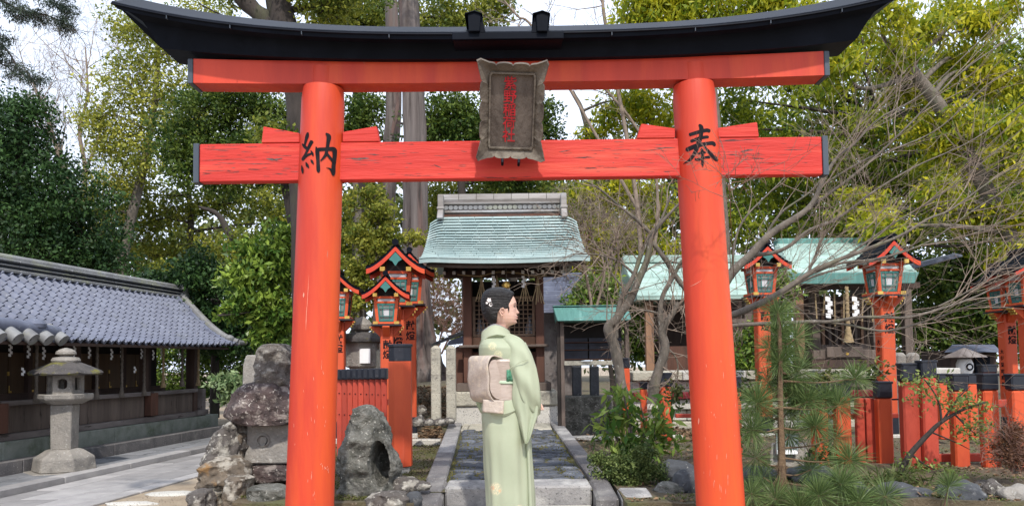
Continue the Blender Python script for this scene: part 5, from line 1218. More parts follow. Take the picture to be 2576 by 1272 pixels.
mb.add(vs, [f for i in range(m) for f in ((3*i, 3*i+1, 3*((i+1) % m)+1, 3*((i+1) % m)), (3*i+1, 3*i+2, 3*((i+1) % m)+2, 3*((i+1) % m)+1))]); mb.build('moon_ring', GR_W, nl, smooth=True, ang=40)
cres = MB(); q = [(mm_.x+ri*.93*math.cos(t_), cy-a0*1.036, mm_.z+ri*.93*math.sin(t_)) for t_ in [math.pi*(-.36+1.0*i/12) for i in range(13)]]+[(mm_.x+ri*.15+ri*.62*math.cos(t_), cy-a0*1.036, mm_.z+ri*.1+ri*.75*math.sin(t_)) for t_ in [math.pi*(.62-.95*i/12) for i in range(13)]]
cres.prism(q, (0, -.003, 0)); cres.build('moon_hole_shade', DARKIN, nl)  # solid dark crescent stands in for the shaded hole
def prof_rock(name, rows, Y, depth, mt, seed, parent=None, amp=.05, dent=None, label=None, cat=None, n=56, m=44):
    # rows: (y, x left, x right) outline in photo units; an irregular closed stone lofted from it
    u = Y/1860; rings = []; sv = Vector((seed*5.1, seed*2.3, 0)); yc = Y+depth
    for j in range(m+1):
        t = j/m*(len(rows)-1); i = min(int(t), len(rows)-2); f = t-i; y, a, b = [lerp(rows[i][q], rows[i+1][q], f) for q in range(3)]
        A = P(a, y, yc-depth*.2); B = P(b, y, yc-depth*.2); c = (A+B)/2; w = (B.x-A.x)/2; cap = min(1, (j+.6)/3.0)*1.0; d = depth*min(1, w/(max(r[2]-r[1] for r in rows)*u*.36))
        rg = []
        for k in range(n):
            th = 2*math.pi*k/n; co, si = math.cos(th), math.sin(th); e = .8
            x = c.x+w*math.copysign(abs(co)**e, co); yy = yc+d*math.copysign(abs(si)**e, si); p = Vector((x, yy, c.z))
            nn = noise.fractal(p*7+sv, .8, 2, 5)*amp*.8+noise.noise(p*3+sv)*amp*.9-abs(noise.noise(p*5-sv))*amp*.7
            dr = Vector((co, si, 0)); p += dr*nn
            if dent:
                ex = (p.x-P(dent[0], dent[1], yc-d).x)/(dent[2]*u); ez = (p.z-P(dent[0], dent[1], yc-d).z)/(dent[3]*u); ee = math.hypot(ex+ez*.15, ez)+.12*noise.noise(Vector((ex*1.5, ez*1.5, 3)))
                if si < 0 and ee < 1.1: p.y += dent[4]*max(0, 1-(ee/1.08)**7)
            rg.append(p)
        rings.append(rg)
    return MB().loft(rings[::-1]).build(name, mt, parent, smooth=True, ang=75, label=label, cat=cat)
prof_rock('mushroom_cap', [(958, 640, 700), (964, 618, 728), (985, 602, 742), (1010, 585, 755), (1030, 571, 766), (1044, 567, 770), (1056, 580, 766), (1064, 606, 752), (1067, 630, 730)], 5.38, .30, ROCK_RED, 3, nl, .05)
prof_rock('finial_stone', [(864, 672, 700), (867, 660, 708), (876, 652, 716), (890, 650, 727), (912, 649, 731), (930, 653, 729), (938, 655, 727), (950, 645, 730), (966, 636, 736), (974, 650, 725)], 5.48, .17, ROCK_G2, 5, nl, .05)
# ================================================================ ROCKS AND STANDING STONES
def prock(px, py, hw, hh, Y, mt, seed, label, depth=None, **k):
    """rock centred at a photo point with half width / half height in photo units at distance Y"""
    u = Y/1860; d = depth or hw*u*.8; c = P(px, py, Y+d*.6); return rock('rock', tuple(c), (hw*u*1.04, d, hh*u*1.04), mt, seed, label=label, cat='rock', **k)
prof_rock('rock', [(1052, 582, 602), (1056, 570, 609), (1064, 554, 612), (1082, 539, 613), (1110, 526, 612), (1140, 521, 609), (1165, 520, 600), (1185, 530, 590)], 5.35, .20, ROCK, 11, amp=.06, label='tall lichened dark rock left of the rough lantern firebox', cat='rock')
prof_rock('rock', [(1148, 548, 590), (1154, 532, 600), (1172, 512, 611), (1192, 499, 613), (1216, 486, 604), (1242, 478, 596), (1290, 472, 598)], 5.12, .22, ROCK_TAN, 13, amp=.07, label='broad lichened boulder stained brown at the lower left of the rock pile', cat='rock')
prof_rock('rock', [(1088, 596, 612), (1094, 588, 620), (1120, 586, 622), (1150, 588, 620), (1165, 594, 614)], 5.45, .10, ROCK_TAN, 14, amp=.03, label='brown stained stone squeezed between tall rock and lantern firebox', cat='rock')
prof_rock('rock', [(1196, 580, 612), (1203, 566, 622), (1230, 560, 626), (1262, 556, 628), (1300, 556, 630)], 4.98, .15, ROCK_TAN, 15, amp=.05, label='brown boulder at the bottom edge below the lantern slab', cat='rock')
prof_rock('rock', [(1224, 630, 700), (1228, 620, 716), (1260, 616, 722), (1300, 616, 722)], 4.95, .15, ROCK_G, 16, amp=.03, label='grey block at the bottom edge left of the torii pillar', cat='rock')
prof_rock('rock', [(1230, 492, 512), (1236, 482, 522), (1256, 474, 530), (1300, 470, 534)], 4.85, .12, ROCK, 17, amp=.04, label='outermost small boulder at the left end of the rock pile', cat='rock')
prof_rock('rock', [(1017, 910, 926), (1019, 900, 938), (1026, 889, 950), (1042, 877, 962), (1066, 868, 971), (1100, 858, 981), (1150, 853, 994), (1200, 849, 1002), (1240, 846, 1008), (1300, 842, 1018)], 5.15, .22, ROCK_G, 19, amp=.045, dent=(951, 1172, 21, 56, .30), label='upright grey speckled rock with a dark oval hollow, right of the left pillar', cat='rock', n=120, m=130)
prock(1018, 1225, 40, 26, 5.3, ROCK, 6, 'dark rock low beside the holed stone, touching the kerb')
prof_rock('rock', [(1236, 950, 1000), (1242, 930, 1018), (1256, 916, 1028), (1300, 910, 1030)], 4.85, .12, ROCK, 20, amp=.05, label='lichened rock at the bottom edge before the holed stone', cat='rock')
prock(1040, 1262, 24, 24, 4.95, ROCK_DK, 8, 'small grey cobble between holed stone and path kerb')
prock(1065, 1222, 20, 12, 5.15, ROCK, 18, 'small lichened cobble leaning on the left path kerb')
hc = P(962, 1168, 5.2)
# stele behind the near lantern
u = 6.6/1860
for i, (x0, x1, yt, yb_, Y) in enumerate(((601, 641, 892, 985, 7.2), (612, 634, 892, 985, 7.25))):
    if i: continue
    a, b = P(x0, 940, Y), P(x1+8, 940, Y); z0, z1 = .6, P(620, yt, Y).z; w = (b.x-a.x)/2; cx = (a.x+b.x)/2
    MB().loft([[Vector((cx+sx*w*k+.03*(z-z0), Y+.1+sy*.07*k, z)) for sx, sy in ((-1,-1),(-.2,-1.2),(1,-.9),(1,1),(-1,1))] for k, z in ((1.1, z0), (1.0, lerp(z0, z1, .5)), (1.02, lerp(z0, z1, .9)), (.8, z1))]).build('standing_stone', GR_W, label='pale weathered standing stone behind the rough lantern cap', cat='stone', smooth=True, ang=30, bevel=.012)
# stones under the guard posts
for i, (x, y, hw, hh, Y) in enumerate(((1052, 1060, 16, 16, 7.9), (1078, 1062, 14, 10, 7.8), (1105, 1062, 18, 10, 7.9), (1130, 1058, 14, 9, 8.0), (1060, 1032, 12, 14, 8.4))):
    prock(x, y, hw, hh, Y, ROCK, 40+i, 'small grey field stone below the granite guard posts, '+['far left', 'second from left', 'middle, under the left post', 'right, beside the plinth', 'upper one against the lantern post'][i], sub=3)

# right garden rocks
RK = [(1700, 1192, 46, 34, 5.5, ROCK_DK, 'dark rock left of the right pillar foot'), (1735, 1225, 40, 44, 5.1, ROCK_DK, 'dark rock touching the left side of the right pillar'),
      (1690, 1235, 44, 24, 5.1, ROCK_G, 'grey rock below the low shrub'), 
      (1905, 1205, 62, 34, 5.5, ROCK_DK, 'grey garden rock behind the young pine stem'), (2040, 1205, 70, 36, 5.45, ROCK_DK, 'broad grey rock right of the pine stem'),
      (2140, 1246, 50, 34, 4.85, ROCK_DK, 'dark rock between pine tufts at the bottom'), (2270, 1250, 74, 36, 4.85, ROCK_DK, 'long dark rock at the bottom under the fence corner'),
      (2412, 1248, 62, 40, 4.85, ROCK_DK, 'blue grey rock right of the small pine tuft'), (2498, 1236, 34, 28, 5.0, ROCK, 'pale lichened rock second from the right edge'),
      (2556, 1252, 46, 34, 4.85, GR_W, 'pale rounded boulder at the bottom right corner'), (2474, 1218, 24, 12, 5.4, ROCK, 'small lichened rock below the brown bush')]
for i, (x, y, hw, hh, Y, mt_, lb) in enumerate(RK): prock(x, y, hw, hh, Y, mt_, 60+i, lb)
# information panel behind the pine
ip = thing('information_board', 'small grey information board on a stone block behind the young pine', 'sign', tuple(P(1975, 1190, 6.2)))
MB().hexa([P(1935, 1175, 6.2), P(2035, 1175, 6.2), P(2035, 1175, 6.5), P(1935, 1175, 6.5), P(1940, 1115, 6.3), P(2030, 1115, 6.3), P(2030, 1112, 6.5), P(1940, 1112, 6.5)]).build('stone_block', GR_W, ip, bevel=.01)
MB().prism([P(1952, 1142, 6.17), P(2008, 1142, 6.17), P(2010, 1090, 6.27), P(1952, 1090, 6.27)], (0, .03, 0)).build('panel', GLASS, ip, bevel=.004)
MB().prism([P(1955, 1141, 6.16), P(2006, 1141, 6.16), P(2006, 1131, 6.178), P(1955, 1131, 6.178)], (0, .008, 0)).build('white_strip', PAPER, ip)
# two dark hexagonal stones by the platform
for i, x in enumerate((2262, 2296)):
    MB().lathe(tuple(P(x, 930, 9.6).xy)+(0,), [(.09, .6), (.09, P(x, 893, 9.6).z), (.05, P(x, 886, 9.6).z)], 6).build('hexagonal_stone', GR_W, label='grey hexagonal stone block behind the fence corner, %s one' % ('left' if i == 0 else 'right'), cat='stone', bevel=.008)
# ================================================================ WOMAN IN KIMONO
HY = 4.65; root_p = P(1284, 1392, HY); root_p.z = .40
wm = thing('person', 'woman in pale sage green kimono with pink beige obi, standing in profile on the steps', 'person', tuple(root_p))
def Q(x, y, dy=0): return P(x, y, HY)+Vector((0, dy, 0))
px = HY/1860
def flowered(name, c1, c2, spots):
    m = mat(name, c1, c2, 4, .62, .10, 140, spec=.3); n = m.node_tree; N = n.nodes; L = n.links; b = N['Principled BSDF']
    col = b.inputs['Base Color'].links[0].from_socket; t = N.new('ShaderNodeTexCoord')
    for (x, y, r, cc) in spots:
        p = Q(x, y)-root_p; cmb = N.new('ShaderNodeVectorMath'); cmb.operation = 'MULTIPLY'; cmb.inputs[1].default_value = (1, 0, 1); L.new(t.outputs['Object'], cmb.inputs[0])
        sb = N.new('ShaderNodeVectorMath'); sb.operation = 'DISTANCE'; L.new(cmb.outputs[0], sb.inputs[0]); sb.inputs[1].default_value = (p.x, 0, p.z)
        rg = N.new('ShaderNodeMapRange'); rg.inputs[1].default_value = r*px; rg.inputs[2].default_value = r*px*.7; rg.inputs[3].default_value = 0; rg.inputs[4].default_value = 1; L.new(sb.outputs['Value'], rg.inputs[0])
        vo = N.new('ShaderNodeTexVoronoi'); vo.inputs['Scale'].default_value = 1/(px*4.4); vo.feature = 'DISTANCE_TO_EDGE'; L.new(cmb.outputs[0], vo.inputs['Vector'])
        r2 = N.new('ShaderNodeMapRange'); r2.inputs[1].default_value = .02; r2.inputs[2].default_value = .14; L.new(vo.outputs['Distance'], r2.inputs[0])
        mu = N.new('ShaderNodeMath'); mu.operation = 'MULTIPLY'; L.new(rg.outputs[0], mu.inputs[0]); L.new(r2.outputs[0], mu.inputs[1])
        mu2 = N.new('ShaderNodeMath'); mu2.operation = 'MULTIPLY'; mu2.inputs[1].default_value = .75; L.new(mu.outputs[0], mu2.inputs[0])
        mx_ = N.new('ShaderNodeMix'); mx_.data_type = 'RGBA'; L.new(mu2.outputs[0], mx_.inputs[0]); L.new(col, mx_.inputs[6]); mx_.inputs[7].default_value = (*cc, 1); col = mx_.outputs[2]
    L.new(col, b.inputs['Base Color']); return m
KIM = flowered('sage green silk', (.385, .42, .30), (.35, .39, .275), [(1248, 1218, 17, (.72, .62, .42)), (1241, 1216, 5, (.75, .3, .15)), (1258, 1222, 4, (.75, .4, .2)), (1305, 1268, 13, (.72, .62, .45)), (1240, 872, 12, (.62, .58, .36)), (1254, 892, 12, (.62, .58, .36))])
KIMD = mat('sage green silk lining', (.30, .36, .22), None, rough=.7)
OBI = mat('pink beige brocade', (.50, .425, .36), (.41, .34, .285), 26, .5, .3, 90, c3=(.55, .46, .36), s3=22, t3=(.52, .6), spec=.5)
OBI2 = mat('pink satin obi', (.50, .41, .355), (.40, .32, .275), 9, .3, .25, 30, (1, 1, 3), spec=.6)
SKIN = mat('skin', (.66, .43, .345), (.62, .385, .30), 14, .5, .05, 90, spec=.35)
SKIN.node_tree.nodes['Principled BSDF'].inputs['Subsurface Weight'].default_value = .12; SKIN.node_tree.nodes['Principled BSDF'].inputs['Subsurface Radius'].default_value = (.02, .008, .004)
HAIR = mat('black hair', (.0045, .004, .0045), (.009, .0075, .0075), 30, .40, .7, 40, (.25, 1, 3.2), spec=.42)
LIP = mat('lip colour', (.42, .12, .11), None, rough=.45)
GRN = mat('emerald obi sash', (.10, .30, .19), (.05, .2, .12), 60, .6, .3, 90)
CORD = mat('pale mint cord', (.42, .52, .38), None, rough=.6)
WHITE = mat('white under collar', (.72, .72, .80), None, rough=.7)
PETAL = mat('white silk petal', (.80, .74, .72), None, rough=.5)
# ---- body: one continuous lofted head, neck, torso and legs surface
hd = [  # y, front x, back x, half depth (photo units)
 (729, 1266, 1247, 8), (733, 1278, 1236, 17), (738, 1286, 1229, 23), (744, 1291, 1224, 27), (750, 1294.5, 1222, 29), (756, 1297, 1220, 30), (762, 1298.6, 1219, 31), (766, 1299.2, 1219, 31.5), (771, 1298, 1220, 31.5),
 (776, 1297.5, 1221, 31), (781, 1297.5, 1223, 31), (786, 1297.8, 1225, 30), (791, 1298.8, 1228, 29), (795, 1299.6, 1230, 28), (798, 1299.4, 1231, 27), (802, 1299.4, 1233, 26), (806, 1298.4, 1236, 24), (810, 1298.0, 1239, 22), (814, 1295.5, 1242, 19), (817, 1288, 1243, 17), (820, 1280, 1243.5, 16), (825, 1276.5, 1243, 16), (832, 1276, 1241, 17), (840, 1277, 1236, 20), (848, 1284, 1228, 30), (856, 1296, 1218, 50), (868, 1305, 1212, 62), (900, 1312, 1214, 60), (950, 1308, 1228, 46), (985, 1310, 1226, 50), (1040, 1320, 1220, 60), (1120, 1318, 1226, 55), (1250, 1312, 1242, 44), (1375, 1306, 1256, 26), (1390, 1320, 1252, 24)]
def hint(y):
    for a, b in zip(hd[:-1], hd[1:]):
        if a[0] <= y <= b[0]: t = (y-a[0])/(b[0]-a[0]); return [lerp(a[i], b[i], t) for i in (1, 2, 3)]
    return list(hd[-1][1:])
def gs(v, c, w): return math.exp(-((v-c)/w)**2)
def headpt(y, t):
    xf, xb, hy = hint(y); cx = lerp(xf, xb, .42); ax = (xf-cx) if math.cos(t) > 0 else (cx-xb)
    c, s = math.cos(t), math.sin(t); e = .86 if y < 822 else .95
    X = cx+ax*math.copysign(abs(c)**e, c); Yv = hy*math.copysign(abs(s)**e, s)
    if y < 822 and c > 0:
        nose = 8.3*gs(y, 785.5, 4.2)*(1 if y > 785.5 else 0)+(8.3*max(0, (y-768)/17.5)**1.5 if 768 < y <= 785.5 else 0)
        X += nose*gs(Yv, 0, 3.6 if y < 780 else 5)
        X += (3.4*gs(y, 795.2, 1.8)+3.0*gs(y, 800.8, 2.0)-1.0*gs(y, 805.3, 1.8)+2.2*gs(y, 810.5, 3.5))*gs(Yv, 0, 10)
        X -= 2.6*gs(y, 771.5, 3.6)*gs(abs(Yv), 13, 7); X += .9*gs(y, 764, 3)*gs(abs(Yv), 12, 9)
        X -= 1.2*gs(y, 790.3, 1.5)*gs(Yv, 0, 6)
    return Q(X, y, Yv*px)
ysr = list(np.arange(729, 822, 1.35))+[822, 825, 829, 834, 840, 848, 856, 868, 884, 900, 925, 950, 985, 1010, 1040, 1080, 1120, 1180, 1250, 1320, 1375, 1390]
mb = MB(); NA = 56; rings = [[headpt(y, 2*math.pi*k/NA) for k in range(NA)] for y in ysr]
mb.loft(rings); 
# arms and hands (inside the sleeves) join the same mesh
def hand(base, d, side, mbx):
    d = Vector(d).normalized(); up = Vector((0, 0, 1)); s = d.cross(up).normalized()
    mbx.tube([base, base+d*.03, base+d*.085], [.022, .032, .03], 10)
    for k, (ln, of) in enumerate(((.062, -.024), (.072, -.008), (.066, .008), (.05, .023))):
        a = base+d*.08+s*of; mbx.tube([a, a+d*ln*.45+up*-.006, a+d*ln*.8+up*-.022, a+d*ln+up*-.036], [.0085, .008, .0072, .005], 7)
    a = base+d*.02+s*side*.028; mbx.tube([a, a+d*.03+s*side*.018, a+d*.055+s*side*.012-up*.01], [.011, .009, .006], 7)
mb.tube([Q(1295, 870, -.13), Q(1318, 950, -.16), Q(1330, 985, -.14)], [.045, .04, .036], 10); mb.tube([Q(1330, 985, -.14), Q(1342, 1010, -.04), Q(1338, 1014, .03)], [.036, .028, .022], 10)
hand(Q(1338, 1014, .02), (.15, .95, .0), -1, mb)
mb.tube([Q(1300, 870, .17), Q(1326, 950, .2), Q(1330, 985, .2)], [.045, .04, .036], 10); mb.tube([Q(1330, 985, .2), Q(1338, 1014, .15)], [.036, .024], 10)
hand(Q(1338, 1016, .14), (.3, -.9, 0), 1, mb)
body = mb.build('body', SKIN, wm, smooth=True, ang=80)
# ---- ear, eye, brow, lips
er = Q(1263.5, 786, -31.2*px)
mb = MB(); mb.tube([er+Vector((a*px, b*px*.35, -c*px)) for a, b, c in ((4, 0, 0), (5.5, -4, -5), (2, -7, -9), (-4, -8, -7.5), (-6, -6, -1), (-4, -4, 5), (-1, -2, 9), (2, -1, 7.5))], [1.2*px, 1.6*px, 1.9*px, 2*px, 1.9*px, 1.8*px, 2.2*px, 1.2*px], 8)
mb.tube([er+Vector((a*px, b*px*.3, -c*px)) for a, b, c in ((2, 0, 3), (-2, -2, 0), (-2, -2, -4), (1, -1, -6))], [1.2*px, 1.4*px, 1.2*px, .8*px], 6)
mb.build('ear', SKIN, wm, smooth=True)
def face_at(y, yv):   # point on the face surface at given height and half depth
    best = min((headpt(y, -t) for t in [i*.02 for i in range(1, 75)]), key=lambda p: abs((p.y-HY)/px+yv)); return best
lash = [face_at(y, v) for y, v in ((772.6, 19.5), (771.0, 17), (770.6, 14), (771.4, 10.5))]
MB().tube([p+Vector((.0006, -.0008, 0)) for p in lash], [.0006, .0014, .0016, .0008], 6).build('eyelashes', HAIR, wm)
ew = [face_at(y, v) for y, v in ((773.2, 18), (772.6, 15), (773, 11.5))]; MB().tube([p+Vector((0, -.0003, 0)) for p in ew], [.0008, .0022, .001], 6).build('eye', INK, wm, smooth=True)
bw_ = [face_at(y, v) for y, v in ((765.6, 22), (763.6, 18), (763.6, 13), (765, 8.5))]; MB().tube([p+Vector((.0004, -.0006, 0)) for p in bw_], [.0007, .0017, .0018, .0012], 6).build('eyebrow', HAIR, wm)
lp_ = [face_at(798.2, v) for v in (9.5, 6, 3, 1)]; MB().tube([p+Vector((.0004, 0, 0)) for p in lp_], [.0008, .0026, .0034, .0036], 8).build('lips', LIP, wm, smooth=True)
# ---- hair
hr = [(722.4, 1243, 1262, 9), (724.5, 1233, 1271, 17), (728, 1225, 1279, 25), (733, 1218, 1288.5, 30), (738, 1214, 1293, 33), (744, 1211.5, 1290.5, 35), (752, 1209.8, 1287.5, 36), (760, 1209, 1285, 36.5), (768, 1209, 1283.5, 36.5), (775, 1209.5, 1281, 36), (777.5, 1209.8, 1277, 36), (778.5, 1210, 1262, 36), (783, 1211, 1254, 35.5), (790, 1213, 1251.5, 34), (798, 1216, 1251, 31), (805, 1220.5, 1250, 27), (811, 1226, 1249, 21), (814.5, 1231, 1246, 13)]
def hintr(y):
    for a, b in zip(hr[:-1], hr[1:]):
        if a[0] <= y <= b[0]: t = (y-a[0])/(b[0]-a[0]); return [lerp(a[i], b[i], t) for i in (1, 2, 3)]
    return list(hr[-1][1:])
rings = []
for y in [722.4+i*1.15 for i in range(81)]:
    xl_, xr_, hy = hintr(min(y, 814.4)); xe = max(xr_, 1293) if y < 770 else 1291; xe = min(xe, xr_+40); cx = 1246 if y > 730 else (xl_+xr_)/2; rg = []
    xfull = max(xr_+2, 1296-(max(0, 738-y))**1.15) if y > 733 else xr_+.5
    for k in range(60):
        t = 2*math.pi*k/60; c, s = math.cos(t), math.sin(t); ax = (xfull-cx) if c > 0 else (cx-xl_); X = cx+ax*math.copysign(abs(c)**.85, c); Yv = hy*math.copysign(abs(s)**.85, s)
        w = .55*math.sin(26*t+y*.22+1.5*math.sin(y*.11))+.5*math.sin(9*t-y*.12); Yv += w*.5*(1 if s > 0 else -1); X -= w*.5 if c < 0 else 0
        rg.append(Q(min(X, xr_), y, Yv*px))
    rings.append(rg)
MB().loft(rings).build('hair', HAIR, wm, smooth=True, ang=60)
# sideburn
MB().tube([Q(1279, 774, -31.8*px), Q(1279.5, 780, -31*px), Q(1279.8, 787, -29.6*px)], [2.4*px, 1.6*px, .4*px], 6).build('side_lock', HAIR, wm, smooth=True)
random.seed(2)
for fx, fy, fr in ((1231, 757, 6.2), (1235, 768.5, 5.2), (1225.5, 764, 3.4), (1238, 760, 3.6)):
    c = Q(fx, fy, -34*px); mb = MB()
    for k in range(5):
        t = 2*math.pi*k/5+fx; d = Vector((math.cos(t), -.15, math.sin(t))); s_ = Vector((-math.sin(t), 0, math.cos(t))); R_ = fr*px
        mb.add([c, c+d*R_*.55+s_*R_*.42+Vector((0, -.004, 0)), c+d*R_+Vector((0, -.003, 0)), c+d*R_*.55-s_*R_*.42+Vector((0, -.004, 0))], [(0, 1, 2, 3)])
    mb.build('hair_flower', PETAL, wm)
# ---- kimono
kr = [(1393, 1236, 1334, .115), (1350, 1231, 1339, .135), (1310, 1228, 1342, .15), (1272, 1225, 1343, .16), (1230, 1223, 1341, .165), (1200, 1221.5, 1338.5, .17), (1165, 1219, 1336, .175), (1130, 1216, 1334, .18), (1095, 1213.5, 1333, .185), (1060, 1212, 1331, .185), (1035, 1213, 1326, .18), (1010, 1218, 1320, .17), (985, 1222, 1315, .16), (955, 1223, 1314, .155), (930, 1219, 1318, .165), (905, 1209, 1325, .18), (890, 1204, 1327, .185), (875, 1203, 1324, .187), (866, 1204.5, 1319, .175), (858, 1207.5, 1311, .145), (851, 1212, 1301, .108), (845, 1219, 1290, .075), (840, 1229, 1282, .05)]
rings = []; NK = 96
kk = []
for a, b in zip(kr[:-1], kr[1:]):
    for i in range(4): kk.append(tuple(lerp(a[j], b[j], i/4) for j in range(4)))
kk.append(kr[-1])
for (y, xl_, xr_, ry) in kk:
    rg = []; low = min(1, max(0, (y-1020)/150))
    for k in range(NK):
        t = 2*math.pi*k/NK; c, s = math.cos(t), math.sin(t); e = .9
        X = (xl_+xr_)/2+(xr_-xl_)/2*math.copysign(abs(c)**e, c); Yv = ry*math.copysign(abs(s)**e, s)
        # wrapped front panel edge: a step running down the near front side
        tt = math.atan2(-s, c); st = 1/(1+math.exp(-(tt-.62)/.03)); Yv -= 0
        push = low*(.010*(1-st)) if -.5 < tt < .62+.3 else 0
        f = low*(.0045*math.sin(7*t+y*.004)+.003*math.sin(13*t+1+y*.009))+.0025*math.sin(5*t+y*.03)+.0035*math.sin(3*t-y*.05)*(1 if y < 1060 else .4)
        d = Vector((c, s, 0))
        rg.append(Q(X, y, Yv)+d*(f+push))
    rings.append(rg)
MB().loft(rings).build('kimono', KIM, wm, smooth=True, ang=60)
# fold under the obi (ohashori)
rings = []
for (y, g) in ((985, .002), (1000, .012), (1018, .016), (1032, .014), (1038, .004)):
    r_ = min(kk, key=lambda q: abs(q[0]-y)); rg = []
    for k in range(72):
        t = 2*math.pi*k/72; c, s = math.cos(t), math.sin(t); yo = -14*max(0, c)*(1 if s < 0 else .3)
        rg.append(Q((r_[1]+r_[2])/2+((r_[2]-r_[1])/2)*c, y+yo+3*math.sin(3*t), r_[3]*s)+Vector((c, s, 0))*g)
    rings.append(rg)
MB().loft(rings, cap=False).build('waist_fold', KIM, wm, smooth=True)
# collar
def cring(cxx, rx, ry, off, lift=0, m=48):
    rg = []
    for k in range(m):
        t = 2*math.pi*k/m; c, s = math.cos(t), math.sin(t); y = 831+8*max(0, -c)**1.3+4*max(0, c)-11*abs(s)**1.6*(1 if c > -.6 else .8)+off
        rg.append(Q(cxx+rx*c, y, ry*s))
    return rg
MB().loft([cring(1246, 33, .066, -1.5), cring(1246, 35.5, .072, -2), cring(1247, 37, .078, 5), cring(1250, 40, .10, 15), cring(1252, 44, .118, 24), cring(1251, 38, .085, 34)], cap=False).build('collar', KIM, wm, smooth=True, ang=50)
MB().loft([cring(1245, 34.5, .069, -4.2), cring(1245, 32.5, .065, -4.6), cring(1247, 31, .060, 4), cring(1250, 30, .055, 18)], cap=False).build('under_collar', WHITE, wm, smooth=True)
cb = cring(1252, 44.6, .121, 22.5); MB().tube(cb+[cb[0]], .0032, 6).build('collar_seam', KIM, wm, smooth=True)
# ---- sleeves
def flat_tube(pts, ra, rb, n=20):     # ra: half width across view, rb: half depth
    pts = [Vector(p) for p in pts]; rings = []
    for i, p in enumerate(pts):
        d = (pts[min(i+1, len(pts)-1)]-pts[max(0, i-1)]).normalized(); a = d.cross(Vector((0, 1, 0))).normalized(); b = d.cross(a)
        rings.append([p+a*math.cos(t)*ra[i]+b*math.sin(t)*rb[i] for t in [2*math.pi*k/n for k in range(n)]])
    return rings
def sleeve(sgn, name, ox=0, oy=0):
    mid = [(1276, 856), (1292, 872), (1305, 898), (1316, 930), (1325, 962), (1334, 995), (1342, 1020), (1348, 1038)]
    hw = [18, 27, 31, 31, 28.5, 24, 17, 9]
    dy = [-.06, -.12, -.155, -.175, -.185, -.18, -.16, -.14]; hd_ = [.05, .06, .055, .05, .05, .048, .04, .02]
    pts = [Q(x+ox, y+oy, sgn*-d) for (x, y), d in zip(mid, dy)]
    m = spline(pts, 5); I = lambda arr: [lerp(arr[min(i//5, len(arr)-1)], arr[min(i//5+1, len(arr)-1)], (i % 5)/5) for i in range(len(m))]
    rg = flat_tube(m, [w*px for w in I(hw)], I(hd_), 28)
    for i, r_ in enumerate(rg):
        for k, v in enumerate(r_): v += Vector((0, -sgn*-1*.0, 0)); f = .007*math.sin(i*.42+k*.8)+.005*math.sin(k*1.3-i*.3); v += Vector((0, f*-1, 0))
    o = MB().loft(rg).build(name, KIM, wm, smooth=True, ang=60)
    return rg
rg = sleeve(-1, 'sleeve')
# seam across the upper sleeve
sm = [Q(x, y, -.232) for x, y in ((1278, 929), (1287, 922), (1300, 914), (1315, 906), (1328, 903))]
MB().tube(spline(sm, 4), .0022, 5).build('sleeve_seam', KIM, wm, smooth=True)
# hanging sleeve bag, folded sheet with thickness
def bag(poly, y0, y1, fold, name, mt=KIM, parent=wm, nx=22, ny=26):
    """poly rows: (y, xl, xr); lofted closed sheet with soft folds between depth y0 and y1"""
    rings = []
    for j in range(ny+1):
        t = j/ny*(len(poly)-1); i = min(int(t), len(poly)-2); f = t-i; a, b = poly[i], poly[i+1]
        y, xl_, xr_ = [lerp(a[q], b[q], f) for q in range(3)]; front = []; back = []
        for k in range(nx+1):
            s = k/nx; x = lerp(xl_, xr_, s); w = math.sin(math.pi*s)**.5
            fo = fold*(math.sin(s*9+j*.12)*.6+math.sin(s*17+1.2+j*.05)*.4)*min(1, j/6)
            front.append(Q(x, y, y0-.018*w+fo)); back.append(Q(x, y, y1+.010*w+fo))
        rings.append(front+back[::-1])
    return MB().loft(rings).build(name, mt, parent, smooth=True, ang=70)
bag([(925, 1282, 1330), (955, 1290, 1345), (990, 1287, 1350), (1018, 1290, 1352), (1040, 1299, 1350), (1060, 1304.5, 1343), (1082, 1311, 1336), (1098, 1315.5, 1330.5), (1106, 1318, 1324)], -.185, -.145, .012, 'hanging_sleeve')
bag([(985, 1200, 1240), (1000, 1196, 1238), (1013, 1195, 1232), (1030, 1202, 1226), (1045, 1212, 1222), (1052, 1215, 1218)], .06, .10, .008, 'far_sleeve', KIMD)
bag([(860, 1285, 1322), (885, 1292, 1334), (925, 1300, 1350), (960, 1306, 1353), (990, 1310, 1355), (1020, 1318, 1355), (1036, 1330, 1352)], .02, .14, .006, 'far_sleeve')
bag([(1102, 1321, 1331), (1150, 1323.5, 1333.5), (1200, 1325.5, 1336), (1272, 1328, 1339), (1340, 1327, 1338), (1392, 1324, 1335)], -.118, -.085, .0012, 'front_overlap', nx=8, ny=20)
# ---- obi
rings = []
for y, g in ((903, .010), (908, .017), (935, .019), (962, .017), (990, .019), (1002, .012)):
    r_ = min(kk, key=lambda q: abs(q[0]-y)); rings.append([Q((r_[1]+r_[2])/2+((r_[2]-r_[1])/2)*math.cos(t), y, r_[3]*math.sin(t))+Vector((math.cos(t), math.sin(t), 0))*g for t in [2*math.pi*k/64 for k in range(64)]])
MB().loft(rings, cap=False).build('obi_band', OBI2, wm, smooth=True)
rings = []
for y, g in ((955, .022), (957, .027), (961, .027), (963, .022)):
    r_ = min(kk, key=lambda q: abs(q[0]-y)); rings.append([Q((r_[1]+r_[2])/2+((r_[2]-r_[1])/2)*math.cos(t), y+1.5*math.cos(t), r_[3]*math.sin(t))+Vector((math.cos(t), math.sin(t), 0))*g for t in [2*math.pi*k/64 for k in range(64)]])
MB().loft(rings, cap=False).build('obi_cord', CORD, wm, smooth=True)
rings = []
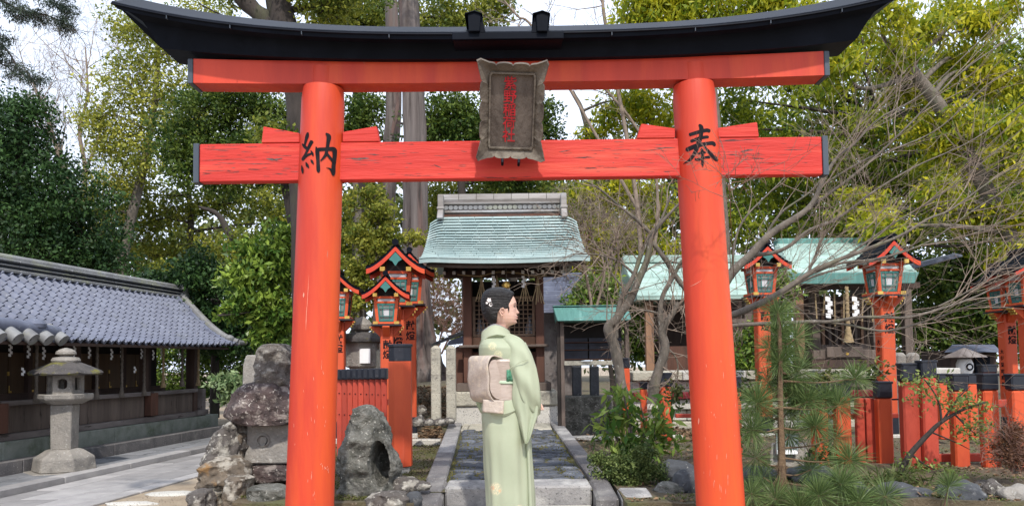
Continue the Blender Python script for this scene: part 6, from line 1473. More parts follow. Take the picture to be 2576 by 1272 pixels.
for y, g in ((930, .018), (934, .026), (948, .027), (956, .021)):
    r_ = min(kk, key=lambda q: abs(q[0]-y)); rings.append([Q((r_[1]+r_[2])/2+((r_[2]-r_[1])/2)*math.cos(t), y, r_[3]*math.sin(t))+Vector((math.cos(t), math.sin(t), 0))*(g+.003*math.sin(t*30)) for t in [R(-84)+R(168)*k/40 for k in range(41)]])
ob2 = MB().loft(rings, cap=False, closed=False).build('obi_sash', GRN, wm, smooth=True); so_ = ob2.modifiers.new('thickness', 'SOLIDIFY'); so_.thickness = .006
# drum knot: a rolled panel whose width axis runs from near side (towards viewer) to far side
TH = R(33); fdir = Vector((math.cos(TH), math.sin(TH), 0)); rdir = Vector((math.sin(TH), -math.cos(TH), 0))   # facing direction, near side direction
ob_c = Q(1243, 950, -.075)
prof = [(0.02, -45), (-.04, -52), (-.075, -55), (-.102, -49), (-.114, -30), (-.112, 0), (-.106, 30), (-.095, 46), (-.065, 56), (-.03, 58), (.0, 52), (.02, 44)]
def drum(hw, scale, name, mt, inset=0, bulge=.006):
    rings = []; pr = spline([Vector((a, b, 0)) for a, b in prof], 4)
    for j in range(13):
        s = -1+j/6; rg = []
        for q in pr:
            w = 1+.05*math.cos(s*math.pi/2); d = q.x*scale*w; z = -q.y*px*scale
            rg.append(ob_c+fdir*(d+.0)+rdir*(s*hw)+Vector((0, 0, z))+fdir*(.004*math.sin(q.y*.11+s*2)))
        rings.append(rg)
    return rings
rg = drum(.122, 1, 'x', OBI); n_ = len(rg[0])
mb = MB(); mb.loft(rg, cap=False, closed=False); kn = mb.build('obi_knot', OBI, wm, smooth=True, ang=50); sol = kn.modifiers.new('thickness', 'SOLIDIFY'); sol.thickness = .007; sol.offset = 0
ri = drum(.106, .84, 'x', OBI2); mb = MB(); mb.loft(ri); mb.build('knot_filling', OBI2, wm, smooth=True, ang=50)
# hanging tail
q0 = [Q(1218, 1000, -.195), Q(1268, 1002, -.225), Q(1267, 1034, -.228), Q(1217, 1030, -.200)]
rows = []
for j in range(9):
    r_ = []
    for i in range(9):
        a = q0[0].lerp(q0[1], i/8); b = q0[3].lerp(q0[2], i/8); r_.append(a.lerp(b, j/8)+Vector((0, .004*math.sin(i*1.1+j*.5), 0)))
    rows.append(r_)
mb = MB(); mb.add([p for r_ in rows for p in r_], [(j*9+i, j*9+i+1, (j+1)*9+i+1, (j+1)*9+i) for j in range(8) for i in range(8)]); tl_ = mb.build('obi_tail', OBI, wm, smooth=True); so = tl_.modifiers.new('thickness', 'SOLIDIFY'); so.thickness = .008; so.offset = 0
# sandals
for s_ in (-1, 1):
    c = root_p+Vector((.02+.03*s_, s_*.055, 0)); MB().loft([[c+Vector((.115*math.cos(t), .036*math.sin(t), z)) for t in [2*math.pi*k/20 for k in range(20)]] for z in (.0, .028)]).build('sandal', OBI2, wm)
    MB().lathe(c+Vector((0, 0, .028)), [(.04, 0), (.045, .02), (.04, .06), (.035, .12)], 12).build('tabi_sock', WHITE, wm, smooth=True)
# ================================================================ TREES
L_OLIVE = leafmat('olive leaf', (.075, .115, .018), (.34, .34, .045))
L_LIGHT = leafmat('light olive leaf', (.13, .17, .025), (.48, .46, .075))
L_YEL = leafmat('yellow green oak leaf', (.14, .21, .015), (.62, .56, .03), .45)
L_DARK = leafmat('dark evergreen leaf', (.012, .034, .012), (.06, .125, .03), .2)
L_DEEP = leafmat('deep green leaf', (.024, .06, .012), (.16, .22, .035), .3)
L_BUSH = leafmat('fresh camellia leaf', (.05, .115, .02), (.28, .38, .06), .3, .32)
L_FAR = leafmat('far wood leaf', (.035, .06, .018), (.17, .20, .05), .25)
L_CEDAR = leafmat('cedar spray', (.03, .05, .04), (.09, .12, .085), .2)
L_RED = leafmat('reddish dry leaf', (.10, .05, .03), (.24, .12, .06), .3)
L_LITTER = leafmat('leaf litter', (.09, .05, .028), (.30, .20, .12), .1, .9)
def wpath(pts, Y, wid, n=6):
    """pts: photo points (x, y[, dY]); wid: widths in photo units"""
    q = [P(p[0], p[1], Y+(p[2] if len(p) > 2 else 0)) for p in pts]; s = spline(q, n); u = Y/1860/2
    w = [lerp(wid[min(i//n, len(wid)-1)], wid[min(i//n+1, len(wid)-1)], (i % n)/n)*u for i in range(len(s))]
    return s, w
def rough_tube(mb, s, w, n=14, amp=.08, seed=0, flute=0):
    pts = [Vector(p) for p in s]; rings = []; prev = None
    for i, p in enumerate(pts):
        d = (pts[min(i+1, len(pts)-1)]-pts[max(i-1, 0)]).normalized()
        a = d.cross(Vector((0, 1, 0))) if prev is None else prev-d*prev.dot(d); a.normalize(); prev = a; b = d.cross(a); rg = []
        for k in range(n):
            t = 2*math.pi*k/n; r = w[i]*(1+amp*noise.noise(Vector((math.cos(t)*1.5+seed, math.sin(t)*1.5, i*.25)))*2+flute*math.sin(t*7+i*.05)*.5+flute*math.sin(t*12-i*.08)*.4)
            rg.append(p+a*math.cos(t)*r+b*math.sin(t)*r)
        rings.append(rg)
    mb.loft(rings)
def tree(name, label, Y, trunk, twid, blobs, lm, bark=BARK_DK, ncl=120, per=60, crad=.45, size=.10, elong=.5, droop=.2, cat='tree', group=None, limbs=True, depth=1.0, shell=.5, zb=.5):
    """blobs: (px, py, rx, ry[, dY]) in photo units at distance Y"""
    u = Y/1860
    BL = [(P(b[0], b[1], Y+(b[4] if len(b) > 4 else 0)), (b[2]*u, max(b[2], b[3])*u*.9*depth, b[3]*u)) for b in blobs]
    base = P(trunk[0][0], trunk[0][1], Y); base.z = zb
    t = thing(name, label, cat, tuple(base), group)
    mb = MB(); s, w = wpath(trunk, Y, twid); s = [Vector((s[0].x, s[0].y, zb-.1))]+s if s[0].z > zb else s; w = [w[0]*1.25]+w if len(s) > len(w) else w
    rough_tube(mb, s, w, 10, .10, seed=Y)
    if limbs:
        for c, r in BL:
            q = min(s[len(s)//3:], key=lambda p: (p-c).length+max(0, p.z-c.z)*1.5); mid = q.lerp(c, .5)+Vector((random.gauss(0, .15), random.gauss(0, .15), random.gauss(0, .2)))
            r0 = w[len(w)//2]*.42; mb.tube(spline([q, mid, c], 5), [lerp(r0, .012, i/10) for i in range(11)], 6)
    mb.build('trunk', bark, t, smooth=True, ang=80)
    pts, vv, cen = clusters(BL, ncl, per, crad, shell)
    if limbs:
        tm = MB(); random.seed(int(Y*10))
        for k in range(0, len(cen), max(1, len(cen)//60)):
            c = Vector(cen[k]); b = min(BL, key=lambda q: (q[0]-c).length)[0]; m = b.lerp(c, .5)+Vector((0, 0, -.1)); tm.tube([b, m, c], [.016, .011, .004], 4, cap=False)
        if tm.f: tm.build('twigs', bark, t, kind='stuff')
    leaf_obj('crown', pts, size, lm, t, elong, droop, vfun=vv)
    return t
# ---- far wood closing the background
def mass(name, blobs, Y, lm, n, per, crad, size, label, elong=.6, parent=None):
    u = Y/1860; BL = [(P(b[0], b[1], Y+(b[4] if len(b) > 4 else 0)), (b[2]*u, b[2]*u*.5, b[3]*u)) for b in blobs]
    pts, vv, cen = clusters(BL, n, per, crad, .2); o = leaf_obj(name, pts, size, lm, parent, elong, .2, kind='stuff', vfun=vv); tag(o, label); return o
mass('far_wood', [(-100, 620, 260, 260), (150, 700, 240, 180), (380, 660, 200, 150), (560, 640, 180, 170), (760, 560, 180, 220), (950, 560, 170, 230), (1150, 600, 180, 170), (1350, 620, 180, 170), (1520, 600, 200, 200), (1750, 520, 240, 260), (2000, 460, 260, 300), (2280, 460, 260, 300), (2550, 460, 240, 320), (2000, 760, 300, 150), (2400, 780, 300, 150), (1500, 800, 250, 120), (300, 820, 300, 90), (700, 830, 260, 90), (1100, 820, 200, 80)], 34, L_FAR, 1750, 30, 1.1, .34, 'far off evergreen wood closing the background behind the shrines')
# ---- individual trees
tree('evergreen_tree', 'dark dense evergreen tree rising behind the tiled roof at the far left', 19, [(60, 880), (55, 600), (50, 300)], [50, 40, 20],
     [(10, 340, 90, 120), (70, 430, 110, 130), (150, 520, 110, 120), (50, 580, 130, 110), (215, 600, 95, 90), (130, 640, 130, 80), (270, 660, 60, 60), (-60, 480, 120, 160), (80, 300, 60, 60)], L_DARK, ncl=620, per=60, crad=.5, size=.115, elong=.5, depth=1)
tree('broadleaf_tree', 'tall light olive tree behind the left end of the torii beam', 22, [(300, 880), (310, 650), (360, 420), (390, 250), (400, 80)], [30, 26, 20, 14, 8],
     [(330, 210, 90, 90), (430, 260, 90, 80), (300, 330, 80, 80), (470, 150, 90, 70), (390, 80, 90, 60), (280, 440, 70, 80), (380, 400, 80, 80), (520, 40, 80, 50), (470, 350, 80, 70), (320, 60, 50, 40), (230, 300, 40, 60), (590, 130, 60, 60), (240, 520, 50, 60)], L_LIGHT, BARK_GREY, ncl=620, per=40, crad=.50, size=.115, elong=.5, shell=.3)
tree('oak_tree', 'dark olive oak foliage hanging just below the left beam end', 15, [(770, 900), (742, 600), (700, 400), (640, 260)], [30, 26, 20, 12],
     [(520, 270, 80, 60), (610, 250, 80, 50), (700, 290, 70, 60), (560, 360, 80, 60), (650, 390, 70, 60), (490, 430, 60, 50), (730, 420, 50, 60), (440, 350, 60, 60), (590, 450, 60, 40)], L_DEEP, ncl=480, per=50, crad=.32, size=.085, elong=.5)
tree('slender_tree', 'slender tree with thin crooked trunk and sparse crown left of the pillar', 24, [(480, 860), (476, 700), (480, 560), (470, 420)], [22, 20, 16, 8],
     [(350, 560, 80, 50), (440, 520, 80, 50), (560, 510, 70, 50), (660, 490, 70, 50), (400, 640, 90, 40), (520, 630, 90, 45), (330, 480, 60, 50), (700, 560, 50, 60)], L_OLIVE, ncl=330, per=40, crad=.5, size=.125, shell=.3)
tree('slender_tree', 'dark leaning trunk tree among greenery between roof end and left pillar', 21, [(640, 860), (610, 700), (580, 600), (548, 540), (500, 520)], [26, 24, 20, 14, 6],
     [(620, 640, 70, 60), (560, 700, 70, 50), (690, 650, 60, 70), (480, 720, 70, 50), (420, 700, 60, 40)], L_OLIVE, ncl=220, per=50, crad=.45, size=.115, shell=.4)
tree('camellia_tree', 'glossy green broadleaf bush tree close left of the left pillar', 12.5, [(680, 900), (672, 780), (660, 640)], [12, 10, 5],
     [(640, 640, 45, 40), (690, 690, 55, 60), (610, 700, 40, 40), (650, 770, 55, 45), (705, 620, 45, 60), (720, 790, 40, 50), (600, 780, 40, 30), (670, 840, 50, 30)], L_BUSH, ncl=230, per=36, crad=.22, size=.12, elong=.4, droop=.4, shell=.3)
tree('evergreen_hedge', 'dark low greenery seen under the far end of the tiled roof', 19, [(470, 960), (470, 920), (470, 900)], [10, 8, 5], [(380, 900, 60, 40), (450, 905, 50, 45), (520, 900, 50, 50), (580, 910, 50, 50), (640, 920, 50, 40), (700, 900, 50, 50), (320, 900, 60, 40), (540, 860, 60, 40), (420, 970, 80, 40), (520, 980, 70, 40), (620, 985, 70, 40), (330, 970, 70, 40), (700, 990, 60, 40)], L_DEEP, ncl=420, per=50, crad=.35, size=.10, zb=.0)
tree('camellia_tree', 'dark green shrub tree just beyond the tiled roof corner', 16, [(540, 900), (540, 820), (550, 720)], [20, 16, 8],
     [(500, 690, 60, 60), (570, 760, 60, 60), (480, 780, 50, 50), (540, 850, 70, 40), (620, 830, 60, 50), (400, 720, 60, 40)], L_DARK, ncl=260, per=60, crad=.35, size=.10)
# big dark forked trunk
ft = tree('forked_tree', 'huge dark forked trunk rising above the left part of the roof beam', 12, [(772, 920), (762, 600), (748, 400), (742, 230), (715, 80), (690, -60)], [76, 60, 52, 50, 66, 60],
     [(820, 20, 80, 50), (780, -60, 120, 60), (560, -60, 90, 50), (690, 340, 40, 50, -.3)], L_OLIVE, BARK_DK, ncl=150, per=50, crad=.35, size=.085)
mb = MB(); s, w = wpath([(716, 110), (682, 62), (650, 36), (612, 0), (560, -60)], 12, [46, 46, 42, 38, 30]); rough_tube(mb, s, w, 12, .1, 3); mb.build('forked_limb', BARK_DK, ft, smooth=True, ang=80)
mb = MB(); s, w = wpath([(690, 60), (655, 58), (640, 64), (610, 56), (560, 40), (500, 10)], 11.9, [8, 8, 7, 6, 5, 3]); mb.tube(s, w, 7); mb.build('dead_branch', BARK_DK, ft, smooth=True)
tree('evergreen_tree', 'dense olive green tree filling the view above the centre of the roof beam', 17, [(900, 900), (905, 500), (900, 250), (910, 100)], [40, 36, 26, 14],
     [(860, 110, 80, 70), (950, 50, 80, 60), (1110, 40, 80, 50), (1200, 60, 60, 50), (1130, 130, 80, 50), (880, 20, 80, 50), (960, 140, 60, 50), (1240, 20, 40, 40), (1180, 150, 50, 40), (800, 180, 50, 50)], L_OLIVE, ncl=560, per=52, crad=.36, size=.09)
tree('evergreen_tree', 'deep green tree seen in the window between the two beams left of the plaque', 15, [(1180, 900), (1170, 600), (1150, 330)], [30, 26, 14],
     [(910, 290, 60, 60), (890, 350, 50, 40), (1120, 280, 60, 50), (1185, 300, 55, 55), (1100, 340, 60, 40), (1220, 350, 60, 50), (1370, 300, 30, 50), (1290, 330, 70, 70), (1385, 340, 22, 16), (1290, 450, 90, 30)], L_DEEP, ncl=430, per=56, crad=.32, size=.085)
tree('broadleaf_tree', 'olive trees spreading low behind the ridge of the main shrine roof', 20, [(1300, 900), (1290, 700), (1260, 520)], [26, 22, 10],
     [(1130, 480, 60, 40), (1220, 465, 70, 40), (1320, 475, 70, 40), (1420, 490, 70, 50), (1090, 560, 40, 60), (1480, 580, 60, 70), (1420, 620, 60, 60), (1100, 690, 50, 50), (1490, 680, 60, 50), (870, 560, 40, 80), (870, 680, 40, 60)], L_OLIVE, ncl=420, per=46, crad=.45, size=.115)
# cedar with grey trunk
cd_ = thing('cedar_tree', 'great cedar with straight grey fissured trunk behind the left lantern posts', 'tree', tuple(P(1058, 905, 11.3)))
mb = MB(); s, w = wpath([(1060, 960), (1056, 905), (1052, 840), (1047, 700), (1044, 460), (1043, 340), (1036, 160), (1026, 0), (1018, -140)], 11.3, [150, 110, 82, 68, 62, 58, 54, 50, 44], 10); rough_tube(mb, s, w, 40, .05, 2, flute=.045); mb.build('trunk', BARK_CEDAR, cd_, smooth=True, ang=80)
mb = MB(); s, w = wpath([(1098, 940), (1088, 900), (1076, 850), (1068, 780)], 11.1, [40, 40, 30, 16]); rough_tube(mb, s, w, 12, .1, 4); s, w = wpath([(1010, 940), (1020, 880), (1030, 800)], 11.2, [36, 30, 18]); rough_tube(mb, s, w, 12, .1, 6); mb.build('buttress_root', BARK_CEDAR, cd_, smooth=True)
pts, vv, cen = clusters([(P(1040, -120, 11.3), (1.6, 1.4, .35)), (P(1000, 330, 11.5), (.12, .1, .25)), (P(1150, -40, 11.5), (.5, .4, .15))], 90, 70, .25); leaf_obj('crown', pts, .08, L_DEEP, cd_, .3, .5, vfun=vv)
tk = thing('dark_trunk_tree', 'dark straight trunk standing left behind the grey cedar trunk', 'tree', tuple(P(966, 900, 13.5)))
mb = MB(); s, w = wpath([(962, 940), (964, 700), (968, 560), (976, 420), (988, 300), (990, 150), (980, -60)], 13.5, [60, 50, 48, 44, 40, 36, 30]); rough_tube(mb, s, w, 16, .06, 8, .03); s, w = wpath([(985, 340), (998, 280), (1004, 220)], 13.2, [10, 12, 8]); mb.tube(s, w, 8); mb.build('trunk', BARK_CEDAR, tk, smooth=True, ang=80)
mb = MB(); s, w = wpath([(905, 920), (903, 600), (897, 500), (890, 420)], 12.8, [26, 22, 18, 12]); rough_tube(mb, s, w, 10, .08, 9); mb.build('trunk', BARK_GREY, label='slim grey mossy trunk just right of the left torii pillar', cat='tree', smooth=True)
# yellow green shrub tree between pillar and cedar
tree('osmanthus_tree', 'yellow green small leaved tree between left pillar and cedar trunk', 9.9, [(905, 1000), (908, 800), (915, 640), (930, 520)], [10, 9, 7, 4],
     [(925, 490, 35, 22), (950, 540, 40, 35), (900, 590, 30, 35), (945, 620, 45, 30), (890, 680, 28, 40), (925, 690, 35, 35), (900, 760, 35, 35), (960, 590, 30, 30), (1035, 600, 35, 10), (880, 510, 20, 20)], leafmat('yellow green small leaf', (.09, .13, .02), (.42, .40, .06), .4), BARK_GREY, ncl=210, per=34, crad=.16, size=.062, elong=.5, shell=.3)
# right: lance-leaved oaks
tree('oak_tree', 'oak with narrow pale leaves seen between the beams right of the plaque', 15, [(1560, 900), (1545, 700), (1520, 520), (1470, 300), (1440, 230)], [26, 22, 18, 12, 8],
     [(1500, 330, 50, 24), (1560, 280, 60, 40), (1640, 300, 60, 60), (1600, 250, 80, 30), (1480, 500, 60, 40), (1560, 480, 70, 40), (1640, 500, 60, 50), (1520, 580, 60, 60), (1480, 640, 40, 40), (1600, 600, 60, 60), (1660, 660, 50, 60), (1560, 700, 60, 40)], L_YEL, BARK_GREY, ncl=430, per=26, crad=.34, size=.14, elong=.3, droop=.9, shell=.3)
random.seed(31)
bl = [(1600, 50, 60, 50), (1680, 30, 90, 60), (1780, 60, 80, 60), (1880, 30, 90, 60), (1740, 0, 90, 40), (1620, 0, 60, 40), (1950, -10, 90, 50)]
tree('oak_tree', 'bright yellow green oak crown above the right part of the roof beam', 13.5, [(1830, 900), (1820, 600), (1800, 300), (1780, 60)], [34, 30, 22, 10], bl, L_YEL, BARK_GREY, ncl=330, per=30, crad=.32, size=.135, elong=.32, droop=1.0, shell=.3)
bl = [(x+random.uniform(-30, 30), y+random.uniform(-25, 25), 75, 55, random.uniform(-.8, 1.2)) for x in range(1860, 2680, 105) for y in range(150, 640, 85)]
tree('oak_tree', 'wide green oak behind the right beam ends and sweeping bare branches', 15.5, [(2150, 900), (2160, 700), (2200, 480), (2190, 300)], [40, 36, 30, 16], bl, leafmat('green oak leaf', (.065, .125, .014), (.42, .46, .035), .42), BARK_DK, ncl=1150, per=34, crad=.42, size=.14, elong=.32, droop=.9, shell=.2)
bl = [(x+random.uniform(-30, 30), y+random.uniform(-25, 25), 60, 48, random.uniform(-.6, .8)) for x, y in ((2150, 60), (2230, 130), (2320, 60), (2410, 40), (2500, 80), (2560, 20), (2380, 150), (2470, 180), (2550, 200), (2300, 230), (2420, 280), (2520, 320), (2560, 420), (2480, 420), (2400, 380), (2500, 520), (2560, 560), (2330, 320), (2440, 560), (2100, 170), (2040, 60), (2250, 30), (2360, 500), (2540, 640), (2240, 560), (2150, 520))]
tree('oak_tree', 'sunlit yellow green oak filling the top right corner', 12.6, [(2640, 900), (2560, 640), (2380, 300), (2290, 170)], [44, 40, 34, 26], bl, L_YEL, BARK_GREY, ncl=720, per=26, crad=.30, size=.14, elong=.32, droop=1.1, shell=.25)
tree('evergreen_tree', 'dark evergreen behind the red lantern posts at the right edge', 17, [(2420, 950), (2425, 800), (2430, 650)], [30, 26, 14],
     [(2330, 700, 60, 50), (2420, 680, 80, 60), (2520, 720, 80, 60), (2350, 790, 70, 50), (2450, 800, 80, 60), (2550, 820, 60, 60), (2300, 850, 50, 40), (2400, 870, 60, 30), (2600, 700, 60, 80)], L_DEEP, ncl=420, per=46, crad=.42, size=.12, droop=.6)
tree('camellia_tree', 'dark shrub tree between votive rack and side shrine', 11.8, [(1540, 960), (1520, 820), (1500, 740)], [12, 10, 5],
     [(1500, 720, 40, 40), (1460, 740, 30, 30), (1530, 760, 30, 30), (1600, 860, 24, 50), (1590, 790, 24, 30)], L_BUSH, ncl=110, per=34, crad=.22, size=.10, elong=.35, droop=.5)
tree('camellia_tree', 'green shrub standing right behind the right pillar between the two right shrines', 10.2, [(1885, 1000), (1885, 900), (1890, 820)], [10, 9, 5],
     [(1890, 850, 34, 40), (1960, 740, 26, 60), (1870, 910, 34, 40), (1935, 850, 30, 60), (1950, 930, 30, 40)], L_BUSH, ncl=120, per=34, crad=.18, size=.08, elong=.4)
# ---- bare trees
def bare(name, label, Y, base, paths, mt, kids=3, depth=2, L=1.2, r=.012, ntw=40, cat='tree', seed=1, spread=.7, grav=.1, curl=.35, twname='twigs'):
    b = P(base[0], base[1], Y); b.z = min(b.z, .6); t = thing(name, label, cat, tuple(b)); random.seed(seed); mb = MB(); tw = MB()
    allp = []
    for pts, wid in paths:
        s, w = wpath(pts, Y, wid, 7); rough_tube(mb, s, w, 9, .08, seed); allp.append((s, w))
    mb.build('trunk', mt, t, smooth=True, ang=80)
    for k in range(ntw):
        s, w = random.choice(allp); i = random.randint(len(s)//3, len(s)-2); d = (s[i+1]-s[i]).normalized()+Vector((random.gauss(0, .6), random.gauss(0, .35), random.gauss(.1, .6)))
        twig(tw, s[i], d, L*random.uniform(.5, 1.1), min(r, w[i]*.7), depth, curl, 6, 4, kids, grav, spread)
    tw.build(twname, mt, t, kind='stuff'); return t
bare('bare_tree', 'pale leafless tree against the sky at upper left', 24, (330, 880), [([(340, 880), (250, 600), (200, 520), (165, 440), (120, 300), (80, 200)], [26, 20, 17, 14, 9, 4]), ([(205, 530), (215, 430), (200, 330), (220, 240), (215, 120)], [13, 11, 9, 6, 3]), ([(175, 460), (110, 400), (60, 330)], [9, 7, 3]), ([(210, 440), (250, 340), (260, 250)], [8, 6, 3]), ([(330, 860), (300, 640), (235, 510)], [20, 16, 10])], TWIG, 4, 3, 2.6, .018, 60, seed=5, grav=.35)
bare('bare_tree', 'leafless twigs against the white sky above the roof beam right of centre', 14, (1620, 880), [([(1620, 880), (1600, 500), (1525, 75), (1515, 0), (1500, -80)], [14, 12, 9, 7, 4]), ([(1600, 520), (1360, 100), (1300, 40), (1250, -20)], [9, 7, 5, 3]), ([(1620, 860), (1640, 400), (1390, 90), (1370, 40)], [9, 8, 5, 3])], TWIG, 3, 2, .9, .012, 34, seed=8)
bare('dry_bush', 'leafless pinkish brown bush between cedar trunk and main shrine', 11.8, (1120, 900), [([(1100, 900), (1110, 840), (1150, 760)], [5, 4, 2]), ([(1105, 890), (1085, 820), (1090, 760)], [5, 4, 2]), ([(1110, 890), (1130, 850), (1160, 820)], [5, 4, 2])], TWIG_BR, 4, 3, .7, .006, 40, 'bush', 9, .8)
bare('dry_bush', 'brown leafless maple twigs right of the main shrine roof', 9.4, (1480, 1000), [([(1500, 1000), (1490, 800), (1470, 680), (1430, 600), (1395, 560)], [10, 8, 7, 5, 2]), ([(1492, 800), (1520, 680), (1490, 600), (1470, 560)], [7, 6, 4, 2]), ([(1475, 690), (1430, 660), (1400, 650)], [5, 4, 2]), ([(1490, 720), (1540, 650), (1560, 600)], [5, 4, 2])], TWIG, 4, 3, .55, .006, 60, 'tree', 19, .8)
pts, vv, cen = clusters([(P(1420, 662, 9.3), (.28, .2, .07)), (P(1470, 600, 9.4), (.25, .2, .25))], 60, 14, .10); leaf_obj('dry_leaves', pts, .03, L_RED, bpy.data.objects['dry_bush.001'], .6, .4, kind='stuff')
# ---- bare maple in the garden right of the path
MP = 6.9
maple = thing('maple_tree', 'leafless grey maple with two leaning mossy trunks left of the right pillar', 'tree', tuple(P(1570, 1000, MP)))
t1 = [([(1572, 1010), (1562, 960), (1548, 880), (1530, 826), (1552, 798), (1585, 752), (1604, 706), (1628, 650), (1640, 592), (1672, 550), (1720, 500)], [32.6, 26.6, 25.2, 26.6, 20.7, 19.2, 17.8, 14.8, 12.6, 8.9, 5.2]),
      ([(1548, 850), (1552, 800), (1562, 752), (1590, 700), (1612, 640), (1636, 590), (1660, 560), (1690, 480)], [14.8, 13.3, 12.6, 11.8, 10.4, 8.9, 6.7, 3.7]),
      ([(1640, 1015), (1650, 950), (1672, 880), (1664, 830), (1690, 790), (1706, 760)], [29.6, 25.2, 23.7, 19.2, 16.3, 8.9]),
      ([(1668, 850), (1660, 790), (1668, 740), (1690, 700), (1712, 660), (1740, 640)], [16.3, 13.3, 11.8, 10.4, 8.9, 6.7]),
      ([(1634, 585), (1600, 552), (1560, 520), (1500, 470), (1430, 440)], [10.4, 8.1, 6.7, 4.4, 2.2]),
      ([(1632, 600), (1672, 650), (1712, 712), (1760, 760), (1830, 788)], [11.8, 12.6, 13.3, 13.3, 13.3]),
      ([(1606, 700), (1560, 660), (1500, 640), (1440, 640)], [7.4, 5.9, 4.4, 2.2]),
      ([(1590, 745), (1540, 690), (1520, 640), (1480, 600)], [5.9, 4.4, 3.7, 2.2]),
      ([(1660, 860), (1700, 900), (1700, 960), (1660, 990)], [4.4, 3.7, 3.0, 1.5]), ([(1664, 790), (1620, 780), (1580, 790), (1560, 830)], [5.9, 4.4, 3.0, 1.5])]
mb = MB(); tw = MB(); random.seed(44); ap = []
for pts_, wid in t1:
    s, w = wpath(pts_, MP, wid, 7); rough_tube(mb, s, w, 10, .12, len(pts_)); ap.append((s, w))
mb.build('trunk', BARK_GREY, maple, smooth=True, ang=80)
for k in range(95):
    s, w = random.choice(ap); i = random.randint(len(s)//4, len(s)-2); d = (s[i+1]-s[i]).normalized()+Vector((random.gauss(0, .7), random.gauss(0, .35), random.gauss(0, .6)))
    twig(tw, s[i], d, random.uniform(.25, .65), min(.007, w[i]*.7), 2, .4, 6, 4, 3, 0, .7)
tw.build('twigs', TWIG, maple, kind='stuff')
# ---- long bare branches sweeping over the right side (from a tree behind the right pillar)
SW = thing('weeping_tree', 'leafless tree whose long grey branches sweep up and out across the right side', 'tree', tuple(P(1790, 1150, 5.9)))
arcs = [([(1790, 1150), (1795, 1000), (1790, 880), (1795, 800), (1830, 700), (1885.6, 642.6), (1942, 586), (2033, 523), (2070, 455), (2103, 399), (2149, 361), (2211, 299), (2335, 224), (2543, 25)], [34.3, 31.2, 28.1, 25.0, 23.4, 21.1, 18.7, 14.0, 10.1, 8.6, 6.2, 4.7, 3.1, 2.0], 0),
        ([(1800, 800), (1838, 792), (1892, 771), (1955, 740), (2002, 709), (2049, 680), (2112, 652), (2175, 628), (2269, 590), (2331, 552), (2394, 525), (2500, 450), (2600, 400)], [17.2, 16.4, 15.6, 14.8, 14.0, 13.3, 10.9, 9.4, 7.0, 6.2, 4.7, 3.1, 2.3], -.25),
        ([(1885, 641), (1942, 636), (1986, 617.5), (2033, 580), (2096, 555), (2143, 523), (2200, 480), (2300, 420), (2450, 350), (2600, 240)], [11.7, 9.4, 9.4, 8.6, 7.8, 7.0, 5.5, 3.9, 3.1, 2.0], .1),
        ([(2049, 684), (2112, 662), (2210, 650), (2320, 618), (2440, 590), (2600, 520)], [8.6, 7.0, 6.2, 4.7, 3.9, 2.3], -.1),
        ([(1795, 830), (1850, 818), (1937, 813), (2030, 809), (2093, 808), (2155, 798), (2210, 797), (2280, 798), (2350, 781), (2430, 755), (2490, 728), (2580, 680)], [12.5, 10.9, 10.1, 9.4, 8.6, 7.8, 7.8, 7.0, 6.2, 5.5, 3.9, 3.1], -.4),
        ([(2090, 812), (2140, 818), (2185, 828), (2236, 831), (2300, 816), (2380, 790), (2470, 757), (2580, 725)], [5.5, 6.2, 6.2, 5.5, 4.7, 3.9, 3.1, 2.3], -.35),
        ([(2360, 770), (2420, 740), (2485, 700), (2530, 660), (2600, 620)], [4.7, 3.9, 3.9, 3.1, 2.3], -.3),
        ([(2003, 712), (2030, 690), (2050, 640), (2080, 600)], [7.0, 4.7, 3.1, 1.6], .0), ([(1960, 742), (1990, 760), (2050, 810), (2110, 850), (2180, 900), (2240, 960)], [3.9, 3.1, 3.1, 2.3, 2.3, 1.6], .1),
        ([(2033, 525), (2160, 430), (2270, 330), (2420, 180), (2600, 60)], [8.6, 6.2, 4.7, 3.1, 2.3], .2), ([(2060, 470), (2180, 400), (2350, 330), (2500, 200), (2600, 160)], [5.5, 4.7, 3.1, 2.3, 1.6], .25),
        ([(1840, 690), (1850, 600), (1880, 540), (1960, 460), (2010, 400)], [7.0, 5.5, 4.7, 3.1, 1.6], .2), ([(1900, 640), (1960, 540), (2050, 470), (2140, 340), (2200, 260)], [7.0, 6.2, 4.7, 3.1, 1.6], .3),
        ([(2120, 650), (2250, 560), (2380, 480), (2600, 300)], [6.2, 4.7, 3.1, 2.0], .1), ([(1950, 740), (2060, 690), (2180, 660), (2330, 610), (2460, 520), (2600, 440)], [6.2, 5.5, 4.7, 3.9, 3.1, 2.3], -.15),
        ([(1830, 800), (1870, 790), (1900, 770), (1925, 755)], [3.9, 3.1, 2.3, 1.6], -.2), ([(2175, 630), (2200, 580), (2205, 540)], [5.5, 3.1, 1.6], -.1)]
mb = MB(); tw = MB(); random.seed(50); ap = []
for pts_, wid, dy in arcs:
    Yq = 5.9+dy; s, w = wpath(pts_, Yq, wid, 7); L_ = len(s); s = [p*1+Vector((0, -.35*(i/L_), 0)) if False else p for i, p in enumerate(s)]; rough_tube(mb, s, w, 9, .07, len(pts_)+dy); ap.append((s, w))
mb.build('limbs', BARK_GREY, SW, smooth=True, ang=80)
for k in range(150):
    s, w = random.choice(ap); i = random.randint(len(s)//5, len(s)-2); d = (s[i+1]-s[i]).normalized()*1.1+Vector((random.gauss(0, .45), random.gauss(0, .3), random.gauss(.05, .45)))
    twig(tw, s[i], d, random.uniform(.35, 1.0), min(.0042, w[i]*.7), 2, .25, 7, 4, 3, .08, .5)
tw.build('twigs', TWIG, SW, kind='stuff')
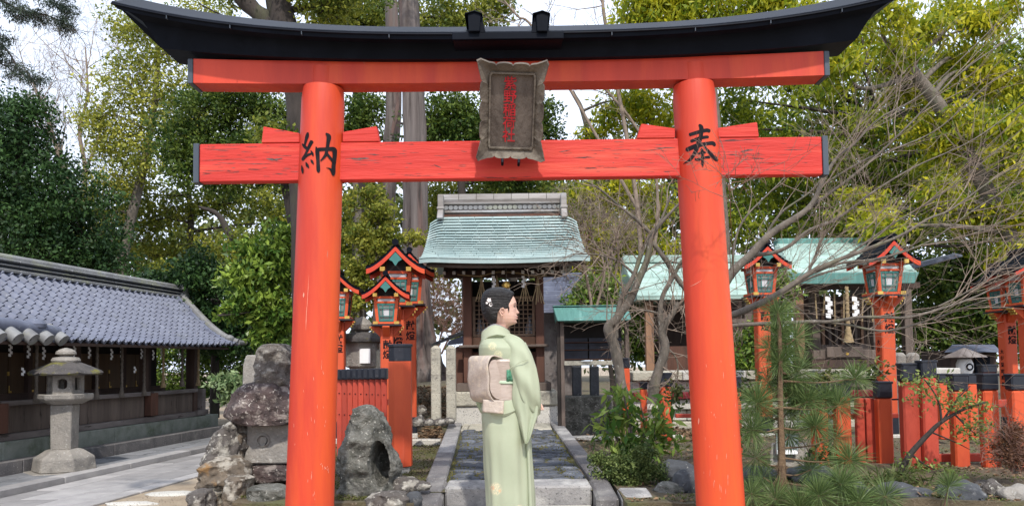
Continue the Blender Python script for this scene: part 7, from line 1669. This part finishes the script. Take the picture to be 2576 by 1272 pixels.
# fine twigs crossing the right pillar and tie beam
FT = thing('budding_twig', 'thin budding twigs in front of the right end of the tie beam', 'twig', tuple(P(1830, 700, 3.95)))
tw = MB(); random.seed(61)
for (a, b) in (((1832, 470), (1795, 392)), ((1826, 440), (1880, 395)), ((1835, 455), (1740, 410)), ((1838, 460), (1900, 430)), ((1830, 500), (1700, 440)), ((1836, 480), (1960, 400)), ((1832, 478), (1850, 380))):
    p = P(a[0], a[1], 3.98); q = P(b[0], b[1], 3.95); twig(tw, p, q-p, (q-p).length, .0022, 2, .3, 6, 4, 4, 0, .7)
s, w = wpath([(1845, 700, 1.8), (1842, 640, 1.2), (1838, 560, .4), (1834, 450, 0)], 3.98, [3, 2.5, 2, 1.5]); tw.tube(s, w, 6)
tw.build('twigs', TWIG_BR, FT, kind='stuff')
# drooping conifer sprays at the upper left corner
cs = thing('conifer_branch', 'drooping dark conifer sprays hanging into the top left corner', 'tree', tuple(P(-60, 100, 6)))
mb = MB(); tips = []; random.seed(70)
for pts_, wid in (([(-120, -60), (0, 0), (60, 30), (120, 40), (180, 70), (192, 80)], [12, 8, 6, 4, 3, 2]), ([(-120, 60), (-30, 90), (20, 130), (50, 180), (95, 205)], [10, 7, 5, 4, 2]), ([(0, -60), (90, -20), (140, 10), (185, 20)], [8, 6, 4, 2]), ([(-60, 80), (-10, 150), (20, 170), (40, 190)], [6, 5, 3, 2])):
    s, w = wpath(pts_, 6, wid); mb.tube(s, w, 6); tips += s[8:]
for k in range(70):
    p = random.choice(tips); twig(mb, p, (random.gauss(.2, .6), random.gauss(0, .5), random.gauss(-.5, .5)), random.uniform(.08, .27), .003, 1, .4, 4, 3, 3, -.2)
mb.build('branch', BARK_DK, cs)
pts, vv, cen = clusters([(P(x, y, 6), (rx*6/1860, .17, ry*6/1860)) for x, y, rx, ry in ((20, 20, 50, 25), (90, 40, 40, 22), (165, 60, 26, 24), (20, 145, 24, 24), (60, 190, 36, 18), (140, 10, 40, 12), (0, 95, 25, 25), (95, 195, 12, 12), (170, 25, 12, 20))], 120, 45, .068, .1); leaf_obj('needles', pts, .04, L_CEDAR, cs, .16, .9, kind='stuff', vfun=vv)

# ================================================================ LOW PLANTS
def needles(c, n, L, w, up=.5, spread=1.0):
    d = rng.normal(size=(n, 3))*spread; d[:, 2] += up; d = unit(d); s = unit(np.cross(d, rng.normal(size=(n, 3)))); l = L*(.75+.4*rng.random(n))[:, None]
    c = np.array(tuple(c)); b = c+d*.01*rng.random(n)[:, None]; mid = b+d*l*.55; tip = b+d*l; tip[:, 2] -= .10*l[:, 0]**1*(.3+rng.random(n)*.6)
    V = np.empty((n, 4, 3)); V[:, 0] = b; V[:, 1] = mid+s*w/2; V[:, 2] = tip; V[:, 3] = mid-s*w/2; return V
def quads_obj(name, V, mt, parent, kind=None):
    n = len(V); V = V-np.array(tuple(org(parent))); me = bpy.data.meshes.new(name); me.vertices.add(4*n); me.vertices.foreach_set('co', V.ravel().astype(np.float32)); me.loops.add(4*n); me.loops.foreach_set('vertex_index', np.arange(4*n, dtype=np.int32))
    me.polygons.add(n); me.polygons.foreach_set('loop_start', np.arange(0, 4*n, 4, dtype=np.int32)); at = me.attributes.new('v', 'FLOAT', 'FACE'); at.data.foreach_set('value', rng.random(n).astype(np.float32)); me.update(calc_edges=True)
    o = link_mesh(me, name, mt, parent)
    if kind: o['kind'] = kind
    return o
L_PINE = leafmat('pine needle', (.05, .10, .03), (.22, .30, .11), .3, .4)
STEM = mat('pine stem bark', (.20, .13, .075), (.12, .08, .05), 20, .9, .6, 60)
pine = thing('pine_sapling', 'young pine with long needle tufts in front of the fence right of the pillar', 'tree', tuple(P(1965, 1290, 5.0)))
mb = MB(); s, w = wpath([(1962, 1400), (1965, 1272), (1966, 1150), (1962, 1000), (1962, 880), (1958, 800), (1955, 780)], 5.0, [30, 24, 19, 14, 11, 8, 4]); rough_tube(mb, s, w, 10, .1, 1)
tufts = [(1956, 790, 0, 150, 1.1), (1958, 840, .05, 110, .6), (1959, 911, 0, 170, .2), (1904, 1013, -.05, 200, .5), (1891, 1080, -.1, 190, .3), (2050, 1071, -.1, 230, .3), (2108, 1020, .05, 150, .7), (2150, 952, .1, 150, .8), (2135, 1156, -.2, 210, .7), (2115, 1217, -.35, 230, .3), (1950, 1254, -.3, 150, .6), (2226, 1248, -.3, 130, .7), (1995, 985, .1, 120, .4), (1975, 1040, .1, 110, .2), (1930, 960, .1, 90, .4), (2000, 850, .05, 120, .3), (2010, 930, .1, 130, .2), (1900, 1150, .1, 100, .1), (2040, 1180, .1, 120, .2), (1920, 1200, .1, 100, .1), (2100, 1100, .1, 100, .3), (1975, 885, .05, 140, .3), (1990, 950, .08, 140, .1), (1935, 875, .05, 110, .4), (2005, 1010, .1, 140, .1), (1962, 965, .1, 140, .1), (1925, 1040, .1, 120, .2), (2030, 1010, .05, 130, .4), (1985, 1095, .12, 120, .1), (2075, 1010, .1, 120, .4), (2060, 1245, -.4, 200, .7), (2160, 1262, -.4, 190, .6), (1890, 1240, -.3, 140, .5), (2010, 1275, -.4, 140, .9)]
VV = []
for (x, y, dy, n, up) in tufts:
    c = P(x, y, 5.0+dy); VV.append(needles(c, int(n*1.9), .165*random.uniform(.8, 1.1), .0036, up*random.uniform(.3, 1.5))); k = min(s, key=lambda p: (p-c).length+max(0, p.z-c.z)*2)
    if (k-c).length > .06: mb.tube(spline([k, k.lerp(c, .5)+Vector((0, 0, -.02)), c], 4), [.007]*3+[.005]*6, 6)
    VV.append(needles(c-Vector((0, 0, .03)), int(n*.3), .14, .0034, up*.5))
mb.build('stem', STEM, pine, smooth=True); quads_obj('needle_tufts', np.concatenate(VV), L_PINE, pine, 'stuff')
dry = needles(P(1965, 1180, 5.0), 160, .16, .0035, -2.2, .45); dry = np.concatenate([dry, needles(P(1965, 1140, 5.0), 120, .14, .0035, -2.5, .4)]); quads_obj('dry_needles', dry, STEM, pine, 'stuff')
ps = thing('pine_seedling', 'small bright green pine tuft on a short stem at the bottom right', 'plant', tuple(P(2372, 1285, 4.7)))
MB().tube([P(2366, 1300, 4.7), P(2378, 1260, 4.7), P(2384, 1228, 4.7)], [.008, .006, .004], 6).build('stem', STEM, ps, smooth=True); quads_obj('needle_tuft', np.concatenate([needles(P(2386, 1222, 4.7), 220, .12, .0034, .9), needles(P(2380, 1240, 4.7), 80, .10, .003, .6)]), L_PINE, ps, 'stuff')
# broad leaved shrub
def shrub(name, label, base, Y, stems, lm, leaf, n, crad, elong=.34, droop=.8, r=6, blobs=None, cat='shrub', per=10, stm=BARK_GREY):
    t = thing(name, label, cat, tuple(P(base[0], base[1], Y))); mb = MB(); BL = []
    for pts_, wd in stems:
        s, w = wpath(pts_, Y, [wd*(1-.7*i/(len(pts_)-1)) for i in range(len(pts_))]); mb.tube(s, w, 6)
    mb.build('stems', stm, t, smooth=True); u = Y/1860
    BL = [(P(x, y, Y), (rx*u, rx*u*.8, ry*u)) for x, y, rx, ry in blobs]; pts, vv, cen = clusters(BL, n, per, crad, .2)
    leaf_obj('foliage', pts, leaf, lm, t, elong, droop, vfun=vv); return t
shrub('aucuba_shrub', 'shrub with long fresh green pointed leaves left of the right pillar', (1600, 1190), 5.9, [([(1600, 1190), (1590, 1100), (1570, 1000), (1565, 975)], 9), ([(1600, 1190), (1560, 1120), (1530, 1050), (1520, 1010)], 8), ([(1605, 1190), (1640, 1100), (1660, 1020)], 8), ([(1600, 1180), (1620, 1080), (1610, 1010)], 7)],
      leafmat('fresh aucuba leaf', (.07, .16, .03), (.36, .46, .10), .35, .3), .105, 70, .10, .33, .9, blobs=[(1560, 990, 34, 24), (1525, 1040, 30, 28), (1590, 1040, 40, 34), (1640, 1050, 34, 34), (1515, 1090, 24, 22), (1570, 1110, 50, 34), (1630, 1110, 40, 34), (1600, 1150, 50, 24), (1660, 1030, 28, 26), (1680, 1100, 26, 36)], per=9)
shrub('box_shrub', 'low mounded shrub with tiny leaves beside the steps on the right', (1570, 1215), 5.45, [([(1570, 1225), (1560, 1180), (1540, 1160)], 5), ([(1580, 1225), (1610, 1180)], 5)], leafmat('tiny box leaf', (.05, .085, .025), (.2, .25, .08), .25), .022, 300, .05, .55, .0,
      blobs=[(1530, 1170, 38, 26), (1580, 1175, 50, 36), (1640, 1185, 40, 26), (1560, 1205, 50, 20), (1620, 1140, 34, 24), (1500, 1150, 24, 18)], per=26)
shrub('azalea_bush', 'leaning dark stemmed bush with sparse light green leaves before the fence corner', (2265, 1180), 5.5, [([(2262, 1190), (2290, 1140), (2340, 1085), (2368, 1060), (2420, 1030), (2480, 1010)], 16), ([(2368, 1060), (2360, 1010), (2330, 960), (2300, 940)], 6), ([(2400, 1040), (2440, 1080), (2480, 1110)], 5), ([(2290, 1140), (2330, 1170), (2380, 1190)], 6), ([(2370, 1058), (2410, 1000), (2440, 970)], 6), ([(2340, 1085), (2400, 1110), (2440, 1130)], 5)],
      leafmat('light azalea leaf', (.10, .16, .04), (.34, .40, .12), .35), .034, 130, .07, .45, .1, blobs=[(2330, 1000, 40, 40), (2400, 1000, 40, 34), (2450, 1020, 40, 44), (2420, 1080, 46, 34), (2470, 1080, 34, 40), (2330, 1170, 60, 14), (2400, 1190, 30, 10), (2300, 960, 34, 24), (2360, 960, 30, 24), (2290, 1160, 30, 16)], per=9, stm=BARK_DK)
shrub('dry_shrub', 'brown twiggy dormant shrub at the bottom right edge', (2550, 1180), 5.3, [([(2550, 1190), (2540, 1130), (2520, 1080)], 6), ([(2555, 1190), (2575, 1120), (2580, 1070)], 6)], L_RED, .020, 190, .05, .5, .0, blobs=[(2550, 1100, 34, 40), (2530, 1140, 36, 34), (2575, 1150, 30, 30)], per=16)
t = bpy.data.objects['dry_shrub']; tw = MB(); random.seed(80)
for k in range(60): twig(tw, P(2552+random.uniform(-10, 14), 1185, 5.3), (random.gauss(-.2, .5), random.gauss(0, .4), 1.2), random.uniform(.15, .36), .0022, 2, .4, 4, 3, 3)
tw.build('twigs', TWIG_BR, t, kind='stuff')
shrub('camellia_shrub', 'small glossy pale green shrub behind the rock pile near the shrine corner', (585, 1040), 8.8, [([(600, 1060), (590, 1000), (560, 960)], 7), ([(600, 1060), (610, 990), (620, 960)], 6)], leafmat('glossy pale camellia leaf', (.07, .13, .05), (.30, .38, .18), .25, .3), .075, 85, .10, .42, .2,
      blobs=[(560, 955, 28, 16), (590, 965, 34, 22), (615, 965, 24, 20), (580, 990, 26, 22), (600, 1010, 22, 20), (545, 962, 18, 12)], per=12)
shrub('grass_clump', 'tuft of strappy grass and small plants at the foot of the fence corner', (2260, 1215), 5.4, [([(2240, 1230), (2240, 1200)], 3)], leafmat('strappy grass', (.05, .08, .02), (.2, .22, .08), .3), .09, 60, .06, .10, -.2, blobs=[(2200, 1210, 50, 12), (2270, 1200, 40, 14), (2310, 1215, 30, 10)], per=9, cat='grass')
shrub('berry_shrub', 'thin dark shrub with yellowish leaves behind the young pine', (2060, 1180), 6.1, [([(2060, 1180), (2050, 1100), (2060, 1000)], 5), ([(2060, 1180), (1990, 1050), (1985, 960)], 5)], leafmat('yellowish dark leaf', (.03, .06, .02), (.22, .22, .06), .3), .045, 120, .09, .5, .1, blobs=[(2030, 1000, 40, 40), (2080, 960, 40, 30), (1870, 990, 24, 60), (1880, 1080, 20, 50), (2060, 1140, 40, 30), (2180, 930, 40, 20), (1790, 1120, 30, 60), (1700, 1000, 22, 50)], per=12)
# ---- ground litter and tufts
def scatter(name, n, x0, x1, y0, y1, size, mt, elong=.6, label='', dens=None, dz=.006, axis=None):
    X = rng.uniform(x0, x1, n); Yv = y0+(y1-y0)*rng.random(n)**1.4; keep = []
    for i in range(n):
        if pxl(max(5.47, min(8.55, Yv[i])))-.01 < X[i] < pxr(max(5.47, min(8.55, Yv[i])))+.01 and Yv[i] < 10.2: continue
        if dens and not dens(X[i], Yv[i]): continue
        keep.append((X[i], Yv[i], bed_z(X[i], Yv[i])+dz+rng.random()*.01))
    p = np.array(keep); m = len(p); d = rng.normal(size=(m, 3)); d[:, 2] *= .22; d = unit(d)
    if axis: d[:, 2] = np.abs(d[:, 2])+axis; d = unit(d)
    nn = rng.normal(size=(m, 3))*.35; nn[:, 2] += 1; nn = unit(nn-d*np.sum(nn*d, axis=1, keepdims=True)); s = np.cross(d, nn); L = size*(.6+.8*rng.random(m))[:, None]
    V = np.empty((m, 4, 3)); V[:, 0] = p; V[:, 1] = p+d*L*.5+s*L*elong*.5; V[:, 2] = p+d*L; V[:, 3] = p+d*L*.5-s*L*elong*.5
    o = quads_obj(name, V, mt, None, 'stuff'); o['label'] = label; return o
nz = lambda x, y, s, o: noise.noise(Vector((x*s+o, y*s, o)))
scatter('leaf_litter', 15000, -3.2, -.7, 8.3, 13.5, .05, L_LITTER, label='brown fallen leaves on the bank behind the guard posts', dens=lambda x, y: x > -1.95-.26*(y-5)+.05)
scatter('leaf_litter', 9000, .75, 7, 4.8, 9.5, .036, L_LITTER, label='brown fallen leaves and bark in the right garden', dens=lambda x, y: nz(x, y, 1.3, 3) > -.12)
scatter('leaf_litter', 3500, .6, 2.2, 8.3, 9.8, .05, L_LITTER, label='fallen leaves under the votive rack')
scatter('moss_tufts', 16000, -2, -.66, 5.0, 8.4, .016, leafmat('moss tuft', (.045, .055, .016), (.12, .12, .035), .1, .9), .5, 'olive moss and tiny leaves on the soil left of the path', lambda x, y: x > -1.95-.26*(y-5)+.05 and nz(x, y, 2.2, 9) > -.25, 0, .5)
scatter('moss_tufts', 14000, .75, 6.5, 4.8, 8, .018, leafmat('green ground moss', (.045, .06, .016), (.13, .15, .04), .1, .9), .5, 'olive moss and tiny weeds in the right garden', lambda x, y: nz(x, y, 1.8, 5) > .0, 0, .6)
# moss crumbs between the path stones
n = 4200; X = rng.uniform(-.5, .5, n); Yv = rng.uniform(5.5, 8.0, n); keep = [(x, y, pz(y)-.012) for x, y in zip(X, Yv) if nz(x, y, 3, 2) > .05 or abs(x) > .40]
p = np.array(keep); V = needles((0, 0, 0), len(p), .022, .008, 1.2)+p[:, None, :]; o = quads_obj('moss_tufts', V, leafmat('joint moss', (.08, .08, .015), (.2, .17, .03), .1, .9), None, 'stuff'); o['label'] = 'mustard green moss growing between the path stones'
# sand grit on the left soil
n = 5000; X = rng.uniform(-5.2, -1.6, n); Yv = rng.uniform(5.2, 9, n); p = np.stack([X, Yv, np.full(n, .004)], 1); keep = p[(X > -5.45+S*Yv+.02) & (X < -1.9-.26*(Yv-5))]; V = needles((0, 0, 0), len(keep), .02, .012, .1)+keep[:, None, :]
V[:, :, 2] = np.maximum(V[:, :, 2], .003); o = quads_obj('gravel_grit', V, leafmat('grit', (.16, .13, .10), (.40, .35, .28), 0, .95), None, 'stuff'); o['label'] = 'loose grit and leaf crumbs on the sandy soil beside the paving'
